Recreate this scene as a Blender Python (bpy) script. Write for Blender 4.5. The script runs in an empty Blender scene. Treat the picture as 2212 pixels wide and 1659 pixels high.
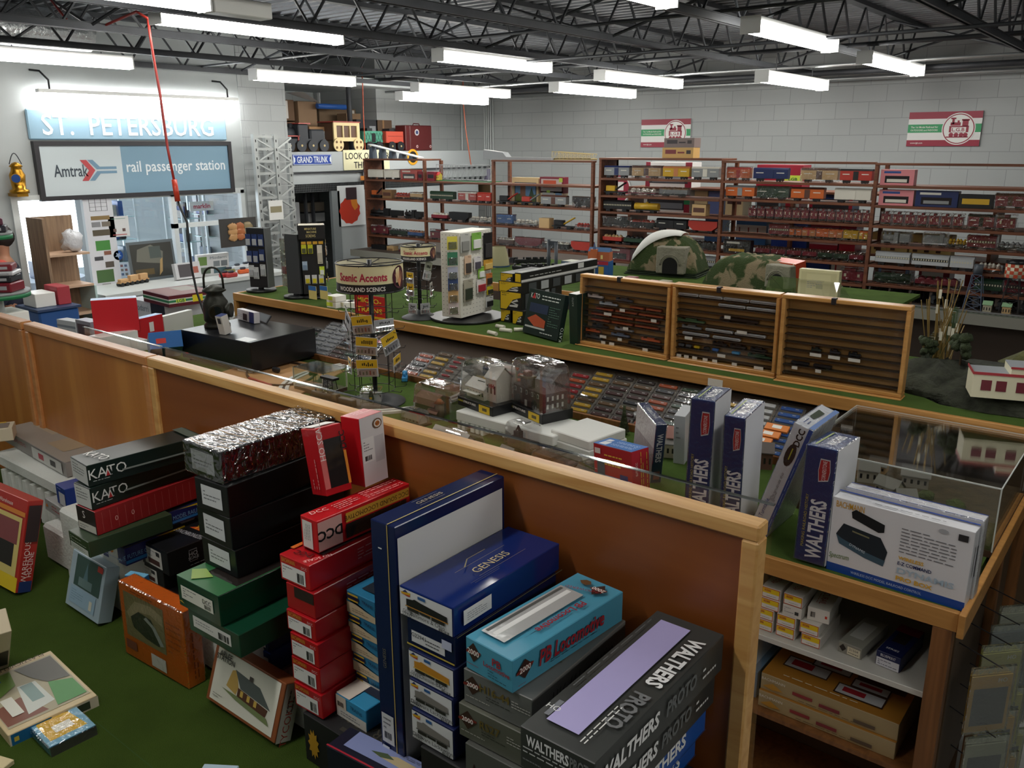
import bpy, bmesh, math, random
from mathutils import Vector, Matrix
random.seed(7)
SC = bpy.context.scene
COL = SC.collection
V = Vector
# ------------------------------------------------------------- camera
YAW, PITCH, ROLL, FPX, H = 0.670908, 0.272567, -0.003198, 1839.6, 2.3
def _basis():
    cy, sy, cp, sp = math.cos(YAW), math.sin(YAW), math.cos(PITCH), math.sin(PITCH)
    f = V((-sy*cp, cy*cp, -sp)); r = V((cy, sy, 0)); u = r.cross(f)
    c, s = math.cos(ROLL), math.sin(ROLL)
    return c*r+s*u, -s*r+c*u, f
CR, CU, CF = _basis()
CAM = V((0, 0, H))
cd = bpy.data.cameras.new('camera'); cam = bpy.data.objects.new('camera', cd); COL.objects.link(cam)
cd.sensor_width = 36; cd.lens = FPX/2212*36; cd.clip_start = .05; cd.clip_end = 200
cam.matrix_world = Matrix(((CR.x, CU.x, -CF.x, 0), (CR.y, CU.y, -CF.y, 0), (CR.z, CU.z, -CF.z, H), (0, 0, 0, 1)))
SC.camera = cam
SC.view_settings.view_transform = 'Standard'; SC.view_settings.look = 'None'
SC.view_settings.exposure = EXPOSURE = 0.92; SC.view_settings.gamma = 1; SC.view_settings.use_curve_mapping = False
# world: bright overcast daylight outside the shop window
W = bpy.data.worlds.new('world'); SC.world = W; W.use_nodes = True
W.node_tree.nodes['Background'].inputs[0].default_value = (.80, .90, 1, 1)
W.node_tree.nodes['Background'].inputs[1].default_value = 5.0
LAMP = 13.0   # strength of the fluorescent tubes
def ray(x, y): return CF + CR*((x-1106)/FPX) - CU*((y-829.5)/FPX)
def PX(x, y, X): d = ray(x, y); return CAM + d*(X/d.x)
def PY(x, y, Y): d = ray(x, y); return CAM + d*(Y/d.y)
def PZ(x, y, Z): d = ray(x, y); return CAM + d*((Z-H)/d.z)
def PN(x, y, o, n): d = ray(x, y); return CAM + d*((o-CAM).dot(n)/d.dot(n))
def pyof(p):
    q = p-CAM; return 829.5-FPX*q.dot(CU)/q.dot(CF)
def drop(P, py):          # height of the point straight below P seen at row py
    lo, hi = -1, P.z
    for _ in range(40):
        m = (lo+hi)/2
        if pyof(V((P.x, P.y, m))) > py: lo = m
        else: hi = m
    return m
# ------------------------------------------------------------- materials
MATS = {}
def lin(h):
    h = h.lstrip('#'); c = [int(h[i:i+2], 16)/255 for i in (0, 2, 4)]
    return [x/12.92 if x <= .04045 else ((x+.055)/1.055)**2.4 for x in c]+[1]
def mat(name, hexc='#888888', rough=.5, metal=0, emit=0, bump=0, bscale=80, var=0, vscale=6, coat=0, spec=.5, stretch=None):
    if name in MATS: return MATS[name]
    m = bpy.data.materials.new(name); m.use_nodes = True; MATS[name] = m
    nt = m.node_tree; b = nt.nodes['Principled BSDF']; c = lin(hexc)
    b.inputs['Base Color'].default_value = c; b.inputs['Roughness'].default_value = rough
    b.inputs['Metallic'].default_value = metal; b.inputs['Coat Weight'].default_value = coat
    b.inputs['Specular IOR Level'].default_value = spec
    if emit:
        b.inputs['Emission Color'].default_value = c; b.inputs['Emission Strength'].default_value = emit
    if var or bump:
        tc = nt.nodes.new('ShaderNodeTexCoord'); mp = nt.nodes.new('ShaderNodeMapping')
        nt.links.new(tc.outputs['Object'], mp.inputs[0])
        if stretch: mp.inputs['Scale'].default_value = stretch
        if var:
            n = nt.nodes.new('ShaderNodeTexNoise'); n.inputs['Scale'].default_value = vscale; n.inputs['Detail'].default_value = 5
            nt.links.new(mp.outputs[0], n.inputs['Vector'])
            r = nt.nodes.new('ShaderNodeValToRGB'); r.color_ramp.elements[0].position = .3; r.color_ramp.elements[1].position = .7
            r.color_ramp.elements[0].color = [x*(1-var) for x in c[:3]]+[1]; r.color_ramp.elements[1].color = [min(1, x*(1+var)) for x in c[:3]]+[1]
            nt.links.new(n.outputs[0], r.inputs[0]); nt.links.new(r.outputs[0], b.inputs['Base Color'])
        if bump:
            n = nt.nodes.new('ShaderNodeTexNoise'); n.inputs['Scale'].default_value = bscale; n.inputs['Detail'].default_value = 3
            nt.links.new(mp.outputs[0], n.inputs['Vector'])
            bp = nt.nodes.new('ShaderNodeBump'); bp.inputs['Strength'].default_value = bump; bp.inputs['Distance'].default_value = .01
            nt.links.new(n.outputs[0], bp.inputs['Height']); nt.links.new(bp.outputs[0], b.inputs['Normal'])
    return m
def C(hexc, rough=.42, **k): return mat('paint_'+hexc.strip('#')+('_%d' % int(rough*100)), hexc, rough, **k)
def clear(name, tint='#ffffff', gloss=.12, rough=.03, wrinkle=0, wscale=60, stretch=None, k=.55):
    if name in MATS: return MATS[name]
    m = bpy.data.materials.new(name); m.use_nodes = True; MATS[name] = m; nt = m.node_tree; nt.nodes.clear()
    o = nt.nodes.new('ShaderNodeOutputMaterial'); t = nt.nodes.new('ShaderNodeBsdfTransparent'); g = nt.nodes.new('ShaderNodeBsdfGlossy')
    t.inputs[0].default_value = lin(tint); g.inputs['Roughness'].default_value = rough; g.inputs[0].default_value = (1, 1, 1, 1)
    mx = nt.nodes.new('ShaderNodeMixShader'); lw = nt.nodes.new('ShaderNodeLayerWeight'); lw.inputs['Blend'].default_value = .35
    ma = nt.nodes.new('ShaderNodeMath'); ma.operation = 'MULTIPLY_ADD'; ma.inputs[1].default_value = k; ma.inputs[2].default_value = gloss
    nt.links.new(lw.outputs['Fresnel'], ma.inputs[0]); nt.links.new(ma.outputs[0], mx.inputs[0])
    nt.links.new(t.outputs[0], mx.inputs[1]); nt.links.new(g.outputs[0], mx.inputs[2]); nt.links.new(mx.outputs[0], o.inputs[0])
    if wrinkle:
        tc = nt.nodes.new('ShaderNodeTexCoord'); mp = nt.nodes.new('ShaderNodeMapping'); nt.links.new(tc.outputs['Object'], mp.inputs[0])
        if stretch: mp.inputs['Scale'].default_value = stretch
        n = nt.nodes.new('ShaderNodeTexNoise'); n.inputs['Scale'].default_value = wscale; n.inputs['Detail'].default_value = 2; n.inputs['Distortion'].default_value = 1.2
        nt.links.new(mp.outputs[0], n.inputs['Vector'])
        bp = nt.nodes.new('ShaderNodeBump'); bp.inputs['Strength'].default_value = wrinkle; bp.inputs['Distance'].default_value = .01
        nt.links.new(n.outputs[0], bp.inputs['Height']); nt.links.new(bp.outputs[0], g.inputs['Normal']); nt.links.new(bp.outputs[0], lw.inputs['Normal'])
    return m
def wood(name, h1, h2, rough=.4, axis=0, scale=1.0, coat=0):
    if name in MATS: return MATS[name]
    m = bpy.data.materials.new(name); m.use_nodes = True; MATS[name] = m; nt = m.node_tree; b = nt.nodes['Principled BSDF']
    b.inputs['Roughness'].default_value = rough; b.inputs['Coat Weight'].default_value = coat; b.inputs['Coat Roughness'].default_value = .2
    tc = nt.nodes.new('ShaderNodeTexCoord'); mp = nt.nodes.new('ShaderNodeMapping'); s = [9*scale]*3; s[axis] = .7*scale
    mp.inputs['Scale'].default_value = s; nt.links.new(tc.outputs['Object'], mp.inputs[0])
    n = nt.nodes.new('ShaderNodeTexNoise'); n.inputs['Scale'].default_value = 3; n.inputs['Detail'].default_value = 6; n.inputs['Distortion'].default_value = 1.2
    nt.links.new(mp.outputs[0], n.inputs['Vector'])
    r = nt.nodes.new('ShaderNodeValToRGB'); r.color_ramp.elements[0].position = .33; r.color_ramp.elements[1].position = .68
    r.color_ramp.elements[0].color = lin(h1); r.color_ramp.elements[1].color = lin(h2)
    nt.links.new(n.outputs[0], r.inputs[0]); nt.links.new(r.outputs[0], b.inputs['Base Color'])
    return m
def blockwall(name, axis, hexc, bw=.38, bh=.187, off=0):
    m = bpy.data.materials.new(name); m.use_nodes = True; MATS[name] = m; nt = m.node_tree; b = nt.nodes['Principled BSDF']
    b.inputs['Roughness'].default_value = .55
    tc = nt.nodes.new('ShaderNodeTexCoord'); sp = nt.nodes.new('ShaderNodeSeparateXYZ'); cb = nt.nodes.new('ShaderNodeCombineXYZ')
    nt.links.new(tc.outputs['Object'], sp.inputs[0]); nt.links.new(sp.outputs[axis], cb.inputs[0])
    ad = nt.nodes.new('ShaderNodeMath'); ad.operation = 'ADD'; ad.inputs[1].default_value = off
    nt.links.new(sp.outputs[2], ad.inputs[0]); nt.links.new(ad.outputs[0], cb.inputs[1])
    br = nt.nodes.new('ShaderNodeTexBrick'); br.inputs['Scale'].default_value = 1; br.inputs['Brick Width'].default_value = bw; br.inputs['Row Height'].default_value = bh
    br.inputs['Mortar Size'].default_value = .0035; br.inputs['Mortar Smooth'].default_value = .4; c = lin(hexc)
    br.inputs['Color1'].default_value = c; br.inputs['Color2'].default_value = [x*.94 for x in c[:3]]+[1]; br.inputs['Mortar'].default_value = [x*.62 for x in c[:3]]+[1]
    nt.links.new(cb.outputs[0], br.inputs['Vector']); nt.links.new(br.outputs[0], b.inputs['Base Color'])
    n = nt.nodes.new('ShaderNodeTexNoise'); n.inputs['Scale'].default_value = 60
    mm = nt.nodes.new('ShaderNodeMath'); mm.operation = 'MULTIPLY_ADD'; mm.inputs[1].default_value = -3
    nt.links.new(br.outputs['Fac'], mm.inputs[0]); nt.links.new(n.outputs[0], mm.inputs[2])
    bp = nt.nodes.new('ShaderNodeBump'); bp.inputs['Strength'].default_value = .25; bp.inputs['Distance'].default_value = .01
    nt.links.new(mm.outputs[0], bp.inputs['Height']); nt.links.new(bp.outputs[0], b.inputs['Normal'])
    return m
WHITE, BLACK = C('#f2f0ea'), C('#141416')
# ------------------------------------------------------------- mesh building
_TXT = {}
def textgeo(s, bold=0, shear=0, space=1):
    k = (s, bold, shear, space)
    if k not in _TXT:
        cu = bpy.data.curves.new('t', 'FONT'); cu.body = s; cu.size = 1; cu.align_x = 'CENTER'; cu.align_y = 'CENTER'
        cu.resolution_u = 2; cu.offset = bold; cu.shear = shear; cu.space_character = space
        ob = bpy.data.objects.new('t', cu); me = ob.to_mesh()
        xs = [v.co.x for v in me.vertices] or [0]; ys = [v.co.y for v in me.vertices] or [0]
        cx, cy = (min(xs)+max(xs))/2, (min(ys)+max(ys))/2; w, h = max(xs)-min(xs) or 1, max(ys)-min(ys) or 1
        _TXT[k] = ([((v.co.x-cx)/w, (v.co.y-cy)/h) for v in me.vertices], [tuple(p.vertices) for p in me.polygons], w/h)
        ob.to_mesh_clear(); bpy.data.objects.remove(ob); bpy.data.curves.remove(cu)
    return _TXT[k]
class MB:
    def __init__(s): s.v = []; s.f = []; s.m = []; s.ms = []; s.sm = []; s.T = None
    def mi(s, m):
        if m not in s.ms: s.ms.append(m)
        return s.ms.index(m)
    def add(s, vs, fs, m, smooth=False):
        o = len(s.v); i = s.mi(m)
        if s.T is not None: vs = [s.T @ V(p) for p in vs]
        s.v += [tuple(p) for p in vs]; s.f += [tuple(a+o for a in f) for f in fs]; s.m += [i]*len(fs); s.sm += [smooth]*len(fs); return s
    def box(s, x0, y0, z0, x1, y1, z1, m, c=0):
        if x0 > x1: x0, x1 = x1, x0
        if y0 > y1: y0, y1 = y1, y0
        if z0 > z1: z0, z1 = z1, z0
        if c <= 0:
            return s.add([(x, y, z) for z in (z0, z1) for y in (y0, y1) for x in (x0, x1)],
                         [(0, 2, 3, 1), (4, 5, 7, 6), (0, 1, 5, 4), (2, 6, 7, 3), (0, 4, 6, 2), (1, 3, 7, 5)], m)
        c = min(c, (x1-x0)*.45, (y1-y0)*.45, (z1-z0)*.45); vs = []; idx = {}
        for sx in (0, 1):
            for sy in (0, 1):
                for sz in (0, 1):
                    for a in range(3):
                        p = [(x0, x1)[sx], (y0, y1)[sy], (z0, z1)[sz]]; sg = (sx, sy, sz)
                        for b in range(3):
                            if b != a: p[b] += c*(1-2*sg[b])
                        idx[(sx, sy, sz, a)] = len(vs); vs.append(p)
        fs = []
        for a in range(3):
            b, d = (a+1) % 3, (a+2) % 3
            for q in (0, 1):
                def k(i, j, q=q): t = [0, 0, 0]; t[a] = q; t[b] = i; t[d] = j; return (*t, a)
                f = [idx[k(0, 0)], idx[k(1, 0)], idx[k(1, 1)], idx[k(0, 1)]]; fs.append(f if q else f[::-1])
            for i in (0, 1):
                for j in (0, 1):
                    def e(t0, ax): t = [0, 0, 0]; t[a] = t0; t[b] = i; t[d] = j; return idx[(*t, ax)]
                    f = [e(0, b), e(1, b), e(1, d), e(0, d)]; fs.append(f if (i+j) % 2 == 0 else f[::-1])
        for t in [(i, j, k2) for i in (0, 1) for j in (0, 1) for k2 in (0, 1)]:
            f = [idx[(*t, 0)], idx[(*t, 1)], idx[(*t, 2)]]; fs.append(f if sum(t) % 2 else f[::-1])
        return s.add(vs, fs, m)
    def cyl(s, p0, p1, r, m, n=12, r1=None, cap=True, smooth=True):
        p0, p1 = V(p0), V(p1); d = (p1-p0).normalized(); a = d.orthogonal().normalized(); b = d.cross(a); r1 = r if r1 is None else r1
        vs = [p+(a*math.cos(t)+b*math.sin(t))*rr for p, rr in ((p0, r), (p1, r1)) for t in [2*math.pi*i/n for i in range(n)]]
        s.add(vs, [(i, (i+1) % n, n+(i+1) % n, n+i) for i in range(n)], m, smooth and n > 6)
        if cap:
            o = len(s.v)-2*n; s.f += [tuple(o+n-1-i for i in range(n)), tuple(o+n+i for i in range(n))]; s.m += [s.mi(m)]*2; s.sm += [False]*2
        return s
    def tube(s, pts, r, m, n=6):
        pts = [V(p) for p in pts]; vs = []; prev = None
        for i, p in enumerate(pts):
            d = (pts[min(i+1, len(pts)-1)]-pts[max(i-1, 0)]).normalized()
            a = d.orthogonal().normalized() if prev is None else (prev-d*prev.dot(d)).normalized()
            prev = a; b = d.cross(a); vs += [p+(a*math.cos(2*math.pi*k/n)+b*math.sin(2*math.pi*k/n))*r for k in range(n)]
        fs = [(i*n+k, i*n+(k+1) % n, (i+1)*n+(k+1) % n, (i+1)*n+k) for i in range(len(pts)-1) for k in range(n)]
        fs += [tuple(range(n))[::-1], tuple((len(pts)-1)*n+k for k in range(n))]
        return s.add(vs, fs, m, n > 4)
    def lathe(s, prof, m, c=(0, 0, 0), n=24, smooth=True):
        vs = [(c[0]+r*math.cos(2*math.pi*k/n), c[1]+r*math.sin(2*math.pi*k/n), c[2]+z) for r, z in prof for k in range(n)]
        return s.add(vs, [(i*n+k, i*n+(k+1) % n, (i+1)*n+(k+1) % n, (i+1)*n+k) for i in range(len(prof)-1) for k in range(n)], m, smooth)
    def prism(s, poly, m, axis=1, a0=0, a1=1, smooth=False):   # poly in the two other axes (in xyz order)
        n = len(poly); vs = []
        for a in (a0, a1):
            for p in poly:
                q = list(p); q.insert(axis, a); vs.append(q)
        fs = [(i, (i+1) % n, n+(i+1) % n, n+i) for i in range(n)]+[tuple(range(n))[::-1], tuple(range(n, 2*n))]
        return s.add(vs, fs, m, smooth)
    def blob(s, c, rx, ry, rz, m, seed=0, n=10, k=8, amp=.2, zmin=None):
        rd = random.Random(seed); vs = []; fs = []
        for i in range(k+1):
            for j in range(n):
                t = math.pi*i/k; f = 1+amp*(rd.random()-.5)*2
                z = c[2]+rz*math.cos(t)*f
                vs.append((c[0]+rx*math.sin(t)*math.cos(2*math.pi*j/n)*f, c[1]+ry*math.sin(t)*math.sin(2*math.pi*j/n)*f, z if zmin is None else max(z, zmin)))
        fs = [(i*n+j, (i+1)*n+j, (i+1)*n+(j+1) % n, i*n+(j+1) % n) for i in range(k) for j in range(n)]
        return s.add(vs, fs, m, True)
    def quad(s, a, b, c, d, m): return s.add([a, b, c, d], [(0, 1, 2, 3)], m)
    def text(s, t, o, ux, uy, h, m, bold=0, shear=0, w=None, space=1):
        vs, fs, asp = textgeo(t, bold, shear, space); W_ = w if w else h*asp
        o, ux, uy = V(o), V(ux).normalized(), V(uy).normalized()
        return s.add([o+ux*(x*W_)+uy*(y*h) for x, y in vs], fs, m)
    def build(s, name, parent=None, **tags):
        if not s.v: return None
        me = bpy.data.meshes.new(name); me.from_pydata(s.v, [], s.f)
        for m in s.ms: me.materials.append(m)
        me.polygons.foreach_set('material_index', s.m); me.polygons.foreach_set('use_smooth', s.sm); me.update()
        o = bpy.data.objects.new(name, me); COL.objects.link(o)
        if parent: o.parent = parent
        tag(o, **tags); return o
def tag(o, label=None, cat=None, group=None, kind=None):
    if label: o['label'] = label
    if cat: o['category'] = cat
    if group: o['group'] = group
    if kind: o['kind'] = kind
    return o
def thing(name, label, cat, mat4=None, loc=None, rz=0, group=None):
    o = bpy.data.objects.new(name, None); COL.objects.link(o); o.empty_display_size = .05
    if mat4 is not None: o.matrix_world = mat4
    elif loc is not None: o.location = loc; o.rotation_euler = (0, 0, rz)
    return tag(o, label, cat, group)
def frame(o, ex, ey, ez):
    return Matrix(((ex.x, ey.x, ez.x, o.x), (ex.y, ey.y, ez.y, o.y), (ex.z, ey.z, ez.z, o.z), (0, 0, 0, 1)))
UP = V((0, 0, 1))
ORD = ['first', 'second', 'third', 'fourth', 'fifth', 'sixth', 'seventh', 'eighth', 'ninth', 'tenth', 'eleventh', 'twelfth', 'thirteenth', 'fourteenth', 'fifteenth', 'sixteenth', 'seventeenth', 'eighteenth', 'nineteenth', 'twentieth', 'twenty-first', 'twenty-second', 'twenty-third', 'twenty-fourth', 'twenty-fifth', 'twenty-sixth', 'twenty-seventh', 'twenty-eighth', 'twenty-ninth', 'thirtieth', 'thirty-first', 'thirty-second']
# decorated faces: local frame x right, y back, z up; size w, l, h
def facept(face, w, l, h, u, v, e):
    if face == 'f': return V((u*w, -e, v*h)), V((1, 0, 0)), UP
    if face == 't': return V((u*w, v*l, h+e)), V((1, 0, 0)), V((0, 1, 0))
    if face == 'r': return V((w+e, u*l, v*h)), V((0, 1, 0)), UP
    if face == 'l': return V((-e, (1-u)*l, v*h)), V((0, -1, 0)), UP
def facesize(face, w, l, h): return {'f': (w, h), 't': (w, l), 'r': (l, h), 'l': (l, h)}[face]
def decorate(parent, w, l, h, deco, e0=.0006):
    pr, lb, wn = MB(), MB(), MB(); e = e0
    for d in deco:
        e += .00025; k, face = d[0], d[1]; fw, fh = facesize(face, w, l, h)
        if k in 'qsw':
            u0, v0, u1, v1 = d[2:6]; m = C(d[6]) if isinstance(d[6], str) else d[6]
            p = [facept(face, w, l, h, u, v, e)[0] for u, v in ((u0, v0), (u1, v0), (u1, v1), (u0, v1))]
            {'q': pr, 's': lb, 'w': wn}[k].quad(*p, m)
        elif k == 'p':
            m = C(d[3]) if isinstance(d[3], str) else d[3]
            p = [facept(face, w, l, h, u, v, e)[0] for u, v in d[2]]; pr.add(p, [tuple(range(len(p)))], m)
        elif k == 't':
            u, v, sz, txt, c = d[2:7]; rot = d[7] if len(d) > 7 else 0; o = d[8] if len(d) > 8 else {}
            p, ax, ay = facept(face, w, l, h, u, v, e); a = math.radians(rot)
            pr.text(txt, p, ax*math.cos(a)+ay*math.sin(a), ay*math.cos(a)-ax*math.sin(a), sz, C(c), **o)
        elif k == 'L':
            u0, v0, u1, v1, n, c = d[2:8]; rd = random.Random(n*7+int(u0*99)); m = C(c); vert = len(d) > 8
            for i in range(n):
                t = (i+.5)/n; a = 0
                while a < 1:
                    b = min(1, a+rd.uniform(.06, .2)); th = .15/n
                    if vert: q = ((u0+(u1-u0)*(t-th), v0+(v1-v0)*a), (u0+(u1-u0)*(t+th), v0+(v1-v0)*a), (u0+(u1-u0)*(t+th), v0+(v1-v0)*b), (u0+(u1-u0)*(t-th), v0+(v1-v0)*b))
                    else: q = ((u0+(u1-u0)*a, v0+(v1-v0)*(t-th)), (u0+(u1-u0)*b, v0+(v1-v0)*(t-th)), (u0+(u1-u0)*b, v0+(v1-v0)*(t+th)), (u0+(u1-u0)*a, v0+(v1-v0)*(t+th)))
                    pr.quad(*[facept(face, w, l, h, x, y, e)[0] for x, y in q], m); a = b+.035
                    if rd.random() < .12: break
        elif k == 'B':
            u0, v0, u1, v1 = d[2:6]; rd = random.Random(5); a = 0
            while a < 1:
                b = min(1, a+rd.choice((.02, .04, .06)))
                pr.quad(*[facept(face, w, l, h, x, y, e)[0] for x, y in ((u0+(u1-u0)*a, v0), (u0+(u1-u0)*b, v0), (u0+(u1-u0)*b, v1), (u0+(u1-u0)*a, v1))], BLACK)
                a = b+rd.choice((.02, .03, .05))
    pr.build('printing', parent); lb.build('label', parent); wn.build('window_film', parent)
def carton(name, label, cat, M4, w, l, h, col, deco=(), rough=.35, wrap=False, group=None, chm=.0012, bm=None):
    t = thing(name, label, cat, M4, group=group); m = bm or C(col, rough)
    MB().box(0, 0, 0, w, l, h, m, chm).build('carton', t)
    decorate(t, w, l, h, deco)
    if wrap:
        q = .0022; MB().box(-q, -q, -q*.3, w+q, l+q, h+q, wrap if not isinstance(wrap, bool) else SHRINK, .003).build('shrink_wrap', t)
    return t
SHRINK = clear('shrink_wrap_film', gloss=.05, rough=.1, wrinkle=.5, wscale=45)
FILM = clear('window_film_clear', gloss=.14, rough=.05, wrinkle=.15, wscale=25)
PLEX = clear('plexiglass_clear', gloss=.07, rough=.02)
BLISTER = clear('blister_plastic', gloss=.12, rough=.06, wrinkle=.12, wscale=18)
DARKWIN = mat('dark_film_window', '#2a2422', .12, bump=.3, bscale=14)
# ------------------------------------------------------------- shared materials
TURF = mat('green_felt', '#3c4e1c', .95, bump=.5, bscale=400, var=.12, vscale=9, spec=.1)
TURF2 = mat('green_turf', '#4a602c', .95, bump=.5, bscale=400, var=.15, vscale=9, spec=.1)
STEEL = mat('joist_steel', '#3c3e42', .55, .3, var=.2, vscale=5)
DECKM = mat('roof_deck_metal', '#74767a', .45, .5, var=.15, vscale=2)
GALV = mat('galvanised_steel', '#a9acad', .38, .7)
WALLL = mat('painted_wall', '#aeb3b3', .6, var=.03, vscale=2)
WOODP = wood('panel_wood', '#8a4f22', '#a5642e', .4, 0, .35)
WOODF = wood('frame_wood', '#c58f4e', '#dcae6c', .38, 0, 1)
WOODC = wood('counter_edge_wood', '#a8763c', '#c08c4c', .42, 0, 1)
WOODS = wood('shelf_wood', '#5d3420', '#7a4930', .5, 0, 1)
WOODK = wood('showcase_wood', '#b58348', '#cc9a5c', .3, 0, 1)
WOODB = wood('showcase_back_wood', '#8f6c3c', '#b48c54', .35, 0, .7)
WOODR = wood('cabinet_wood', '#6e4624', '#8a5b32', .45, 2, 1)
PEG = mat('pegboard_brown', '#54402a', .7, var=.1)
# ============================================================= ROOM SHELL
YB, XL, XA, ZC = 10.8, -9.0, -9.6, 3.56
def struct(b, name): return b.build(name, kind='structure')
BWY = blockwall('block_wall_back', 0, '#aaaeae', .38, .187, .02)
BWX = blockwall('block_wall_left', 1, '#aaaeae', .38, .187, .02)
struct(MB().box(XA-1.4, YB, 0, 6, YB+.2, 4, BWY), 'wall_back')
w = MB(); yD0, yD1, zD = 3.62, 4.27, 1.80; yW0, yW1, zW0, zW1 = 4.36, 6.17, .86, 1.81; yP = 6.78
w.box(XL-.2, -2.2, 0, XL, yD0, 4, WALLL); w.box(XL-.2, yD0, zD, XL, yP, 4, WALLL); w.box(XL-.2, yD1, 0, XL, yW0, zD, WALLL)
w.box(XL-.2, yW0, 0, XL, yW1, zW0, WALLL); w.box(XL-.2, yW1, 0, XL, yP, zD, WALLL)
struct(w, 'wall_left')
struct(MB().box(XL, 6.22, 0, XL+.012, yP, 4, BWX).box(XL-1.9, yP, 0, XL+.012, yP+.1, 4, BWX), 'wall_pier')
struct(MB().box(XA-.1, 8.95, 0, XA, YB, 4, BWX).box(XA-1.4, 8.95, 0, XA-.1, 9.05, 4, BWX).box(XA-1.5, yP, 0, XA-1.4, 9.05, 4, BWX), 'wall_alcove')
struct(MB().box(-13.6, -2.4, -.1, 6, YB+.2, 0, mat('grey_floor', '#9a9c98', .35, var=.06, vscale=3)), 'floor')
struct(MB().box(5, -2.4, 0, 5.2, YB, 4, WALLL), 'wall_right')
struct(MB().box(-13.6, -2.4, 0, 5.2, -2.2, 4, WALLL), 'wall_front')
# corrugated roof deck, ribs running across the joists
b = MB(); y = -2.4; prof = []
while y < YB: prof += [(y, ZC), (y+.045, ZC), (y+.06, ZC+.04), (y+.135, ZC+.04)]; y += .15
vs = [(x, yy, z) for yy, z in prof for x in (XA-1.6, 5.1)]
b.add(vs, [(2*i, 2*i+1, 2*i+3, 2*i+2) for i in range(len(prof)-1)], DECKM); b.box(XA-1.6, -2.4, ZC+.06, 5.2, YB, ZC+.16, DECKM)
struct(b, 'ceiling')
# bright shop front room beyond the openings
NR = MB(); NW = C('#e8eef0', .6)
NR.box(-13.7, -2.4, 0, -13.5, 2.6, 3.2, NW).box(-13.7, 6.35, 0, -13.5, 12, 3.2, NW).box(-13.7, 2.6, 2.9, -13.5, 6.35, 3.2, NW).box(-13.7, 2.6, 0, -13.5, 6.35, .5, NW)
NR.box(-13.6, 9.6, 0, XL-1.9, 9.8, 3.2, NW).box(-13.6, -2.4, 3.1, XL-.2, 9.8, 3.2, NW)
struct(NR, 'wall_front_room')
struct(MB().box(-13.52, 2.6, 1.7, -13.46, 6.35, 1.76, WHITE).box(-13.52, 4.4, .5, -13.46, 4.46, 2.9, WHITE), 'window_1')
# window frame of the interior window and door lining
f = MB(); FW = C('#d7dcdc', .5); X0, X1 = XL-.03, XL+.03
for a in (yW0, 5.22, yW1-.05): f.box(X0, a, zW0, X1, a+.055, zW1, FW)
f.box(X0, yW0, zW1-.04, X1, yW1, zW1+.02, FW).box(X0, yW0, zW0-.02, X1+.05, yW1, zW0+.03, FW).box(X0, 5.22, 1.42, X1, yW1, 1.47, FW)
struct(f, 'window_2')
struct(MB().box(XL-.02, yD1-.03, 0, XL+.03, yW0, zD, FW).box(XL-.02, yD0-.06, zD, XL+.03, yD1, zD+.05, FW).box(XL-.02, yD0-.06, 0, XL+.03, yD0, zD, FW), 'door_1')
# window glass
struct(MB().box(XL-.012, yW0+.05, zW0+.03, XL-.006, 5.22, zW1-.04, PLEX).box(XL-.012, 5.27, zW0+.03, XL-.006, yW1-.05, zW1-.04, PLEX), 'window_3')
# ------------------------------------------------------------- joists
JX = [-8.75, -7.55, -6.3, -5.15, -3.85, -2.72, -1.45, -.15, 1.2, 2.5]
def joist(x, lab):
    t = thing('ceiling_joist', lab, 'joist', loc=(x, 0, 0), group='steel ceiling joists'); z0, z1 = 3.09, 3.52
    a = MB()
    for s in (-.028, .012): a.box(s, -2.2, z0, s+.016, YB, z0+.045, STEEL)
    a.box(-.04, -2.2, z0+.045, .04, YB, z0+.05, STEEL); a.build('bottom_chord', t)
    MB().box(-.045, -2.2, z1, .045, YB, z1+.04, STEEL).build('top_chord', t)
    a = MB(); y = -2.1; k = 0
    while y < YB-.3:
        a.cyl((0, y, z0+.03 if k % 2 else z1), (0, y+.3, z1 if k % 2 else z0+.03), .011, STEEL, 5, cap=False); y += .3; k += 1
    a.build('web', t)
for i, x in enumerate(JX): joist(x, 'steel open-web ceiling joist running to the back wall, %s from the left wall' % ORD[i])
def pipe(name, lab, pts, r, m=GALV, cat='pipe', n=8, group=None): return MB().tube(pts, r, m, n).build(name, label=lab, cat=cat, group=group)
for i, (y, z, r, mm) in enumerate(((5.6, 3.14, .012, STEEL), (6.9, 3.07, .014, STEEL), (8.2, 3.14, .02, STEEL), (9.1, 3.06, .016, GALV), (9.9, 3.05, .03, STEEL), (10.45, 3.02, .025, GALV))):
    pipe('conduit', 'grey conduit crossing under the ceiling joists, %s from the back wall' % ORD[5-i], [(XL+.05 if y < 6.6 else XA+.05, y, z), (4.9, y, z+.02)], r, mm)
for i, (y, x0) in enumerate(((3.2, -8.7), (6.1, -8.7), (9.4, -8.7))):
    br = MB()
    for a, c in zip(JX[:-1], JX[1:]): br.cyl((a, y, 3.12), (c, y+.25, 3.5), .012, STEEL, 5, cap=False).cyl((a, y+.25, 3.5), (c, y, 3.12), .012, STEEL, 5, cap=False)
    br.build('joist_bridging', label='row of crossed steel braces between the joists, %s from the front' % ORD[i], cat='brace')
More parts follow.
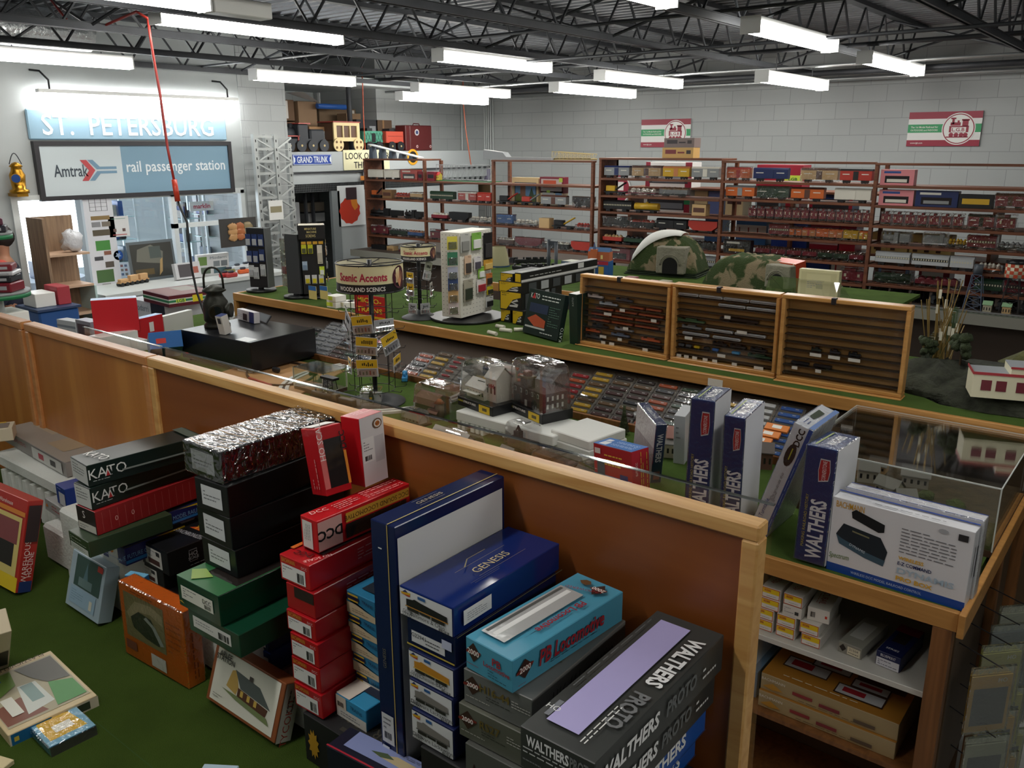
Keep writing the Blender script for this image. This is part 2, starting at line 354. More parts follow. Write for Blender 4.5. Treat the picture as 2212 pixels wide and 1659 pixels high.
# vertical conduits in the back corner
for i, px in enumerate((998, 1003, 1009, 1014, 1019, 1025)):
    p = PX(px, 300, XA+.04); pipe('wall_conduit', 'thin vertical conduit on the left side of the back corner, %s of six' % ORD[i], [(XA+.04, p.y, 1.2), (XA+.04, p.y, 3.1)], .013, C('#c4c8c8', .5), n=6, group='conduits left of the corner')
for i, px in enumerate((1047, 1051, 1055, 1060, 1065)):
    p = PY(px, 300, YB-.03); pipe('wall_conduit', 'thin vertical conduit on the back wall beside the corner, %s of five' % ORD[i], [(p.x, YB-.03, 1.2), (p.x, YB-.03, 3.1)], .012, C('#c4c8c8', .5), n=6, group='conduits on the back wall')
# ------------------------------------------------------------- fluorescent lamps
TUBE = mat('lamp_diffuser', '#fffdf6', .4, emit=LAMP); HOUSE = C('#d5d6d4', .4)
def lamp(a, bb, lab, z):
    """hanging batten light from point a to b"""
    t = thing('ceiling_light', lab, 'light', frame(a, (bb-a).normalized(), UP.cross((bb-a).normalized()), UP), group='fluorescent ceiling lights'); L = (bb-a).length
    MB().box(0, -.06, .035, L, .06, .08, HOUSE, .004).box(-.012, -.068, -.03, 0, .068, .08, HOUSE).box(L, -.068, -.03, L+.012, .068, .08, HOUSE).build('housing', t)
    q = MB(); n = 8; pr = [(-.068+.136*k/n, .045-.078*math.sin(math.pi*k/n)**.6) for k in range(n+1)]
    q.prism(pr, TUBE, 0, 0, L, True); q.build('diffuser', t)
    h = MB()
    for s in (.2, .8): h.cyl((L*s, 0, .085), (L*s, 0, max(.1, 3.1-z)), .004, STEEL, 5)
    h.build('hanger', t)
    return t
LIGHTS = [((350, 40), (716, 90), .80, 'long ceiling light over the left counter, running from the top of the picture'),
 ((-60, 122), (299, 140), .70, 'ceiling light at the far left above the lit sign'),
 ((549, 166), (758, 181), .67, 'ceiling light hanging in front of the storage boxes'),
 ((960, 124), (1168, 152), .73, 'ceiling light in the middle with a bracket near its left end'),
 ((922, 192), (1070, 208), .64, 'upper one of the two close ceiling lights near the back corner'),
 ((892, 210), (1020, 223), .58, 'lower one of the two close ceiling lights near the back corner'),
 ((1222, 192), (1341, 208), .60, 'small ceiling light over the back wall, left of the centre one'),
 ((1314, 167), (1447, 187), .66, 'ceiling light over the back wall with a grey box behind it'),
 ((1625, 62), (1789, 105), .73, 'large bright ceiling light high on the right'),
 ((1661, 170), (1762, 190), .59, 'small ceiling light low on the right near the wall'),
 ((1875, 130), (1975, 158), .70, 'rightmost ceiling light above the red and green sign')]
for (a, c, hh, lab) in LIGHTS:
    A, Bq = PZ(*a, H+hh), PZ(*c, H+hh); m = (A.x+Bq.x)/2; A.x = m if a[0] > 0 else A.x; Bq.x = m; A.x = m; lamp(A, Bq, lab, H+hh)
p = PZ(440, 14, 3.06); lamp(V((p.x, p.y-1.6, 3.06)), p, 'ceiling light cut off by the top edge on the left', 3.06)
MB().box(p.x-.06, p.y+.03, 3.03, p.x+.06, p.y+.42, 3.12, C('#dcdcd8', .4), .005).build('ballast_box', label='white ballast box at the end of the top left ceiling light', cat='box')
p = PZ(1440, 6, 3.05); lamp(V((p.x, p.y-1.6, 3.05)), p, 'ceiling light cut off by the top edge in the middle', 3.05)
for i, (x, y) in enumerate(((-5.15, -.9), (-1.45, -.6), (-.15, 1.9), (1.4, -.2), (1.2, 6.5))): lamp(V((x, y, 3.04)), V((x, y+1.5, 3.04)), 'ceiling light outside the picture, above the viewer', 3.04)
# ------------------------------------------------------------- station signs on the left wall
def wallrect(px0, py0, px1, py1, X):
    a, c = PX(px0, py0, X), PX(px1, py1, X); return a.y, c.z, c.y, a.z
def wallsign(name, lab, cat, X, y0, z0, y1, z1, th=.02, group=None):
    t = thing(name, lab, cat, frame(V((X, y0, z0)), V((0, 1, 0)), V((-1, 0, 0)), UP), group=group); return t, y1-y0, z1-z0
y0, z0, y1, z1 = PX(88, 414, XL).y-.03, 1.787, PX(500, 402, XL).y, 2.36
t, w_, h_ = wallsign('station_sign', 'large framed sign reading rail passenger station, white and slate blue', 'sign', XL+.05, y0, z0, y1, z1)
FR = C('#2c2a2e', .5); k = .045
MB().box(0, -.02, 0, w_, .045, k, FR).box(0, -.02, h_-k, w_, .045, h_, FR).box(0, -.02, k, k, .045, h_-k, FR).box(w_-k, -.02, k, w_, .045, h_-k, FR).build('frame', t)
SB = C('#7d9fb4', .5); SW = C('#c8d2d6', .5)
s = MB().box(k, 0, k, w_*.395, .04, h_-k, SW).box(w_*.395, 0, k, w_-k, .04, h_-k, SB).build('sign_panel', t)
q = MB(); X_, Z_ = V((1, 0, 0)), UP
q.text('rail passenger station', (w_*.685, -.004, h_*.52), X_, Z_, .15, C('#e3eaec'), .012, w=w_*.54)
q.text('Amtrak', (w_*.15, -.004, h_*.5), X_, Z_, .12, C('#3c4650'), .012, w=w_*.155)
def poly(pts, m): q.add([(w_*a, -.004, h_*c) for a, c in pts], [tuple(range(len(pts)))], m)
RD, SL = C('#b9454a'), C('#6f90a8')
poly([(.195, .68), (.225, .68), (.262, .5), (.225, .32), (.195, .32), (.232, .5)], RD)
poly([(.23, .68), (.255, .68), (.285, .56), (.365, .56), (.365, .515), (.27, .515)], SL)
poly([(.23, .32), (.27, .485), (.365, .485), (.365, .44), (.285, .44), (.255, .32)], SL)
q.build('lettering', t)
y0, z0, y1, z1 = PX(60, 296, XL).y, 2.372, PX(487, 296, XL).y, 2.66
t, w_, h_ = wallsign('city_sign', 'long pale blue station name sign under the wall light', 'sign', XL+.035, y0, z0, y1, z1)
MB().box(0, 0, 0, w_, .03, h_, C('#8fb0c4', .45), .012).build('sign_panel', t)
MB().text('ST.  PETERSBURG', (w_*.49, -.003, h_*.5), X_, Z_, .2, C('#f4f7f8'), .01, w=w_*.86).build('lettering', t)
t = thing('sign_light', 'long wall light over the pale blue station name sign', 'light', loc=(XL+.11, 0, 0))
a, c = PX(80, 199, XL+.11), PX(512, 219, XL+.11); zz = (a.z+c.z)/2
MB().box(-.04, a.y, zz-.0, .04, c.y, zz+.035, HOUSE, .004).build('housing', t)
MB().cyl((.0, a.y+.02, zz-.03), (.0, c.y-.02, zz-.03), .028, mat('sign_tube', '#fffefc', .4, emit=LAMP*1.9), 10).build('tube', t)
for yy in (a.y+.12, c.y-.12): MB().tube([(0, yy, zz+.03), (0, yy, zz+.12), (-.03, yy-.06, zz+.2), (-.1, yy-.12, zz+.21)], .01, BLACK, 6).build('support_arm', t)
# brass lamp on the left wall
p = PX(38, 385, XL+.14); BR = mat('brass', '#b8862c', .3, .9); t = thing('railway_lantern', 'brass marker lantern with blue lens on the left wall beside the station sign', 'lantern', loc=(p.x, p.y, p.z))
MB().lathe([(0, -.14), (.085, -.14), (.085, -.11), (.06, -.1), (.065, -.02), (.07, .03), (.05, .07), (.045, .1), (.06, .11), (.03, .14), (0, .15)], BR).build('body', t)
MB().cyl((.03, -.03, -.0), (.085, -.05, -.0), .038, mat('blue_lens', '#2b4a86', .08), 16).cyl((.02, -.02, 0), (.07, -.042, 0), .045, BR, 16).build('lens', t)
MB().tube([(0, -.055+.11*i/8, .13+.1*math.sin(math.pi*i/8)) for i in range(9)], .005, STEEL).build('handle', t)
MB().box(-.14, -.05, -.17, .06, .05, -.14, BR).build('bracket', t)
# ------------------------------------------------------------- mezzanine over the alcove
ML = C('#b2b8ba', .55)
f = MB().box(XL-.05, yP+.1, 1.99, XL, YB, 2.235, ML).box(XL-.05, yP+.1, 1.84, XL-.02, YB, 1.99, ML).box(XA-1.4, yP+.1, 2.2, XL-.05, 8.95, 2.235, ML).box(XA, 8.95, 2.2, XL-.05, YB, 2.235, ML)
f.box(XL-.02, yP+.1, 1.97, XL+.015, YB, 1.985, STEEL).build('trim_1', kind='structure')
gr = MB(); GM = C('#55595c', .5)
for z in (1.735, 1.76, 1.79, 1.815, 1.835): gr.box(XL-.02, yP+.12, z, XL+.0, YB-.2, z+.004, GM)
y = yP+.12
while y < YB-.2: gr.box(XL-.015, y, 1.735, XL-.005, y+.006, 1.838, GM); y += .028
gr.box(XL-.04, yP+.12, 1.73, XL-.03, YB-.2, 1.84, C('#2b2d2f'))
gr.build('roller_grille', label='rolled metal grille under the mezzanine edge', cat='grille')
def flat_sign(name, lab, X, p0, p1, base, letters, th=.006, rad=None):
    y0, z0, y1, z1 = wallrect(p0[0], p0[1], p1[0], p1[1], X); t, w_, h_ = wallsign(name, lab, 'sign', X, y0, z0, y1, z1)
    q = MB()
    if rad: q.cyl((w_/2, 0, h_/2), (w_/2, th, h_/2), h_/2, C(base), 28)
    else: q.box(0, 0, 0, w_, th, h_, C(base))
    q.build('sign_panel', t); letters(t, w_, h_); return t
def L1(t, w_, h_):
    m = C('#e4ecf2'); q = MB(); e = -.002
    for a in ((.01, .03, .99, .07), (.01, .93, .99, .97), (.01, .03, .02, .97), (.98, .03, .99, .97)): q.box(w_*a[0], e, h_*a[1], w_*a[2], 0, h_*a[3], m)
    q.text('GRAND TRUNK', (w_/2, e, h_/2), X_, Z_, h_*.62, m, .015, w=w_*.8)
    for s in (0, 1): q.add([(w_*abs(s-a), e, h_*c) for a, c in ((.02, .85), (.06, .6), (.05, .5), (.06, .4), (.02, .15))], [(0, 1, 2, 3, 4)], m)
    q.build('lettering', t)
flat_sign('name_sign', 'blue street-style name sign with white capitals on the mezzanine edge', XL+.012, (632, 334), (717, 355), '#1f43a0', L1)
def L2(t, w_, h_):
    q = MB().text('LOOK OUT FOR', (w_*.52, -.002, h_*.7), X_, Z_, h_*.33, BLACK, .01, w=w_*.95).text('THE CARS', (w_*.52, -.002, h_*.25), X_, Z_, h_*.33, BLACK, .01, w=w_*.62)
    q.build('lettering', t)
flat_sign('warning_sign', 'cream sign reading LOOK OUT FOR THE CARS, partly behind the shelves', XL+.012, (741, 324), (842, 365), '#e9e4bd', L2)
def L3(t, w_, h_):
    MB().cyl((w_/2, -.001, h_/2), (w_/2, 0, h_/2), h_*.36, C('#2a2320'), 28).cyl((w_/2, -.002, h_/2), (w_/2, -.001, h_/2), h_*.2, C('#d8a02c'), 24).build('emblem', t)
flat_sign('round_sign', 'round yellow and black sign on the mezzanine edge', XL+.012, (880, 322), (904, 356), '#e0a52c', L3, rad=1)
def L4(t, w_, h_):
    q = MB().cyl((w_/2, -.001, h_/2), (w_/2, 0, h_/2), h_*.44, C('#c9ccd0'), 28).cyl((w_/2, -.002, h_/2), (w_/2, -.001, h_/2), h_*.41, C('#20264a'), 28)
    for a in range(5): q.box(w_/2-.012, -.003, h_/2-.012, w_/2+.2*math.cos(a), -.002, h_/2+.1*math.sin(a*1.3), C('#d98a3c'))
    q.build('emblem', t)
flat_sign('round_emblem', 'dark round wall emblem behind the left end of the shelves', XL+.02, (779, 352), (824, 402), '#22242c', L4, rad=1)
def parcel(px0, pyb, px1, pyt, X, d, hexc, lab, z=None, name='cardboard_box', cat='box', deco=None):
    a, c = PX(px0, pyb, X), PX(px1, pyt, X); z = a.z if z is None else z
    M4 = frame(V((X, a.y, z)), V((0, 1, 0)), V((-1, 0, 0)), UP); w_, h_ = c.y-a.y, c.z-z
    return carton(name, lab, cat, M4, w_, d, h_, hexc, deco or [('q', 'f', .4, 0, .5, 1, '#8d6a45')], rough=.75, bm=mat('cardboard_'+hexc, hexc, .8, var=.06, vscale=6))
zM = 2.237
parcel(602, 330, 637, 264, XL-.75, .45, '#7a5d45', 'brown box with glossy tape at the left of the mezzanine', zM, deco=[('s', 'f', .1, .1, .22, .95, '#d9d4cc'), ('s', 'f', .1, .5, .98, .62, '#cfc9bf')])
parcel(602, 240, 634, 216, XL-.75, .45, '#6e543f', 'brown box with white label, on top of the taped box', zM+.4, deco=[('s', 'f', .3, .1, .6, .95, '#cfcac4')]).location.z = PX(602, 262, XL-.75).z if False else zM+.4
parcel(650, 325, 683, 220, XL-.7, .3, '#8a6f55', 'tall brown box standing on the mezzanine with printed outline', zM, deco=[('L', 'f', .2, .4, .7, .6, 3, '#5c4633')])
parcel(694, 325, 768, 236, XL-.95, .3, '#6f5a44', 'big flat brown box leaning behind the wooden circus wagon', zM, deco=[('s', 'f', .9, .85, .96, .97, '#d0ccc4')])
parcel(752, 322, 779, 246, XL-.62, .2, '#7b6148', 'narrow brown box with white label beside the mezzanine pole', zM, deco=[('s', 'f', .3, .05, .8, .4, '#c9c9c9')])
parcel(773, 320, 815, 259, XA+.12, .1, '#2e2f33', 'dark carton with pale label against the alcove wall', zM, deco=[('s', 'f', .6, .3, .9, .8, '#8c9094')])
parcel(815, 320, 846, 260, XA+.12, .1, '#5a4636', 'plain brown carton against the alcove wall', zM)
parcel(670, 307, 704, 274, XL-.32, .14, '#a07a55', 'small tan carton on the black engine toy', zM+.13, deco=[('s', 'f', .6, .2, .92, .7, '#c8ccd0')])
pipe('support_pole', 'dark round pole rising from the mezzanine', [(XL-.3, PX(757, 280, XL-.3).y, zM), (XL-.3, PX(757, 280, XL-.3).y, 3.5)], .035, STEEL, 'pole', 12)
a, c = PX(685, 229, XL-.6), PX(746, 233, XL-.6); MB().cyl(a, (a.x, c.y, a.z), .035, C('#2d62b4', .5), 12).build('blue_tube', label='rolled blue tube lying over the tall boxes on the mezzanine', cat='tube')
a = PX(648, 198, XL-.45); b_ = PX(692, 222, XL-.45); MB().quad((XL-.75, a.y, a.z), (XL-.45, a.y+.05, a.z-.0), (XL-.45, b_.y, b_.z), (XL-.75, b_.y-.02, b_.z+.06), C('#c9ccce')).box(XL-.5, b_.y-.005, b_.z-.01, XL-.45, b_.y, a.z, C('#b9bcbe')).build('loose_panel', label='loose white ceiling panel hanging over the stored boxes', cat='panel')
# wooden riding-toy train on the mezzanine
def toywheels(t, n, L, r, m, y=0):
    for i in range(n):
        x = L*(i+.5)/n
        MB().cyl((x, -.012, r), (x, .012, r), r, m, 20).cyl((x, -.016, r), (x, -.012, r), r*.2, C('#c8b27a'), 10).build('wheel', t)
def spot(px, X): return PX(px, 322, X).y
X = XL-.12; y0, y1 = spot(614, X), spot(712, X); L = y1-y0; DK = C('#33363c', .6)
t = thing('toy_engine', 'large dark wooden toy steam engine with red trim on the mezzanine', 'toy train', frame(V((X, y0, zM)), V((0, 1, 0)), V((-1, 0, 0)), UP))
MB().box(.05, .02, .1, L*.95, .3, .16, DK).cyl((.02, .16, .22), (L*.36, .16, .22), .085, DK, 18).box(L*.36, .03, .14, L*.58, .3, .34, DK, .01).cyl((.1, .16, .26), (.1, .16, .36), .035, DK, 12).cyl((.24, .16, .26), (.24, .16, .35), .03, DK, 12).box(L*.62, .03, .14, L*.95, .3, .28, DK, .02).build('body', t)
MB().box(L*.34, .0, .34, L*.6, .32, .355, C('#a8443c')).box(.0, .005, .185, L*.36, .018, .2, C('#a8443c')).box(L*.32, .005, .06, L*.34, .018, .2, C('#a8443c')).build('red_trim', t)
toywheels(t, 4, L, .075, DK)
y0, y1 = spot(722, X), spot(780, X); L = y1-y0; CRM = C('#dcc795', .5)
t = thing('circus_wagon', 'cream wooden circus wagon toy with round wheels on the mezzanine', 'toy train', frame(V((X, y0, zM)), V((0, 1, 0)), V((-1, 0, 0)), UP))
MB().box(.02, .02, .14, L-.02, .3, .37, C('#5c4130'), .01).box(.01, .0, .13, L-.01, .02, .18, CRM).box(.01, 0, .33, L-.01, .02, .37, CRM).box(.01, 0, .18, .06, .02, .33, CRM).box(L-.06, 0, .18, L-.01, .02, .33, CRM).box(L*.35, 0, .18, L*.39, .02, .33, CRM).box(L*.61, 0, .18, L*.65, .02, .33, CRM).build('body', t)
MB().box(0, -.01, .37, L, .32, .385, C('#9c3a34')).build('roof', t)
for x in (.06, L-.06):
    q = MB().cyl((x, -.03, .085), (x, -.01, .085), .085, CRM, 20)
    for a in range(4): q.cyl((x+.05*math.cos(a*1.571+.78), -.032, .085+.05*math.sin(a*1.571+.78)), (x+.05*math.cos(a*1.571+.78), -.03, .085+.05*math.sin(a*1.571+.78)), .018, C('#6b4a2c'), 8)
    q.build('wheel', t)
for (a, c, col, lab, nm) in ((789, 830, '#4f9a80', 'green lattice-sided wooden toy coach on the mezzanine', 'toy_coach'), (838, 875, '#c8503c', 'red wooden toy caboose on the mezzanine beside the suitcase', 'toy_caboose')):
    y0, y1 = spot(a, X-.1), spot(c, X-.1); L = y1-y0
    t = thing(nm, lab, 'toy train', frame(V((X-.1, y0, zM)), V((0, 1, 0)), V((-1, 0, 0)), UP)); g = C(col, .55)
    q = MB().box(0, .02, .11, L, .3, .27, g, .008).box(L*.4, .1, .27, L*.66, .24, .31, C('#2b2b2e')); q.build('body', t)
    q = MB()
    if 'green' in lab:
        for i in range(6): x = L*(.03+.16*i); q.quad((x, .018, .12), (x+.012, .018, .12), (x+.07, .018, .25), (x+.058, .018, .25), C('#2c5f50')).quad((x+.058, .017, .12), (x+.07, .017, .12), (x+.012, .017, .25), (x, .017, .25), C('#2c5f50'))
        q.box(L*.42, .012, .12, L*.6, .02, .24, BLACK)
    else: q.box(L*.1, .015, .2, L*.9, .02, .205, C('#7c2f26'))
    q.build('side_trim', t); toywheels(t, 2, L, .065, C('#26272b'))
y0, y1 = spot(887, X-.1), spot(934, X-.1); L = y1-y0; MAR = mat('maroon_leather', '#5e2324', .35, bump=.2, bscale=200)
t = thing('suitcase', 'maroon suitcase with round white stickers standing on the mezzanine', 'suitcase', frame(V((X-.1, y0, zM)), V((0, 1, 0)), V((-1, 0, 0)), UP))
MB().box(-.09, 0, 0, 0, .22, .36, MAR, .01).box(0, 0, 0, L, .22, .36, MAR, .012).build('case', t)
q = MB()
for u, v, r in ((.14, .26, .045), (.14, .06, .02), (L-.04, .06, .02)): q.cyl((u, -.003, v), (u, 0, v), r, C('#d6d3d4'), 20).cyl((u, -.004, v), (u, -.003, v), r*.6, C('#3a4a7a' if r > .03 else '#b0403c'), 16)
q.build('sticker', t); MB().tube([(L*.35, .1, .36), (L*.38, .1, .385), (L*.62, .1, .385), (L*.65, .1, .36)], .008, MAR).build('handle', t)
# alcove below the mezzanine: dark storage rack, roller door frame, poster
q = MB(); X = XL-.35
struct(MB().box(XL-.02, PX(733, 450, XL).y, 0, XL+.0, PX(800, 450, XL).y+2.3, 1.73, C('#a9afb1', .55)).box(XL-.03, PX(716, 450, XL).y, 0, XL+.02, PX(733, 450, XL).y, 1.735, C('#7f8588', .4)), 'door_2')
t = thing('storage_rack', 'dark steel storage rack in the opening under the mezzanine', 'rack', loc=(0, 0, 0))
ya, yb_ = yP+.15, PX(716, 450, XL).y
q = MB()
for yy in (ya, ya+.42, yb_-.04): q.box(X-.02, yy, 0, X+.02, yy+.03, 1.7, STEEL)
q.build('upright', t)
for z in (.5, .95, 1.28): MB().box(X-.5, ya, z, X+.0, yb_, z+.03, C('#4a4034')).build('shelf_board', t)
for i, (a, c, zz, hh, col) in enumerate(((.04, .16, 1.31, .3, '#c9ccd0'), (.2, .38, 1.31, .28, '#b9bcc0'), (.48, .8, 1.31, .12, '#8d8f90'), (.46, .8, 1.45, .12, '#6e6558'))):
    MB().box(X-.4, ya+a, zz, X-.06, ya+c, zz+hh, C(col, .6), .004).build('storage_box', label='pale storage box in the dark rack under the mezzanine, %s from the left' % ORD[i], cat='box')
def Lp(t, w_, h_):
    q = MB(); RD = C('#c23a26', .5); n = 22
    q.add([(w_*.42+w_*.4*math.cos(2*math.pi*i/n)*(1 if i % 2 else .9), -.002, h_*.62+h_*.34*math.sin(2*math.pi*i/n)*(1 if i % 2 else .93)) for i in range(n)], [tuple(range(n))], RD)
    q.add([(w_*a, -.004, h_*c) for a, c in ((.45, .3), (.7, .35), (.72, .55), (.6, .62), (.5, .5))], [(0, 1, 2, 3, 4)], C('#e08a2c')).box(w_*.3, -.005, h_*.05, w_*.7, -.004, h_*.35, C('#3c2c30'))
    q.build('printed_picture', t)
flat_sign('poster', 'tall poster with a big red plume under the mezzanine', XL+.02, (733, 490), (786, 399), '#dfe4e6', Lp)
# two orange cords and the red cord with a black cable
pipe('extension_cord', 'thin orange cord hanging in front of the mezzanine signs', [PY(783, 175, 8.3)+UP*.2, PY(783, 175, 8.3), PY(785, 250, 8.3), PY(790, 345, 8.3)], .008, C('#c0593c'), 'cord')
pipe('extension_cord', 'thin orange cord hanging beside the corner conduits', [PY(1001, 225, 9.9)+UP*.32, PY(1001, 225, 9.9), PY(1006, 280, 9.9), PY(1018, 360, 9.9)], .008, C('#c8694a'), 'cord')
t = thing('drop_cord', 'red cord hanging from the ceiling with a plug and a black cable below', 'cord', loc=(0, 0, 0))
pts = [PY(x, y, 3.3) for x, y in ((319, 40), (326, 90), (336, 150), (346, 205), (352, 250), (362, 320), (376, 390))]
MB().tube(pts, .009, C('#a8342c'), 7).tube([PY(x, y, 3.3) for x, y in ((110, 0), (150, 50), (210, 62), (260, 40), (295, 25), (319, 40))], .009, C('#a8342c'), 7).build('cord', t)
MB().cyl(PY(376, 388, 3.3), PY(384, 435, 3.3), .019, C('#c8402c', .3), 12).build('plug', t)
MB().tube([PY(x, y, 3.3) for x, y in ((384, 433), (392, 455), (404, 480), (408, 530), (414, 580), (425, 630), (437, 665), (446, 690))], .008, BLACK, 7).build('cable', t)
# duct at the top left
t = thing('foil_duct', 'crinkled foil duct above the joists at the top left', 'duct', loc=(0, 0, 0))
a, c = PZ(-120, 60, 3.28), PZ(185, 66, 3.28); MB().cyl((-8.15, .3, 3.3), (-8.15, 4.1, 3.3), .17, mat('foil', '#c9cccd', .22, .9, bump=.8, bscale=30), 20).build('duct', t)
# LGB wall signs
def lgb(px0, py0, px1, py1, lab):
    a, c = PY(px0, py1, YB-.02), PY(px1, py0, YB-.02); w_, h_ = c.x-a.x, c.z-a.z
    t = thing('wall_sign', lab, 'sign', frame(V((a.x, YB-.02, a.z)), V((1, 0, 0)), V((0, 1, 0)), UP)); q = MB()
    MB().box(0, 0, 0, w_, .015, h_, C('#e4e4e2')).build('sign_panel', t)
    q = MB(); M_ = C('#96213a'); G = C('#2f9a60')
    q.box(0, -.002, 0, w_, 0, h_*.18, M_).box(0, -.002, h_*.8, w_, 0, h_, M_).box(0, -.002, h_*.4, w_, 0, h_*.64, G)
    cx, cy, R = w_*.7, h_*.5, h_*.46
    q.cyl((cx, -.004, cy), (cx, -.002, cy), R, C('#e9e9e6'), 36).cyl((cx, -.005, cy), (cx, -.004, cy), R*.94, M_, 36).cyl((cx, -.006, cy), (cx, -.005, cy), R*.88, C('#ecebe8'), 36)
    def bx(a, b2, c2, d): q.box(cx+R*a, -.008, cy+R*b2, cx+R*c2, -.006, cy+R*d, M_)
    bx(-.55, -.22, .6, .18); bx(-.5, .2, .1, .4); bx(.2, .15, .55, .55); bx(.15, .5, .6, .6); bx(-.42, .3, -.28, .62); bx(-.5, .6, -.2, .7); bx(-.1, .38, .02, .52); bx(-.7, -.55, .62, -.48)
    for x in (-.4, -.1, .2, .45): q.cyl((cx+R*x, -.008, cy-R*.38), (cx+R*x, -.006, cy-R*.38), R*.14, M_, 12)
    q.box(cx-R*.42, -.009, cy-R*.2, cx+R*.45, -.008, cy+.1*R, C('#ecebe8')); q.text('L.G.B', (cx, -.010, cy-R*.05), X_, Z_, R*.22, M_, .02, w=R*.75)
    q.text('The 1st Model Railroad for', (w_*.23, -.003, h_*.56), X_, Z_, h_*.055, WHITE, .01, w=w_*.38).text('OUTDOORS and INDOORS', (w_*.23, -.003, h_*.47), X_, Z_, h_*.05, WHITE, .01, w=w_*.38)
    q.text('www.lgb.com', (w_*.14, -.003, h_*.09), X_, Z_, h_*.06, WHITE, .01)
    q.build('printed_design', t)
lgb(1384, 256, 1493, 318, 'left red, white and green wall sign with a train roundel')
lgb(1957, 239, 2125, 316, 'right, larger red, white and green wall sign with a train roundel')
# ============================================================= FRONT TABLE AND PARTITION
YP_, ZT, ZPT = 1.10, 1.2, 1.771
XE = -.42
t = thing('front_table', 'green felt covered table in front carrying the boxed trains', 'table', loc=(0, 0, 0))
MB().box(-4.6, .12, ZT-.035, XE-.03, YP_-.004, ZT, TURF).build('tabletop', t)
for x in (-4.4, -2.5, -.5):
    for y in (.2, 1.0): MB().box(x, y, 0, x+.06, y+.06, ZT-.035, WOODR).build('leg', t)
q = MB()
for x0, x1, y in ((-1.9, -1.36, .42), (-1.55, -1.15, .62), (-2.0, -1.66, .58)): q.box(x0, y, ZT, x1, y+.0015, ZT+.0006, C('#2d4a12', .9))
q.build('felt_seam', t)
# partition: framed plywood panels standing at the back of the table
def panel(x0, x1, lab, fm, pm):
    t = thing('partition_panel', lab, 'partition', loc=(x0, YP_, 0)); w = x1-x0; k = .026
    MB().box(k, .009, .3, w-k, .016, ZPT-k, pm).build('plywood_sheet', t)
    MB().box(0, 0, ZPT-k, w, .036, ZPT, fm, .003).build('top_rail', t)
    for a in (0, w-k): MB().box(a, 0, 0, a+k, .036, ZPT-k, fm, .003).build('stile', t)
    return t
WPL = wood('plywood_warm', '#a9642a', '#c4833f', .38, 2, .22); WPD = wood('plywood_brown', '#7d431c', '#955526', .38, 0, .22)
xa = PZ(2, 705, ZPT).x; xb = PZ(299, 775, ZPT).x
panel(xa, xb-.004, 'left partition panel of warm plywood with reddish frame', wood('frame_reddish', '#bd7c46', '#cc8f58', .38), WPL)
panel(xb, XE, 'long right partition panel of brown plywood with pale frame', WOODF, WPD)
panel(xa-1.3, xa-.02, 'far left end of the partition, cut off by the picture edge', wood('frame_reddish', '#bd7c46', '#cc8f58', .38), WPL)
GUARD = clear('guard_plastic', gloss=.015, rough=.02, k=.12)
for i, (x0, x1) in enumerate(((PZ(235, 712, ZPT).x, PZ(355, 765, ZPT).x), (xb+.02, XE+.004))):
    MB().box(x0, YP_+.04, ZPT-.5 if i else ZPT-.06, x1, YP_+.044, ZPT+.022, GUARD).box(x0, YP_+.0385, ZPT+.0205, x1, YP_+.0455, ZPT+.0225, clear('guard_edge', '#c9d0cc', .35, .05)).build('plexiglass_guard', label=('long' if i else 'short')+' clear plastic guard rising behind the partition on the '+('right' if i else 'left'), cat='guard')
# ------------------------------------------------------------- boxes on the front table
def lying(pxA, pxB, zt, yb, ln, dx=0, yaw=None):
    """box lying with its end towards the viewer: A, B = left and right corner of the front top edge"""
    A, B = PZ(*pxA, zt), PZ(*pxB, zt); z0 = drop(B, yb) if yb > 9 else yb; e = (B-A); e.z = 0
    w = e.length; a = max(-.07, min(.07, math.atan2(e.y, e.x))) if yaw is None else yaw
    ex = V((math.cos(a), math.sin(a), 0)); ey = V((-math.sin(a), math.cos(a), 0)); o = B-ex*w; o.z = z0
    if o.y+ln > YP_-.006: ln = YP_-.006-o.y
    return frame(o, ex, ey, UP), w, ln, zt-z0, z0
def lean(BL, BR, TL, d, z=ZT, vert=False):
    """box standing or leaning on plane z: bottom-left/right and top-left pixels of its front face"""
    b0, b1 = PZ(*BL, z), PZ(*BR, z); ex = (b1-b0).normalized()
    if vert: return frame(b0, ex, UP.cross(ex), UP), (b1-b0).length, d, drop(V((b0.x, b0.y, 4)), TL[1])-z
    tl = PN(*TL, b0, ex); ez = (tl-b0).normalized(); ey = ez.cross(ex)
    return frame(b0+UP*max(0, -ey.z*d), ex, ey, ez), (b1-b0).length, d, (tl-b0).length
def barlabel(u0=.1, v0=.12, u1=.9, v1=.7, face='f'):
    du, dv = u1-u0, v1-v0
    return [('s', face, u0, v0, u1, v1, '#ebe9e6'), ('L', face, u0+.06*du, v0+.35*dv, u0+.55*du, v0+.92*dv, 3, '#77777c'), ('B', face, u0+.66*du, v0+.1*dv, u0+.93*du, v0+.72*dv)]
HM = {}
def stack(zt, rows, ln, gap=.0008):
    for r in rows:
        name, lab, A, B, yb, col, deco = r[:7]; k = r[7] if len(r) > 7 else {}
        M4, w, l, h, z0 = lying(A, B, zt, yb, k.get('ln', ln), yaw=k.get('yaw')); M4 = M4.copy()
        carton(name, lab, 'box', M4, w, l, h-gap, col, deco(w, l, h) if callable(deco) else deco, k.get('rough', .3), k.get('wrap', False), bm=k.get('bm'))
        zt = z0
    return zt
S = 1.175
zt = lambda h: H-h*S
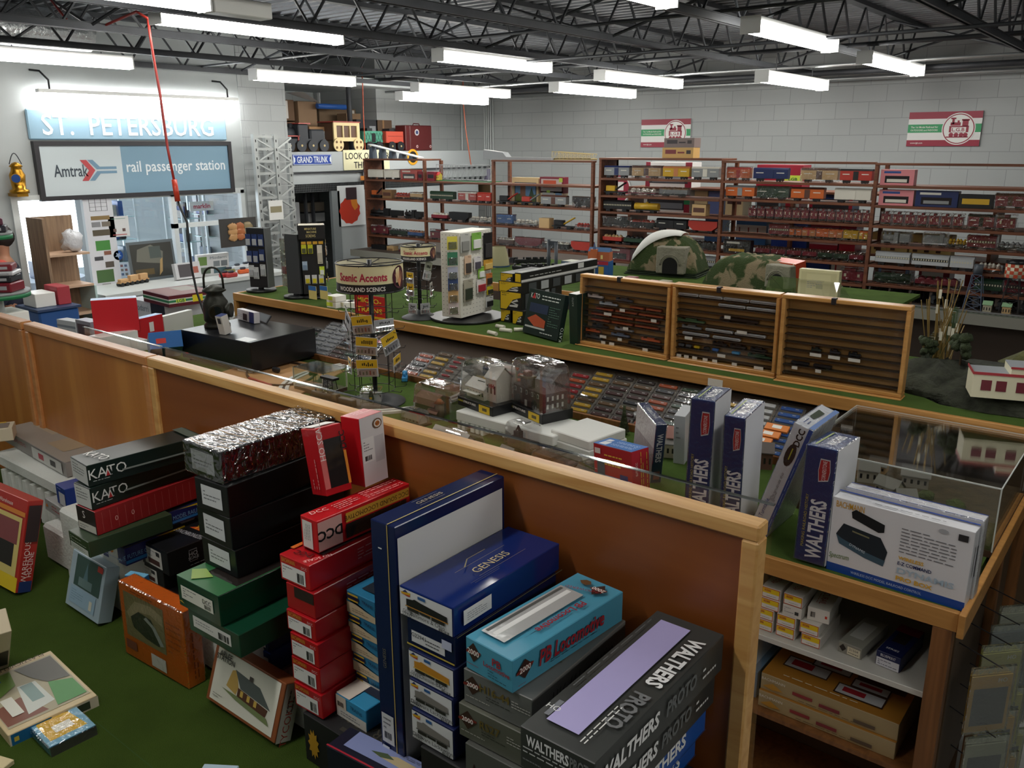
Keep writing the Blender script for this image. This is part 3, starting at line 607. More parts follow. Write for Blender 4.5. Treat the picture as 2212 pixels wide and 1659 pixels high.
# --- KATO style stack
KG, OFFW = '#10201a', '#dcdcd8'
def kato(w, l, h):
    return [('s', 'f', .02, .04, .97, .96, '#d4d5d3'), ('L', 'f', .12, .35, .8, .88, 4, '#6c6c70'),
            ('t', 'r', .155, .56, .024, 'KATO', '#dfe0de', 0, dict(bold=.0, w=.085)), ('p', 'r', [(.135, .36), (.165, .78), (.195, .36)], '#10201a'), ('p', 'r', [(.128, .33), (.152, .75), (.176, .33)], '#dfe0de'), ('p', 'r', [(.137, .33), (.153, .6), (.169, .33)], '#b8262c'),
            ('q', 'r', .27, .38, 1, .46, '#8d9490'), ('L', 'r', .03, .2, .27, .29, 1, '#c9cac8'),
            ('t', 't', .5, .15, .026, 'KATO', '#e8e8e4', 12, dict(w=.07)), ('q', 't', 0, .88, 1, .97, '#5d6a60')]
def redlong(w, l, h):
    d = [('q', 'f', 0, 0, 1, 1, '#26191c'), ('s', 'f', .03, .05, .97, .36, '#d2cec4'), ('L', 'f', .1, .1, .8, .3, 2, '#6c6c70'), ('t', 'f', .4, .72, .018, 'S', '#e2dad6')]
    for i in range(14): d.append(('q', 'r', .05+.065*i, .1, .0515+.065*i, .9, '#e08a80'))
    d += [('t', 'r', .16, .5, .012, '0', '#e8b0a8'), ('t', 'r', .3, .5, .012, '0', '#e8b0a8')]
    return d
def dgreen(w, l, h): return [('s', 'f', .08, .05, .95, .42, '#c9cec6'), ('L', 'f', .1, .5, .9, .85, 3, '#b9c4b4'), ('L', 'f', .15, .12, .8, .36, 2, '#77807a')]
z = stack(zt(.584), [
 ('train_box', 'upper of two long dark green boxes with white lettering and a red triangle', (152, 985), (187, 1006), 1053, KG, kato),
 ('train_box', 'lower of two long dark green boxes with white lettering and a red triangle', (159, 1041), (194, 1055), 1103, KG, kato),
 ('train_box', 'long red box with a drawn boxcar side, under the two dark green boxes', (164, 1089), (204, 1106), 1158, '#9c2226', redlong),
 ('train_box', 'small olive green box with pale label at the foot of the leftmost stack', (147, 1144), (190, 1171), 1206, '#33452f', dgreen, dict(ln=.2))], .29)
# support for it: white foam block behind
MB().box(-2.18, .86, ZT, -1.88, 1.07, z-.002, mat('foam', '#dfe0da', .8, bump=.2, bscale=120), .008).build('foam_block', label='white foam block under the small olive green box', cat='foam block')
# --- Athearn blue/yellow boxes
def ath(w, l, h):
    return [('q', 't', .0, .0, 1, 1, '#e8c81c'), ('w', 't', .22, .12, .9, 1, DARKWIN), ('q', 't', .9, 0, 1, 1, '#1c2a6c'), ('q', 'r', 0, .12, 1, .3, '#2f7fc8'), ('p', 'r', [(.0, 1), (.5, 1), (1, .8), (1, 1)], '#e8c81c'),
            ('t', 'r', .5, .5, .011, 'THE FUTURE OF MODEL RAILROADING', '#7fb0dc', 0, dict(w=.2)), ('t', 'f', .45, .64, .016, 'o', '#d85a2c', 0, dict(bold=.1)), ('q', 'f', .38, .55, .54, .68, '#e8a81c'), ('L', 'f', .1, .2, .9, .36, 1, '#b9c4d8')]
stack(zt(.733), [('train_box', 'navy blue box with yellow swoosh and dark window leaning on the black boxes', (263, 1103), (310, 1126), 1157, '#1c2a6c', ath, dict(ln=.24))], .2)
stack(zt(.775), [('train_box', 'small navy blue box with yellow swoosh, left of the black boxes', (218, 1161), (268, 1185), 1224, '#232463', ath, dict(ln=.16))], .2)
# --- black sound boxes
def tmb(w, l, h): return [('s', 'f', .18, .12, .78, .86, '#dcd8d2'), ('L', 'f', .24, .5, .7, .8, 3, '#8c8c90'), ('q', 'f', .3, .2, .7, .42, '#4c2a26'), ('q', 'f', .6, .62, .72, .8, '#2b2b2e')]
def tmt(w, l, h): return tmb(w, l, h)+[('t', 't', .62, .5, .016, 'SYNCHRONIZED', '#c9c9cc', 8, dict(w=.1)), ('p', 't', [(.35, .62), (.5, .72), (.62, .85), (.8, .76), (.95, .7), (.75, .64)], '#d0582c'), ('t', 't', .65, .7, .018, 'TIME', '#e8c81c', 8),
        ('q', 'r', .3, .28, .3+.12, .28+.5, '#9a9aa0'), ('q', 'r', .307, .31, .413, .75, '#141416'), ('t', 'r', .36, .6, .011, 'HO', '#c9c9cc'), ('t', 'r', .36, .43, .007, 'SCALE', '#c9c9cc'), ('L', 'r', .3, .12, .7, .18, 1, '#b9b9bc')]
stack(zt(.778), [
 ('train_box', 'black box with an orange emblem on its top, topmost above the orange kit', (305, 1160), (360.5, 1194), 1246, '#1a1a1c', tmt, dict(yaw=0)),
 ('train_box', 'second black box with white picture label, under the one with the orange emblem', (292, 1200), (352, 1236), 1276, '#1a1a1c', tmb, dict(yaw=0, ln=.2)),
 ('train_box', 'lowest black box with white picture label, above the orange kit box', (327, 1252), (386, 1290), ZT+.001, '#1a1a1c', tmb, dict(yaw=0, ln=.2))], .22)
# --- plain black boxes (topmost in shrink wrap)
def blk(w, l, h): return [('s', 'f', .2, .18, .82, .84, '#d6d8da'), ('L', 'f', .26, .35, .76, .7, 3, '#76787c')]
BLKG = '#14191a'
WRK = clear('wrinkled_wrap', gloss=.2, rough=.06, wrinkle=1.0, wscale=34, stretch=(.6, 1.6, 1))
z = stack(zt(.461), [
 ('locomotive_box', 'shiny black box in crinkled shrink wrap, topmost of the tall black stack', (395.5, 950), (474, 978), 1047, '#0f1213', blk, dict(wrap=WRK, ln=.31)),
 ('locomotive_box', 'second black box from the top of the tall stack with square white labels', (417, 1029), (489.5, 1052), 1120, '#0d0f10', blk),
 ('locomotive_box', 'third box down in the tall stack, greenish black with a square white label', (424, 1089), (495.5, 1120), 1189, BLKG, blk),
 ('locomotive_box', 'fourth box down in the tall stack, greenish black and resting on the green box', (435, 1156.5), (507.6, 1190), 1250, BLKG, blk)], .31)
FOAM = mat('foam', '#dfe0da', .8, bump=.2, bscale=120)
# --- green spectrum boxes
GN = '#12402c'
def g1(w, l, h): return [('q', 't', 0, 0, 1, 1, '#2d6a3c'), ('w', 't', .28, .14, .98, .9, DARKWIN), ('s', 'f', .1, .32, .86, .76, '#e8e6da'), ('L', 'f', .15, .4, .6, .72, 4, '#55585a'), ('t', 'f', .72, .6, .009, 'DCC', '#222222'), ('B', 'f', .66, .37, .8, .5), ('p', 'f', [(.02, .2), (.16, .16), (.1, .24)], '#b8962c'), ('p', 't', [(.05, .1), (.3, .02), (.5, .12), (.2, .16)], '#8aa84c')]
def g2(w, l, h): return [('s', 'f', .1, .3, .84, .8, '#e0dfda'), ('L', 'f', .15, .45, .5, .7, 2, '#8c8c90'), ('B', 'f', .6, .36, .8, .66)]
zGR = z
z = stack(zGR-.001, [('kit_box', 'dark green box with window and white barcode label under the tall black stack', (382, 1241), (471, 1288), 1355, GN, g1, dict(yaw=.02, rough=.2, ln=.3)),
 ('kit_box', 'plain dark green box with barcode label, lowest under the tall black stack', (392, 1318), (516, 1372), 1423, GN, g2, dict(yaw=.02, ln=.3))], .3)
MB().box(-1.6, .86, ZT, -1.36, 1.06, z-.002, FOAM, .008).build('foam_block', label='white foam block holding up the dark green boxes', cat='foam block')
# --- blue boxes
BL, BLN = '#1c3f8c', '#1b2246'
def bb(w, l, h): return barlabel(.12, .1, .9, .74)+[('t', 'f', .3, .86, .006, 'BACHMANN', '#a8903c', 0, dict(w=.025))]
def b1(w, l, h): return barlabel(.05, .06, .95, .66)+[('t', 'f', .28, .84, .008, 'BACHMANN', '#c8a83c', 0, dict(w=.035)), ('w', 't', .2, .12, .96, .95, DARKWIN), ('q', 't', 0, 0, .1, 1, '#b07c3c'), ('L', 'r', .1, .12, .75, .9, 7, '#b9c0d8'), ('q', 'f', 0, .9, .3, 1, '#b07c3c')]
z = stack(zt(.610), [
 ('locomotive_box', 'navy window box with small print on its side, topmost of the blue boxes', (527, 1094), (577.5, 1113), 1159, BLN, b1),
 ('locomotive_box', 'blue box with white barcode label, second from the top of the blue boxes', (529, 1142), (580, 1161), 1207, BL, bb),
 ('locomotive_box', 'blue box with a torn white label, third of the blue boxes', (541, 1193), (589.6, 1207), 1246, BL, bb)], .26)
def b4(w, l, h): return barlabel(.08, .1, .92, .7)+[('t', 'f', .3, .86, .008, 'BACHMANN', '#c8a83c', 0, dict(w=.035)), ('w', 't', .35, .3, .95, .95, DARKWIN), ('t', 't', .5, .12, .014, 'DCC', '#10183c', 190, dict(bold=.03)), ('t', 't', .85, .45, .009, 'HO SCALE', '#dfe0ee', 260), ('L', 'r', .1, .3, .8, .85, 4, '#9aa6d8')]
z4 = z
z = stack(min(z, zt(.84)) if False else z-.001, [
 ('locomotive_box', 'bright blue window box with barcode label beside the green boxes', (503, 1252), (557, 1272), 1322, '#26429c', b4),
 ('locomotive_box', 'blue box with yellow corner badge, right under the bright blue window box', (501, 1305), (557, 1327), 1376, BL, lambda w, l, h: bb(w, l, h)+[('q', 't', 0, 0, .4, .3, '#d8b83c')]),
 ('locomotive_box', 'thin dark blue box squeezed near the bottom of the blue stack', (528, 1363), (577.5, 1371.5), 1409, '#14264c', lambda w, l, h: barlabel(.03, .2, .85, .95)),
 ('locomotive_box', 'lowest blue box with barcode label, in front of the station kit', (529, 1391), (584, 1412), 1459, BL, bb)], .22)
MB().box(-1.34, .86, ZT, -1.2, 1.06, max(z-.002, ZT+.01), FOAM, .004).build('foam_block', label='thin white foam block under the blue boxes', cat='foam block')
# --- red boxes
RED = '#b3161f'
def d1(w, l, h): return [('s', 'f', .12, .05, .7, .9, '#e0ddd8'), ('L', 'f', .2, .3, .6, .8, 4, '#8c8c90', 1), ('w', 'r', .28, .1, .95, .55, DARKWIN), ('q', 'r', .0, .05, .24, .95, '#dba8a0'), ('t', 'r', .12, .5, .02, 'DCC', '#1a1a1a', 180, dict(bold=.03)), ('q', 'r', .28, .6, .98, .9, '#d8a03c'), ('t', 'r', .62, .74, .009, 'DCC SOUND LOCOMOTIVE', '#3a2416', 180, dict(w=.16)), ('L', 't', .3, .25, .9, .5, 4, '#e8a8a4', 1), ('L', 't', .2, .55, .95, .95, 5, '#e8a8a4', 1), ('t', 't', .4, .12, .012, 'DCC', '#f0d0cc', 80)]
def redb(w, l, h): return barlabel(.06, .1, .86, .7)+[('t', 'f', .32, .86, .0085, 'BACHMANN', '#d8a83c', 0, dict(w=.036)), ('t', 'f', .85, .82, .005, 'DCC', '#e8c8c4'), ('L', 'r', .45, .3, .98, .8, 4, '#d88c88')]
def d2(w, l, h): return redb(w, l, h)+[('w', 't', .22, .16, .9, .95, FILM), ('q', 't', .22, .16, .9, .95, '#4a3a3c'), ('q', 't', .0, .1, .12, 1, '#e0702c'), ('t', 't', .5, .09, .014, 'DCC', '#5c1014', 190, dict(bold=.03)), ('t', 't', .93, .1, .008, 'HO SCALE', '#f4d8d4', 250)]
stack(zt(.541), [('locomotive_box', 'red box with orange sound locomotive strip, lying under the two upright red boxes', (648, 1111), (684, 1126), 1196, '#c41c24', d1, dict(ln=.28))], .28)
z = stack(zt(.599), [
 ('locomotive_box', 'red window box with crinkled film, topmost of the tall red stack', (601, 1196), (667, 1222), 1278, '#c01a22', d2, dict(yaw=.03)),
 ('locomotive_box', 'red box with its end flap standing open, second of the tall red stack', (614.6, 1257), (678, 1283), 1339, '#a8141c', lambda w, l, h: [('q', 'f', .3, .55, .98, .97, '#2a1c18'), ('L', 'r', .3, .4, .9, .8, 3, '#d88c88')], dict(yaw=.03)),
 ('locomotive_box', 'red box with white barcode label, third from the top of the red stack', (613, 1316), (680, 1343), 1388, RED, redb, dict(yaw=.03)),
 ('locomotive_box', 'red box with white barcode label, third from the bottom of the red stack', (621, 1366), (686, 1393), 1445, RED, redb, dict(yaw=.03)),
 ('locomotive_box', 'red box with white barcode label, second from the bottom of the red stack', (624, 1417), (690, 1446), 1499, RED, redb, dict(yaw=.03)),
 ('locomotive_box', 'red box with white barcode label, lowest of the red stack', (632, 1472), (694, 1503), 1555, RED, redb, dict(yaw=.03))], .25)
ZB1 = z
# two upright red boxes standing on the red sound box
zt1 = zt(.541)+.001
def upr(BL_, BR_, TL, d, lab, deco, col='#b81a22', z=zt1, name='locomotive_box', dy=0):
    M4, w, l, h = lean(BL_, BR_, TL, d, z); M4.translation.y += dy; return carton(name, lab, 'box', M4, w, l, h, col, deco(w, l, h) if callable(deco) else deco, .3)
upr((707, 1085), (762, 1067), (680.5, 940), .052, 'red box standing on end with a large dark window and print on its edge', lambda w, l, h: [('w', 'f', .22, .1, .9, .82, DARKWIN), ('q', 'f', .0, .1, .2, .98, '#d8706c'), ('t', 'f', .1, .83, .012, 'HO SCALE', '#f4e4e0', 90), ('q', 'f', .9, .1, 1, .6, '#e08a2c'), ('t', 'f', .94, .76, .012, 'DCC', '#1a1a1a', 90, dict(bold=.02)), ('q', 't', .05, .3, .95, .95, '#e4e0dc'), ('L', 'l', .25, .1, .75, .55, 3, '#d89490', 1)])
upr((789, 1056), (838, 1034), (774.6, 909), .05, 'upright red box with white back, address label and round emblem', lambda w, l, h: [('q', 'f', 0, 0, 1, 1, '#d9d4d6'), ('q', 'f', .55, .3, .95, .68, '#c4c0c4'), ('s', 'f', .02, .34, .52, .7, '#e6e3e2'), ('L', 'f', .08, .5, .45, .66, 4, '#77777c'), ('B', 'f', .1, .37, .38, .44), ('p', 'f', [(.72+.2*math.cos(i*.5236), .86+.075*math.sin(i*.5236)) for i in range(12)], '#6a4a34'), ('p', 'f', [(.72+.15*math.cos(i*.5236), .86+.056*math.sin(i*.5236)) for i in range(12)], '#e6e3e2'), ('p', 'f', [(.72+.1*math.cos(i*.5236), .86+.038*math.sin(i*.5236)) for i in range(12)], '#c8742c'), ('t', 'f', .72, .86, .01, '5', '#5c2a1c', 90), ('L', 't', .2, .3, .9, .8, 3, '#e8b8b4')], dy=-.0)
# --- cyan / cream boxes partly behind the navy case
CY, CRE = '#2f7fa8', '#d8c6a4'
def cy(w, l, h): return [('q', 'f', 0, 0, 1, .5, CRE), ('p', 'f', [(0, .5), (.3, .62), (.6, .4), (1, .3), (1, .6), (0, .6)], '#2f86b0'), ('q', 'f', .06, .6, .42, .92, '#e0b83c'), ('q', 'f', .02, .68, .46, .84, '#1c2440'), ('t', 'f', .75, .75, .006, 'TRAINS', '#1c2c4c', -6), ('L', 'f', .2, .12, .8, .32, 2, '#8c7c64'), ('q', 't', .3, .1, .9, .9, '#26303c')]
xl = 812
z = ZB1+.002; rows = []
ys = [1272, 1318, 1360, 1403, 1443]
Y_ = .9
for i in range(5):
    xL = (748, 752, 758, 762, 768)[i]; a = PY(xL, ys[i], Y_); b_ = PY(xL, (ys+[1492])[i+1], Y_)
    M4 = frame(V((a.x, Y_, b_.z)), V((1, 0, 0)), V((0, 1, 0)), UP)
    carton('train_box', ['top', 'second', 'third', 'fourth', 'lowest'][i]+' cyan and cream box of the stack squeezed between red boxes and navy case', 'box', M4, .075, .17, a.z-b_.z-.001, CY, cy(0, 0, 0) if i < 4 else cy(0, 0, 0)+[('s', 'f', .3, -.3, 1, .7, '#dcd6cc'), ('L', 'f', .4, .0, .9, .5, 3, '#77705c')])
    zlow = b_.z
# black carton carrying the stacks
B0, B1 = PZ(654, 1539, ZB1-.003), PZ(1400, 1800, ZB1)
zk = ZB1-.003
t = carton('large_black_carton', 'large matt black carton with gold sun sticker at the foot of the stacks', 'box', frame(V((B0.x, B0.y, ZT+.0005)), V((1, 0, 0)), V((0, 1, 0)), UP), .36, .30, zk-ZT, '#151517',
 [('t', 't', .33, .14, .022, 'DRAGON', '#4a4438', 180), ('q', 't', .25, .03, .32, .06, '#3a362e')]+[('p', 'f', [(.075+(.045 if i % 2 else .03)*math.cos(i*.2856), .45+(.32 if i % 2 else .22)*math.sin(i*.2856)) for i in range(22)], '#c0902c')], .6)
z = stack(zk+.044+.002, [('train_box', 'single bright cyan and white box lying in front of the cyan stack', (723, 1498), (790, 1535), zk+.001, '#3a96c4', lambda w, l, h: [('q', 'f', 0, 0, 1, .45, '#e0dcd4'), ('s', 'f', 0, .42, .34, 1, '#dcd0c0'), ('B', 'f', .05, .5, .25, .72), ('t', 'f', .68, .72, .007, 'TRAINS', '#143c5c', -4), ('L', 'f', .15, .12, .8, .36, 2, '#6c7076'), ('s', 't', .0, .0, .45, .6, '#e0d4c8'), ('q', 't', .45, .4, 1, 1, '#22283c')], dict(ln=.085, yaw=-.02))], .08)
# --- tall navy case standing on edge
zN = zt(.479); A, B, Cc = PZ(799, 1120.5, zN), PZ(852, 1140, zN), PZ(1078, 1029, zN)
zb = zk+.001
GEN = [('p', '{f}', [(.3, .3), (.55, .62), (.9, .7), (.7, .4)], '#8f8250')]
def genlogo(face, u, v, s, a=0):
    def R_(x, y): return (u+s*x, v+s*y)
    ln = []
    for (x0, y0, x1, y1) in ((-1, -.35, -.6, .12), (-.6, .12, -.35, .12), (-.3, .5, .1, .62), (-.35, .12, -.3, .5), (.1, .62, .4, .35), (-1, -.35, .7, -.35), (-.85, -.5, .3, -.5), (.45, .3, 1.1, .3), (.7, -.35, 1.1, .1), (.7, .1, 1.3, .1), (.8, -.1, 1.4, -.1)):
        n = math.hypot(x1-x0, y1-y0); dx, dy = -(y1-y0)/n*.025, (x1-x0)/n*.025
        ln.append(('p', face, [R_(x0, y0), R_(x1, y1), R_(x1+dx, y1+dy), R_(x0+dx, y0+dy)], '#9a8c62'))
    return ln
t = carton('train_set_case', 'tall navy blue case with gold stripe and white side, standing on edge', 'case', frame(V((A.x, (A.y+B.y)/2, zb)), V((1, 0, 0)), V((0, 1, 0)), UP), B.x-A.x, min(.27, YP_-.006-B.y), zN-zb, '#14204a',
 [('q', 'f', .68, 0, .72, 1, '#b9a25c'), ('q', 't', .68, 0, .72, 1, '#b9a25c'), ('w', 'r', .015, .0, .97, .955, mat('white_gloss_card', '#dcdcda', .35)), ('s', 'f', .1, .07, .62, .2, '#d9d9dc'), ('B', 'f', .2, .09, .5, .12), ('s', 'f', .1, .01, .4, .055, '#e0e0e2'), ('L', 'f', .18, .13, .5, .19, 3, '#77777c'),
 ('t', 't', .38, .42, .008, 'GENESIS', '#a8986a', 90, dict(w=.06)), ('q', 't', .2, .3, .215, .52, '#6c6650'), ('q', 't', .56, .3, .575, .52, '#6c6650'), ('q', 'f', .35, .9, .5, .905, '#e8e8e8'), ('t', 'f', .4, .45, .007, 'GENESIS', '#6c6650', 90)], .15)
# --- navy locomotive boxes with pictures of engines
NV = '#152a6b'
def locopic(c1, c2, y=.42):
    return [('p', 'f', [(.14, y), (.14, y+.24), (.26, y+.27), (.3, y+.32), (.42, y+.28), (.9, y+.2), (.9, y)], c1), ('q', 'f', .12, y-.02, .92, y+.015, c2), ('q', 'f', .16, y-.13, .38, y-.02, '#2a2826'), ('q', 'f', .62, y-.13, .86, y-.02, '#2a2826'), ('q', 'f', .4, y-.1, .6, y-.02, '#2a2826')]
def gen(c1, c2, l1, l2, l3):
    def f(w, l, h):
        return [('s', 'f', .01, .02, .98, .95, '#dfdfe1')]+[('p', 'f', [(.05, .82), (.12, .94), (.2, .82)], '#26336c'), ('p', 'f', [(.03, .83), (.22, .88), (.21, .8), (.05, .76)], '#d8a82c'), ('p', 'f', [(.04, .77), (.22, .8), (.2, .74)], '#b83a2c'), ('q', 'f', .36, .8, .5, .9, '#2f5f9c')]+locopic(c1, c2)+[
         ('t', 'f', .17, .22, .007, l1, '#2b2b2e', 0, dict(w=.02)), ('t', 'f', .55, .22, .007, l2, '#2b2b2e'), ('t', 'f', .16, .13, .006, l3, '#2b2b2e', 0, dict(w=.02)), ('B', 'f', .76, .07, .95, .16)]
    return f
def gtop(w, l, h): return gen('#1d1d1f', '#c08a3c', 'G62700', 'Baltimore & Ohio', 'SOUND')(w, l, h)+[('t', 't', .6, .52, .016, 'GENESIS', '#c9b98a', 90, dict(w=.085))]+[('q', 't', .42, .28, .425, .74, '#8f8660'), ('q', 't', .75, .34, .755, .78, '#8f8660'), ('p', 't', [(.42, .36), (.28, .45), (.28, .62), (.29, .62), (.29, .455), (.43, .37)], '#8f8660'), ('q', 't', .8, .24, .803, .5, '#8f8660'), ('q', 't', .84, .26, .843, .48, '#8f8660'), ('s', 'r', .06, .3, .3, .8, '#e4e2e0'), ('L', 'r', .09, .38, .26, .68, 4, '#8c8c90'), ('q', 'r', 0, .02, 1, .05, '#6c6446')]
z = stack(zt(.557), [
 ('locomotive_box', 'topmost navy box with gold winged lid emblem and black engine on its label', (862, 1263), (979, 1313), 1378, NV, gtop, dict(rough=.12, yaw=0, ln=.27)),
 ('locomotive_box', 'navy box with a small white strip label and yellow stripe, second of the navy stack', (879, 1330), (982, 1378), 1442, '#101a40', lambda w, l, h: [('s', 'f', .1, .22, .8, .62, '#d9d9dc'), ('t', 'f', .25, .48, .007, 'G22941', '#2b2b2e'), ('L', 'f', .4, .28, .7, .52, 2, '#55555a'), ('q', 'f', 0, .06, 1, .12, '#c8b04c'), ('s', 'f', .75, .5, .95, .8, '#c4c8e0')], dict(yaw=0, rough=.2)),
 ('locomotive_box', 'navy box with an orange and yellow engine on its label', (880, 1400), (981, 1447), 1508, '#1a2350', gen('#c88a2c', '#d8b04c', 'ATHG40875', 'Chessie-B&O', 'SOUND'), dict(yaw=0)),
 ('locomotive_box', 'navy box with a grey freight engine on its label, second from the bottom', (882, 1464), (978, 1511), 1570, '#1a2350', gen('#85807c', '#5c5a58', 'G22839', 'Delaware Lackawanna', 'SOUND'), dict(yaw=0)),
 ('locomotive_box', 'navy box with a grey freight engine on its label, lowest of the navy stack', (884, 1531), (980, 1577), max(9.1, 1643), '#1a2350', gen('#85807c', '#5c5a58', 'G22839A', 'Delaware Lackawanna', 'SOUND'), dict(yaw=0))], .26)
# base carton under the navy stack
MB().box(PZ(884, 1640, z).x-.01, .80, ZT+.0005, PZ(884, 1640, z).x+.16, 1.06, z-.001, C('#1b1b1d', .5), .002).build('storage_box', label='low black box under the navy locomotive boxes', cat='box')
# --- blue PB locomotive and grey boxes
PB = '#4f9cb8'
def dia(face, u, v, su, sv, c='#3c2620', txt='2000', s=.013, rot=0): return [('p', face, [(u-su, v), (u, v-sv), (u+su, v), (u, v+sv)], c), ('p', face, [(u-su*1.05, v-sv*.25), (u-su*.6, v-sv*.25), (u+su*1.05, v+sv*.1), (u+su*1.05, v+sv*.3), (u+su*.4, v+sv*.3), (u-su*1.05, v)], '#7c2a22'), ('t', face, u, v+sv*.02, s*.75, txt, '#f0e8e0', rot, dict(bold=.02))]
def pb(w, l, h):
    return dia('f', .18, .62, .15, .3, s=.012)+[('t', 'f', .68, .66, .012, 'PB', '#a02430', 0, dict(bold=.02)), ('t', 'f', .68, .48, .008, 'Locomotive', '#a02430', 0, dict(bold=.02)), ('L', 'f', .5, .12, .9, .38, 3, '#2a5568'), ('L', 'f', .05, .22, .3, .28, 1, '#a02430')]+dia('r', .09, .58, .065, .3, s=.012)+[
     ('t', 'r', .5, .6, .026, 'PB Locomotive', '#a02430', 0, dict(bold=.025, shear=.2, w=.155)), ('L', 'r', .3, .25, .75, .38, 2, '#2a5568'), ('L', 'r', .03, .16, .14, .2, 1, '#a02430'),
     ('w', 't', .12, .08, .62, .78, mat('silver_tray', '#c9cbcb', .25, .3, bump=.3, bscale=22)), ('q', 't', .3, .1, .4, .76, '#f0f0ee'), ('q', 't', .16, .1, .22, .76, '#5c5c58'), ('t', 't', .78, .5, .014, 'PB Locomotive', '#a02430', 270, dict(bold=.02, w=.11)), ('L', 't', .66, .2, .72, .6, 1, '#3a7890', 1)]+dia('t', .72, .88, .14, .07, txt='2000', rot=180, s=.012)+[('p', 't', [(.28, .9), (.36, .93), (.46, .93), (.52, .9), (.46, .875), (.36, .875)], '#6b4a2c'), ('t', 't', .52, .82, .007, 'UNPOWERED', '#a02430', 200)]
def gr(nm):
    def f(w, l, h):
        return dia('f', .14, .6, .13, .28, s=.011)+[('t', 'f', .47, .66, .014, nm, '#6c5c2c', 0, dict(bold=.02)), ('L', 'f', .35, .35, .7, .5, 2, '#2b2a28'), ('L', 'f', .72, .5, .98, .75, 3, '#c9c6c0'), ('L', 'f', .05, .22, .4, .3, 1, '#b9b6b0'), ('t', 't', .82, .5, .018, 'Locomotive', '#4a4632', 270, dict(bold=.02)), ('t', 'r', .5, .55, .022, nm+' Locomotive', '#262624', 0, dict(shear=.2, w=.17))]
    return f
GY = '#6d6e6c'
z = stack(zt(.588), [('locomotive_box', 'light blue box with red lettering and a silver coach seen in its window', (1006, 1372), (1107, 1427), 1499, PB, pb, dict(yaw=-.08, ln=.262)),
 ], .27)
z = stack(z-.001, [
 ('locomotive_box', 'grey box with gold lettering right under the light blue box', (984, 1456), (1150, 1511), 1586, GY, gr('H16-44'), dict(yaw=.02)),
 ('locomotive_box', 'grey box with gold lettering, second under the light blue box', (976, 1528), (1140, 1590), 1664, '#636459', gr('RS27'), dict(yaw=.02)),
 ('locomotive_box', 'grey box with gold lettering at the bottom edge, lowest of its stack', (985, 1622), (1150, 1680), ZT+.001, '#5c5d58', gr('RS27'), dict(yaw=.02))], .26)
# --- dark grey passenger car boxes
def wp(w, l, h, top=True):
    d = [('t', 'f', .38, .74, .016, 'WALTHERS', '#efefef', 0, dict(bold=.03, w=.066)), ('t', 'f', .84, .74, .016, 'PROTO', '#7d7f80', 0, dict(bold=.03, w=.036)), ('L', 'f', .05, .4, .8, .6, 2, '#c9c9c9'), ('L', 'f', .05, .2, .3, .32, 1, '#77797b'),
         ('t', 'r', .23, .55, .024, 'WALTHERS', '#efefef', 0, dict(bold=.035, w=.15, shear=.15)), ('t', 'r', .62, .55, .024, 'PROTO', '#6c6f70', 0, dict(bold=.035, w=.09, shear=.15)), ('L', 'r', .8, .3, .97, .7, 2, '#e0e0de')]
    if top: d += [('w', 't', .18, .08, .62, .93, mat('lilac_tray', '#b7aee0', .3, bump=.25, bscale=9)), ('q', 't', .1, .1, .17, .2, '#7c7f86'), ('t', 't', .13, .15, .01, 'HO', '#efefef', 0), ('t', 't', .82, .68, .026, 'WALTHERS', '#efefef', 270, dict(bold=.035, w=.14)), ('t', 't', .82, .3, .026, 'PROTO', '#77797b', 270, dict(bold=.035, w=.085)), ('L', 't', .68, .05, .78, .3, 2, '#e0e0de', 1), ('L', 't', .06, .3, .1, .9, 1, '#6c6f70', 1)]
    return d
z = stack(zt(.608), [('passenger_car_box', 'large dark grey box with lilac tray behind its window and white lettering', (1128, 1562), (1286, 1649), zt(.608)-.062, '#3b3d3c', wp, dict(ln=.36, yaw=0)),
 ('passenger_car_box', 'second dark grey box with white lettering, under the one with the lilac tray', (1134, 1620), (1292, 1710), zt(.608)-.125, '#343635', lambda w, l, h: wp(w, l, h, False), dict(ln=.36, yaw=0))], .36)
def wb(w, l, h): return [('t', 'r', .5, .5, .024, 'WALTHERS', '#efefef', 0, dict(bold=.035, w=.17)), ('L', 'r', .2, .8, .9, .92, 1, '#d8c83c'), ('q', 'r', 0, .02, 1, .05, '#14386c')]
z = stack(z-.001, [('passenger_car_box', 'upper bright blue box under the dark grey boxes at the bottom edge', (1140, 1670), (1298, 1765), z-.055, '#1a55a8', wb, dict(ln=.36, yaw=0)), ('passenger_car_box', 'lower bright blue box under the dark grey boxes at the bottom edge', (1142, 1700), (1300, 1800), z-.11, '#1a55a8', wb, dict(ln=.36, yaw=0))], .36)
MB().box(PZ(1140, 1670, z).x, .72, ZT+.0005, -.47, 1.07, z-.001, C('#1b1b1d', .5), .002).build('storage_box', label='black box under the bright blue boxes, at the bottom edge', cat='box')
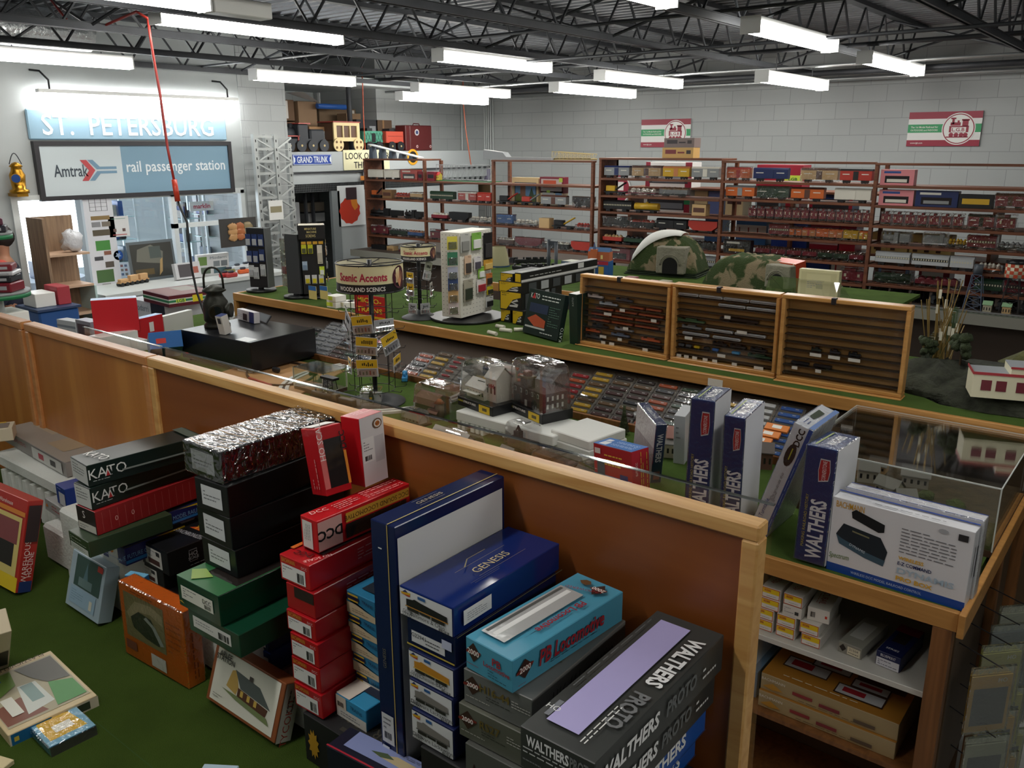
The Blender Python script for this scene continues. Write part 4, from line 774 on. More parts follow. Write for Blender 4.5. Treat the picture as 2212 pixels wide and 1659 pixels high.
# --- kits leaning against the stacks
def kit(BL_, BR_, TL, d, lab, col, deco, name='kit_box', wrap=False, z=ZT):
    M4, w, l, h = lean(BL_, BR_, TL, d, z); return carton(name, lab, 'box', M4, w, l, h, col, deco, .35, wrap)
kit((273, 1410), (409, 1490), (255, 1254), .04, 'orange kit box with a stone bridge picture leaning against the black boxes', '#d0661c',
 [('q', 'f', .07, .3, .7, .9, '#8c8460'), ('p', 'f', [(.1, .62), (.25, .82), (.5, .86), (.68, .8), (.68, .66), (.5, .74), (.3, .7), (.15, .55)], '#b0a484'), ('p', 'f', [(.16, .58), (.3, .7), (.5, .68), (.62, .45), (.6, .36), (.4, .38), (.2, .45)], '#2c3430'), ('p', 'f', [(.42, .68), (.56, .6), (.68, .4), (.62, .38), (.5, .58), (.38, .64)], '#a8b0ac'), ('s', 'f', .45, .05, .68, .22, '#e4e2dc'), ('L', 'f', .74, .35, .95, .8, 6, '#a84a14'), ('q', 'f', .05, .12, .22, .24, '#6a3a2c'), ('L', 'f', .2, .92, .8, .97, 1, '#7c3410'), ('L', 'r', .3, .1, .7, .7, 2, '#7c3410', 1)], wrap=True)
kit((446, 1518), (593, 1618), (470, 1399), .036, 'brown-edged kit box picturing a small country station, leaning under the blue boxes', '#8a4d2c',
 [('q', 'f', .05, .06, .95, .97, '#e4e2d4'), ('p', 'f', [(.25, .42), (.3, .72), (.36, .76), (.42, .5), (.4, .36)], '#c8a458'), ('p', 'f', [(.34, .76), (.7, .7), (.88, .44), (.45, .5)], '#5c6462'), ('p', 'f', [(.42, .5), (.85, .43), (.83, .3), (.42, .34)], '#5c3a2c'), ('q', 'f', .46, .38, .5, .48, '#d8b458'), ('q', 'f', .56, .37, .6, .47, '#d8b458'), ('q', 'f', .66, .36, .7, .46, '#d8b458'), ('p', 'f', [(.2, .36), (.42, .28), (.9, .2), (.85, .3), (.42, .36)], '#7c8a5c'), ('q', 'f', .55, .72, .6, .8, '#4c4644'), ('t', 'f', .18, .9, .011, 'ARLEE', '#3a3836', 0, dict(bold=.02)), ('t', 'f', .19, .83, .011, 'STATION', '#3a3836', 0, dict(bold=.02)), ('L', 'f', .1, .14, .3, .22, 2, '#8c8a80'), ('q', 'r', 0, 0, 1, 1, '#b9b6ac'), ('t', 'r', .5, .33, .016, 'TYCOKIT', '#a03028', 90), ('L', 'r', .2, .5, .8, .9, 2, '#55534e', 1)])
kit((142, 1310), (212, 1357), (160, 1193), .035, 'pale blue kit box with a dark church picture, standing left of the orange kit', '#a9bcc8',
 [('q', 'f', .16, .42, .92, .97, '#3c5650'), ('p', 'f', [(.4, .5), (.5, .9), (.58, .5)], '#5c7c84'), ('q', 'f', .3, .45, .7, .6, '#6c8484'), ('q', 'f', .1, .1, .86, .4, '#9cb8cc'), ('L', 'f', .15, .15, .5, .36, 5, '#7c98ac'), ('q', 'f', .8, .86, .95, .96, '#b83a34'), ('s', 'f', .7, .14, .78, .3, '#dcd8c8')])
kit((-60, 1238), (35, 1290), (-35, 1050), .04, 'red and yellow warehouse kit box leaning at the left edge', '#b8332c',
 [('q', 'f', 0, 0, 1, .16, '#e8c82c'), ('q', 'f', .1, .16, .95, .8, '#dcc87c'), ('q', 'f', .45, .5, .9, .75, '#8c4a4c'), ('q', 'f', .1, .25, .85, .5, '#2b2526'), ('q', 'f', 0, .82, 1, .87, '#e08a3c'), ('t', 'f', .5, .91, .014, 'Way Warehouse', '#f0dcd4', 0, dict(w=.1)), ('t', 'r', .35, .35, .014, 'WAREHOUSE', '#f0dcd4', 90), ('t', 'r', .65, .3, .012, 'HO-LINE', '#f0dcd4', 90), ('q', 'r', .1, .0, .9, .12, '#26386c'), ('q', 'r', .1, .55, .9, .95, '#3c2c2e')])
kit((278, 1289), (317, 1297), (269, 1243), .02, 'small bright blue box on top of the orange kit box', '#2f86c4', [('q', 't', 0, 0, 1, 1, '#7cc0e4'), ('p', 'f', [(.25+.18*math.cos(i*.6283), .7+.18*math.sin(i*.6283)) for i in range(10)], '#d87c64'), ('L', 'f', .5, .6, .9, .75, 2, '#a9d0e8')], z=ZT+.105)
# --- flat kit boxes lying on the felt
def flat(FL, FR, BR_, h, lab, col, deco, z=ZT, wrap=False, name='kit_box'):
    a, b_, c = PZ(*FL, z+h), PZ(*FR, z+h), PZ(*BR_, z+h); ex = (b_-a).normalized(); ey = UP.cross(ex); a.z = z
    return carton(name, lab, 'box', frame(a, ex, ey, UP), (b_-a).length, abs((c-b_).dot(ey)), h, col, deco, .4, wrap)
flat((17, 1589), (207.7, 1502), (94, 1411), .024, 'flat cream kit box with a motel picture and blue side panel on the green felt', '#d9c49a',
 [('q', 't', .04, .07, .96, .93, '#b9b094'), ('p', 't', [(.05, .1), (.5, .1), (.35, .45), (.05, .4)], '#8a5a4c'), ('p', 't', [(.3, .15), (.62, .2), (.6, .6), (.4, .62)], '#d8dcd4'), ('q', 't', .42, .3, .56, .6, '#8fa8a4'), ('p', 't', [(.6, .1), (.94, .1), (.94, .4), (.7, .5)], '#5c9c5c'), ('p', 't', [(.7, .5), (.94, .45), (.94, .9), (.5, .9), (.6, .65)], '#6c6a64'), ('p', 't', [(.06, .5), (.4, .65), (.45, .9), (.06, .9)], '#7a9a4c'), ('q', 't', .15, .2, .28, .5, '#e8e6da'), ('t', 't', .62, .965, .012, 'PLASTICVILLE', '#5c4a3c', 180, dict(w=.09)), ('p', 't', [(.08, .7), (.3, .78), (.28, .86), (.06, .8)], '#2f5fb0'),
  ('q', 'f', 0, .0, 1, 1, '#dcd0b8'), ('p', 'f', [(.02, 0), (.46, 0), (.5, .5), (.46, 1), (.02, 1)], '#1f6a9c'), ('q', 'f', .62, .15, .9, .85, '#3c4434'), ('L', 'f', .22, .3, .4, .6, 2, '#cfe0ec'), ('q', 'f', .05, .3, .1, .7, '#d8c04c')])
flat((107, 1616), (204, 1568), (303, 1647), .02, 'small shrink-wrapped kit box with a yellow station building on a blue sky', '#3a7a94',
 [('q', 't', 0, 0, 1, .8, '#7fb4cc'), ('p', 't', [(.1, .1), (.1, .5), (.25, .62), (.8, .5), (.9, .1)], '#e0b83c'), ('p', 't', [(.25, .62), (.4, .72), (.85, .56), (.8, .5)], '#5a3a34'), ('q', 't', .3, .2, .7, .35, '#e8e6da'), ('t', 't', .5, .9, .011, 'PLASTICVILLE', '#dcecf4', 0, dict(w=.08)), ('q', 'f', 0, 0, 1, 1, '#4c4a48'), ('p', 't', [(.05, .55), (.2, .65), (.12, .75)], '#7a9a4c')], wrap=True)
kit((-60, 1466), (19, 1440), (-62, 1390), .05, 'cream box at the left edge of the green felt', '#d6c6a8', [('q', 'f', .55, .1, .95, .5, '#3a3a30')])
flat((-62, 1640), (4, 1660), (30, 1640), .01, 'corner of a cream leaflet at the bottom left edge', '#e0cfa4', [])
flat((430, 1668), (505, 1672), (497, 1652), .01, 'corner of a pale blue box at the bottom edge', '#b9cede', [])
flat((704.5, 1610), (915, 1720), (1000, 1690), .12, 'dark box with a building and sky picture on its lid at the bottom edge', '#16182c',
 [('q', 't', .1, .28, .95, .98, '#8a94c4'), ('p', 't', [(.35, .5), (.5, .75), (.75, .7), (.75, .4)], '#c8b48c'), ('p', 't', [(.3, .55), (.42, .7), (.5, .6), (.4, .48)], '#4a5a3c'), ('q', 't', 0, .0, 1, .06, '#b02438'), ('L', 't', .5, .8, .9, .9, 2, '#55555c')], name='kit_box')
# --- left edge: window boxes and foam
FOAM = mat('foam', '#dfe0da', .8, bump=.2, bscale=120)
q = MB(); a = PZ(-40, 990, ZT+.17); b_ = PZ(150, 1072, ZT+.17)
t = thing('foam_tray', 'ribbed white foam tray standing behind the red warehouse kit', 'foam tray', frame(V((a.x, b_.y+.01, ZT)), V((1, 0, 0)), V((0, 1, 0)), UP)); Lw = b_.x-a.x
q = MB().box(0, .0, .14, Lw, .12, .18, FOAM, .006).box(0, .03, 0, Lw, .12, .14, FOAM); i = 0
while .03+i*.05 < Lw: q.box(.03+i*.05, .0, .02, .052+i*.05, .03, .13, FOAM); i += 1
q.build('tray', t)
def win2(w, l, h): return [('q', 't', .0, .0, 1, 1, '#9c948a'), ('w', 't', .1, .45, .4, .85, FILM), ('q', 't', .1, .45, .4, .85, '#b0a48c'), ('q', 't', .55, .2, .8, .75, '#a89478'), ('q', 't', .05, .9, 1, .93, '#e0cc2c'), ('t', 't', .6, .96, .014, 'HO DRILL TRACK', '#a8243c', 180, dict(w=.2)), ('L', 'f', .05, .5, .4, .8, 2, '#a8243c'), ('s', 'f', .5, .1, .95, .9, '#c9c9c4'), ('q', 'f', .6, .3, .68, .7, '#a8243c'), ('q', 'f', .78, .3, .86, .7, '#3c3c3c')]
zz = ZT+.182
flat((5, 925), (140, 1000), (235, 950), .045, 'grey window box with yellow line and red lettering on the foam tray', '#8f8a86', win2(0, 0, 0), z=zz, name='train_box')
flat((-70, 935), (20, 925), (120, 900), .04, 'cream window box with a yellow badge at the left end of the partition', '#d8cbb0', [('w', 't', .1, .15, .9, .8, FILM), ('q', 't', .1, .15, .9, .8, '#7c7268'), ('q', 't', .5, .85, .8, 1, '#d8b02c')], z=zz+.046, name='train_box')
kit((125, 1086), (146, 1100), (119, 1045), .06, 'small royal blue box with a white label left of the dark green boxes', '#1f3f94', [('s', 'f', .3, .05, .9, .7, '#d0d6dc'), ('L', 'f', .2, .8, .8, .95, 1, '#a9b8e0')], z=ZT+.155)
kit((99, 1105), (151, 1140), (97, 1080), .1, 'grey box with red lettering under the small blue box', '#a3a3a2', [('L', 'f', .3, .3, .9, .8, 2, '#a83a44'), ('p', 'f', [(.05, .4), (.1, .7), (.15, .4)], '#d87c2c')], z=ZT+.11)
MB().box(-2.35, .88, ZT, -2.2, 1.05, ZT+.108, FOAM, .008).build('foam_block', label='white foam block under the grey box with red lettering', cat='foam block')
# ============================================================= LOWER DISPLAY COUNTER (right of and behind the partition)
ZD, YD0, YD1 = 1.05, 2.40, 3.62
XM0 = PZ(513, 632, 1.3).x
def zat(P, py): return drop(V((P.x, P.y, 4.0)), py)
def mpp(P): return (P-CAM).dot(CF)/FPX
XR = PZ(2062, 1330, ZD).x
t = thing('display_counter', 'wooden display counter with green top behind the partition, shelves below', 'counter', loc=(0, 0, 0))
MB().box(-5.95, YD0+.02, ZD-.03, XR, 3.455, ZD, TURF2).box(-5.95, 3.455, ZD-.03, XM0-.01, YD1, ZD, TURF2).build('tabletop', t)
MB().box(-5.95, YD0, ZD-.055, XR+.01, YD0+.02, ZD+.004, WOODC, .002).build('front_edge', t)
q = MB().box(XR+.012, YD0-.02, ZD-.06, XR+.03, 3.45, ZD+.012, WOODC, .002); q.build('side_rail', t)
wp_ = .052
q = MB().box(XR-wp_, YD0+.002, 0, XR, YD0+.05, ZD-.056, WOODR, .002); q.build('corner_post', t)
MB().box(XR-.9-wp_, YD0+.3, 0, XR-.9, YD0+.35, ZD-.03, WOODR, .002).build('corner_post', t)
zs = PY(1640, 1365, YD0+.04).z; zs2 = PY(2020, 1510, YD0+.04).z; zs = (zs+zs2)/2
MB().box(-2.2, YD0+.04, zs-.02, XR-wp_-.003, YD0+.5, zs, C('#c9c7c0', .4), .002).build('white_shelf', t)
MB().box(-2.2, YD0+.04, zs-.3, XR-wp_-.003, YD0+.5, zs-.285, WOODR).build('lower_shelf', t)
MB().box(-2.2, YD0+.06, .02, XR-wp_-.003, YD0+.5, .06, WOODR).build('bottom_shelf', t)
pg = MB().box(-2.2, YD0+.505, .05, XR-.002, YD0+.515, ZD-.03, PEG); HOLE = C('#241a12')
for i in range(40):
    for j in range(12):
        x, zz = XR-.03-i*.035, ZD-.07-j*.035
        pg.box(x, YD0+.503, zz, x+.006, YD0+.505, zz+.006, HOLE)
pg.build('pegboard_back', t)
MB().box(XR-.004, YD0+.05, .35, XR+.004, 3.44, ZD-.06, PEG).box(XR-.03, 3.41, 0.02, XR+.04, 3.45, ZD-.06, WOODR).box(XR+.004, YD0+.55, .05, XR+.03, YD0+.6, ZD-.06, WOODR).build('side_panel', t)
# bags hanging on hooks along the side panel
WIREK = C('#1c1c1f', .4)
BAGM = clear('bag_plastic', '#dfe4d8', .22, .12, .5, 30)
def bag(y, z, k, dx):
    col = ('#d8a83c', '#b9b9a8', '#5c6c7c', '#c8c060')[k % 4]; w, h = .125, .21
    t = thing('hanging_bag', 'hanging bag with a carded part, %s from the front, %s row, counter side' % (ORD[k // 3], ['top', 'middle', 'bottom'][k % 3]), 'bag', loc=(XR+.03+dx, y, z), rz=-.75, group='bags hanging on the side panel')
    MB().box(0, -w/2, -h, .004, w/2, -.03, C(col, .5)).box(.004, -w/2+.01, -h+.02, .005, w/2-.01, -.07, C('#3c4450', .4)).build('card', t)
    MB().box(-.002, -w/2-.006, -h-.008, .008, w/2+.006, .0, BAGM, .002).build('bag', t)
    MB().cyl((-.05-dx, -.03, .004), (.02, .01, .004), .002, WIREK, 5).build('hook', t)
    if k in (0, 3): MB().text('HO', (.0056, w*.25, -.045), V((0, 1, 0)), UP, .014, WHITE, .02).build('lettering', t)
k = 0
for y in (2.46, 2.6, 2.74, 2.88):
    for z in (.9, .68, .45): bag(y, z, k, .075+.012*(k % 3)); k += 1
# accessory and rolling stock boxes on the white shelf
AW, AL, AH = .062, .19, .04
def accu(px, py, lab, zb, dy=0, plain=False, yaw=0):
    a = PY(px, py, YD0+.07+dy); a.z = zb
    d = [('s', 'f', .03, .04, .97, .96, '#c4502c'), ('q', 'f', .06, .1, .94, .9, '#e4e0d8'), ('q', 'f', .06, .48, .94, .9, '#e8c81c'), ('q', 'f', .12, .62, .5, .86, '#e89a2c'), ('t', 'f', .34, .74, .007, 'ACCURAIL', '#5c3c14', 0, dict(w=.022)), ('L', 'f', .3, .2, .8, .34, 1, '#8c8c90'), ('t', 't', .5, .35, .016, 'ACCURAIL', '#a83c34', 70, dict(w=.07))]
    if plain: d = [('L', 'f', .1, .3, .6, .85, 3, '#8c8c8c'), ('q', 'f', .65, .3, .85, .6, '#3c3c3c'), ('q', 't', 0, 0, 1, 1, '#5c2430')]
    M4 = frame(a, V((math.cos(yaw), math.sin(yaw), 0)), V((-math.sin(yaw), math.cos(yaw), 0)), UP)
    carton('car_kit_box', lab, 'box', M4, AW, AL, AH-.001, '#d9d4cc', d, .5)
z0 = zs+.001
pos = [(1642, 0, 'row'), (1677, 1, ''), (1724, 2, '')]
bx = [PY(p, 1400, YD0+.07).x for p in (1625, 1672, 1728)]
for c, n in ((0, 4), (1, 4), (2, 2)):
    for r in range(n):
        x = bx[c]-(.008 if r % 2 else 0)+(.008*r if c < 2 else .0)
        lab = 'white and yellow car kit box, %s of the %s stack on the shelf' % (['lowest', 'second', 'third', 'topmost'][r] if n > 2 else ['lowest', 'upper'][r], ORD[c])
        if c == 1 and r == 2: lab = 'maroon and grey car kit box between white and yellow ones'
        accu(0, 0, lab, z0+r*AH, plain=(c == 1 and r == 2)); bpy.data.objects[-1] if False else None
        o = [o for o in COL.objects if o.name.startswith('car_kit_box')][-1]
        o.location.x = x; o.location.y = YD0+.07; o.location.z = z0+r*AH
M4 = frame(V((bx[2]+.006, YD0+.09, z0+2*AH)), V((.995, .1, 0)), V((-.1, .995, 0)), UP)
carton('car_kit_box', 'white car kit box lying crosswise on top with large red lettering', 'box', M4, AW*1.1, AL, AH*1.15, '#dedad2', [('t', 't', .5, .5, .02, 'ACCURAIL', '#a83c34', 270, dict(w=.12)), ('L', 't', .2, .2, .3, .8, 1, '#b86a64', 1), ('B', 'f', .15, .3, .35, .7), ('q', 'f', .8, .4, .9, .6, '#d8442c')], .5)
def onshelf(px0, px1, py, z, l, h, yaw, nm, lab, col, deco, dy=.1):
    a, b_ = PY(px0, py, YD0+dy), PY(px1, py, YD0+dy); w = b_.x-a.x
    carton(nm, lab, 'box', frame(V((a.x, YD0+dy, z)), V((math.cos(yaw), math.sin(yaw), 0)), V((-math.sin(yaw), math.cos(yaw), 0)), UP), w, l, h, col, deco, .45)
onshelf(1808, 1862, 1420, z0, .2, .038, -.12, 'train_box', 'small grey box with a window and dark diamond on the white shelf', '#8f8e84', [('w', 't', .15, .25, .75, .8, mat('tray_grey', '#b9b9b4', .4)), ('p', 'f', [(.05, .5), (.2, .85), (.35, .5), (.2, .15)], '#2c2420'), ('s', 'f', .4, .1, .95, .8, '#d9d2b8'), ('t', 'f', .67, .6, .008, '21504', '#2b2b2b'), ('L', 'f', .45, .2, .9, .38, 1, '#2b2b2b')])
onshelf(1888, 1944, 1450, z0, .2, .05, -.1, 'train_box', 'small navy box with red end and white label at the right of the shelf', '#16204c', [('w', 't', .2, .4, .75, .9, DARKWIN), ('q', 't', 0, .75, 1, 1, '#7c1c30'), ('s', 'f', .03, .03, .97, .6, '#cfd2da'), ('L', 'f', .1, .12, .9, .5, 3, '#26284c'), ('t', 'f', .5, .8, .009, 'BLUEPRINT', '#e0e2ea', 0, dict(w=.045)), ('t', 't', .5, .15, .01, 'SERIES', '#e0e2ea')])
# gold train set boxes on the lower shelf
zl = zs-.285
for i, (lab, zz) in enumerate((('lower large gold train set box on the lower shelf of the counter', zl+.001), ('upper large gold train set box with red trains in its windows', zl+.062))):
    a = PY(1636, 1560, YD0+.08); b_ = PY(1935, 1620, YD0+.08)
    carton('train_set_box', lab, 'box', frame(V((a.x, YD0+.07+.01*i, zz)), V((1, 0, 0)), V((0, 1, 0)), UP), b_.x-a.x, .3, .06, '#a8946c',
     [('q', 't', 0, 0, 1, .62, '#a8742c'), ('q', 't', 0, .62, 1, 1, '#3c3434'), ('q', 't', .2, .6, .5, .9, '#8c3030'), ('q', 't', .6, .5, .95, .7, '#5c3c2c')]+
     [x for (u, v, u2, v2) in ((.1, .3, .42, .5), (.28, .5, .55, .66), (.52, .15, .85, .32), (.6, .36, .85, .5)) for x in (('q', 't', u-.01, v-.02, u2+.01, v2+.02, '#3a2418'), ('w', 't', u, v, u2, v2, mat('silver_card', '#b9bcc0', .3)), ('q', 't', u+.04, v+.05, u+.2, v2-.03, '#a02430'))]+
     [('L', 't', .15, .06, .7, .1, 1, '#e8e0cc'), ('t', 'f', .1, .75, .01, 'BACHMANN', '#e0dcd0'), ('q', 'f', .25, .4, .4, .6, '#8c3030'), ('q', 'f', .45, .3, .6, .5, '#7c2c30'), ('q', 'f', .7, .2, .85, .4, '#5c4c3c'), ('L', 'f', .3, .15, .7, .25, 1, '#5c4c34'), ('p', 'f', [(.02, .3), (.1, .6), (.18, .3), (.1, .2)], '#b8862c')], .45)
carton('kit_box', 'blue-grey flat box beside the gold train sets on the lower shelf', 'box', frame(V((a.x-.26, YD0+.1, zl+.001)), V((1, 0, 0)), V((0, 1, 0)), UP), .24, .3, .1, '#5c7890', [('q', 't', .1, .1, .9, .9, '#8fa8bc')], .5)
# ------------------------------------------------------------- boxes on the counter
def stand(BL_, BR_, TL, d, nm, lab, col, deco, wrap=False, z=ZD, rough=.3, cat='box'):
    M4, w, l, h = lean(BL_, BR_, TL, d, z); return carton(nm, lab, cat, M4, w, l, h, col, deco, rough, wrap)
NVB = '#17386e'
def walt(corner=True): return [('t', 'f', .6, .3, .05, 'WALTHERS', '#e9ebee', 90, dict(bold=.03, w=.19)), ('t', 'f', .2, .36, .009, 'MAKING RAILROAD HISTORY', '#c8c04c', 90, dict(w=.17)),
     ('p', 'f', [(.5, .71), (.82, .73), (.86, .81), (.82, .91), (.5, .91), (.46, .81)], '#c8ccd2'), ('p', 'f', [(.52, .72), (.8, .74), (.84, .81), (.8, .9), (.52, .9), (.48, .81)], '#b02832'), ('t', 'f', .66, .81, .012, 'CORNERSTONE', '#f0e8e8', 90, dict(w=.062)),
     ('t', 't', .6, .5, .03, 'WALTHERS', '#f0f0f2', 90, dict(bold=.03, w=.12)), ('q', 't', .18, .1, .24, .9, '#8fa04c'), ('q', 'r', 0, 0, 1, 1, '#d5d6da'), ('q', 'l', 0, 0, 1, 1, '#7c828c')]
stand((1478, 1122), (1526, 1132), (1494, 863.5), .2, 'structure_kit_box', 'tall navy structure kit box with large white lettering, left of the pair', NVB, walt(), True)
stand((1553, 1140), (1595, 1150), (1566, 897.7), .2, 'structure_kit_box', 'slim navy structure kit box with large white lettering, right of the pair', NVB, walt(), True)
stand((1715, 1212), (1778, 1231), (1743, 967), .2, 'structure_kit_box', 'nearest navy structure kit box, beside the white controller box', NVB, walt(), True)
stand((1405, 1044), (1427, 1042), (1418, 918), .2, 'structure_kit_box', 'small navy and white structure kit box behind the red and blue box', '#1a2c5c', [('t', 'f', .5, .6, .024, 'WALTHERS', '#e9ebee', 270, dict(bold=.03, w=.12)), ('q', 'f', .2, .06, .8, .2, '#8c5058'), ('q', 'l', 0, 0, 1, 1, '#dcd9dc'), ('q', 'l', 0, 0, 1, .6, '#b4a8b0'), ('t', 't', .5, .5, .014, 'WALTHERS', '#e9ebee', 90)], True)
stand((1454, 1000), (1478, 1004), (1456, 897), .12, 'kit_box', 'pale grey kit box mostly hidden behind the tall navy box', '#c4c6ca', [('L', 'f', .2, .5, .6, .8, 3, '#8c8c90')])
stand((1367, 1087), (1404, 1074), (1363.5, 988), .2, 'controller_box', 'red controller box with a bright blue top behind the clear guard', '#b02430',
 [('q', 't', 0, 0, 1, 1, '#2f6cb4'), ('s', 't', .1, .72, .5, .9, '#dfe2e6'), ('q', 't', .55, .78, .8, .92, '#dfe2e6'), ('L', 't', .2, .1, .8, .65, 5, '#cfe0f0', 1), ('t', 'f', .25, .6, .01, 'ELITE DCC', '#f0e0dc', 90, dict(w=.05)), ('L', 'f', .45, .1, .9, .95, 4, '#d8b83c', 1), ('q', 'l', 0, 0, 1, .35, '#9cc0d8'), ('q', 'l', .1, .35, .3, .7, '#3c4c5c'), ('q', 'l', .7, .2, .9, .45, '#2c3c7c'), ('L', 'l', .3, .55, .85, .85, 3, '#e8c04c'), ('q', 'l', .05, .8, .2, .92, '#e8dcdc')])
# white controller boxes
def dyn(w, l, h):
    return [('q', 'f', 0, 0, 1, .11, '#17479a'), ('t', 'f', .45, .055, .008, 'WIRELESS DCC MODEL RAILROAD CONTROL', '#b9c8e0', 0, dict(w=.2)), ('t', 'f', .135, .92, .02, 'BACHMANN', '#c8962c', 0, dict(bold=.01, w=.082)),
     ('p', 'f', [(.05, .52), (.1, .68), (.38, .62), (.44, .46), (.42, .26), (.28, .3), (.08, .4)], '#1c2830'), ('p', 'f', [(.05, .52), (.08, .4), (.28, .3), (.42, .26), (.43, .34), (.28, .38), (.09, .48)], '#3c5666'), ('p', 'f', [(.15, .86), (.18, .9), (.4, .8), (.4, .7), (.36, .68), (.16, .78)], '#121a1e'), ('t', 'f', .22, .4, .008, 'DYNAMIS', '#c9d4dc', -16),
     ('p', 'f', [(.17, .6), (.3, .57), (.3, .59), (.17, .62)], '#7c7a5c'), ('t', 'f', .09, .22, .022, 'Spectrum', '#5c7c3c', 4, dict(shear=.3, w=.06)),
     ('L', 'f', .52, .5, .9, .84, 8, '#77777c'), ('t', 'f', .61, .44, h*.055, 'WIRELESS', '#d8a83c', 0, dict(bold=.03, w=w*.18)), ('t', 'f', .64, .37, h*.055, 'E-Z COMMAND', '#1a2a5c', 0, dict(bold=.02, w=w*.24)), ('t', 'f', .72, .275, h*.09, 'DYNAMIS', '#a9bccc', 0, dict(bold=.02, w=w*.4)), ('t', 'f', .65, .175, h*.07, 'PRO BOX', '#d8a83c', 0, dict(bold=.03, w=w*.26)),
     ('q', 'f', .9, .86, .965, .94, '#2b2b2e'), ('p', 'f', [(.8+.035*math.cos(i*.6283), .92+.03*math.sin(i*.6283)) for i in range(10)], '#a9abb0'), ('q', 't', 0, .85, 1, 1, '#1c3f94'), ('L', 't', .05, .2, .5, .7, 4, '#b9bcc4'), ('L', 't', .3, .1, .8, .3, 1, '#77777c'), ('q', 'r', .4, .4, .7, .8, '#3c3f44')]
stand((1784, 1228), (2081, 1321), (1801, 1072), .055, 'controller_box', 'front one of two white controller boxes with a dark device picture', '#dadade', dyn(.38, .05, .2))
b0 = lean((1784, 1228), (2081, 1321), (1801, 1072), .055, ZD)
M2 = b0[0].copy(); M2.translation = b0[0] @ V((.012, .062, .0)); M2.translation.z = max(ZD+.001, M2.translation.z)
carton('controller_box', 'second white controller box standing right behind the first', 'box', M2, b0[1]-.006, .052, b0[3]+.012, '#dadade', [('q', 't', 0, .9, 1, 1, '#1c3f94'), ('q', 't', 0, 0, 1, .05, '#1c3f94'), ('L', 't', .1, .3, .7, .7, 3, '#b9bcc4')], .3, True)
# leaning turntable box
o = PZ(1655, 1162, ZD); Yt = o.y; TR = PY(1757, 932, Yt); TLp = PY(1713, 922, Yt)
ez = (TR-o).normalized(); ex = V((ez.z, 0, -ez.x)); w_ = max(.05, (TR-TLp).dot(ex)); ey = V((0, 1, 0)); org = o-ex*w_
org.z = max(org.z, ZD+.001)
carton('turntable_box', 'white and blue turntable box leaning to the right against the navy box', 'box', frame(org, ex, ey, ez), w_, .24, (TR-o).length, '#cfd2d8',
 [('q', 'f', .78, 0, 1, 1, '#1f4a94'), ('t', 'f', .5, .9, .022, 'DCC', '#17171a', 90, dict(bold=.03)), ('p', 'f', [(.42+.26*math.cos(i*.4488), .74+.1*math.sin(i*.4488)) for i in range(14)], '#26262a'), ('q', 'f', .4, .7, .46, .8, '#b8b83c'), ('t', 'f', .3, .2, .018, 'ped Turntable', '#26408c', 90, dict(w=.1)), ('L', 'f', .35, .32, .65, .58, 5, '#5c5c64', 1), ('L', 'f', .86, .1, .92, .75, 1, '#8fa8d0', 1),
  ('q', 'l', 0, 0, 1, 1, '#9aa0b4'), ('p', 'l', [(.1, .05), (.9, .05), (.85, .35), (.5, .4), (.15, .3)], '#8c8464'), ('p', 'l', [(.2, .4), (.8, .45), (.7, .7), (.3, .75)], '#4a4c58'), ('q', 't', .75, 0, 1, 1, '#6c84b4'), ('p', 't', [(.2, .4), (.5, .35), (.6, .7), (.2, .75)], '#3c4438'), ('L', 't', .2, .1, .6, .3, 2, '#44507c', 1)], .25, True)
# acrylic case with a village diorama
FL, FR = PZ(1717, 1097, ZD), PZ(2140, 1206, ZD); hA = zat(FR, 1057)-ZD; ex = (FR-FL).normalized(); w_ = (FR-FL).length; dA = .62
t = thing('acrylic_case', 'large clear acrylic case with a village diorama at the right end', 'display case', frame(FL, ex, UP.cross(ex), UP))
MB().box(0, 0, 0, w_, dA, .022, C('#4a3020', .6)).build('base', t)
q = MB(); k = .004
q.box(0, 0, .022, w_, k, hA, PLEX).box(0, dA-k, .022, w_, dA, hA, PLEX).box(0, k, .022, k, dA-k, hA, PLEX).box(w_-k, k, .022, w_, dA-k, hA, PLEX).box(0, 0, hA, w_, dA, hA+k, clear('acrylic_top', gloss=.16, rough=.04)).build('clear_cover', t)
e_ = MB(); EM = C('#d4d8d4', .3)
for (a, b_) in (((0, 0, .02), (0, 0, hA)), ((w_, 0, .02), (w_, 0, hA)), ((w_, dA, .02), (w_, dA, hA)), ((0, dA, .02), (0, dA, hA)), ((0, 0, hA), (w_, 0, hA)), ((w_, 0, hA), (w_, dA, hA)), ((0, dA, hA), (w_, dA, hA)), ((0, 0, hA), (0, dA, hA))): e_.cyl(a, b_, .0028, EM, 4, smooth=False)
e_.build('cover_edges', t)
g = MB(); g.box(.01, .01, .022, w_-.01, dA-.01, .034, mat('scenery_ground', '#5c5038', .9, bump=.8, bscale=60, var=.3, vscale=25)); g.build('ground', t)
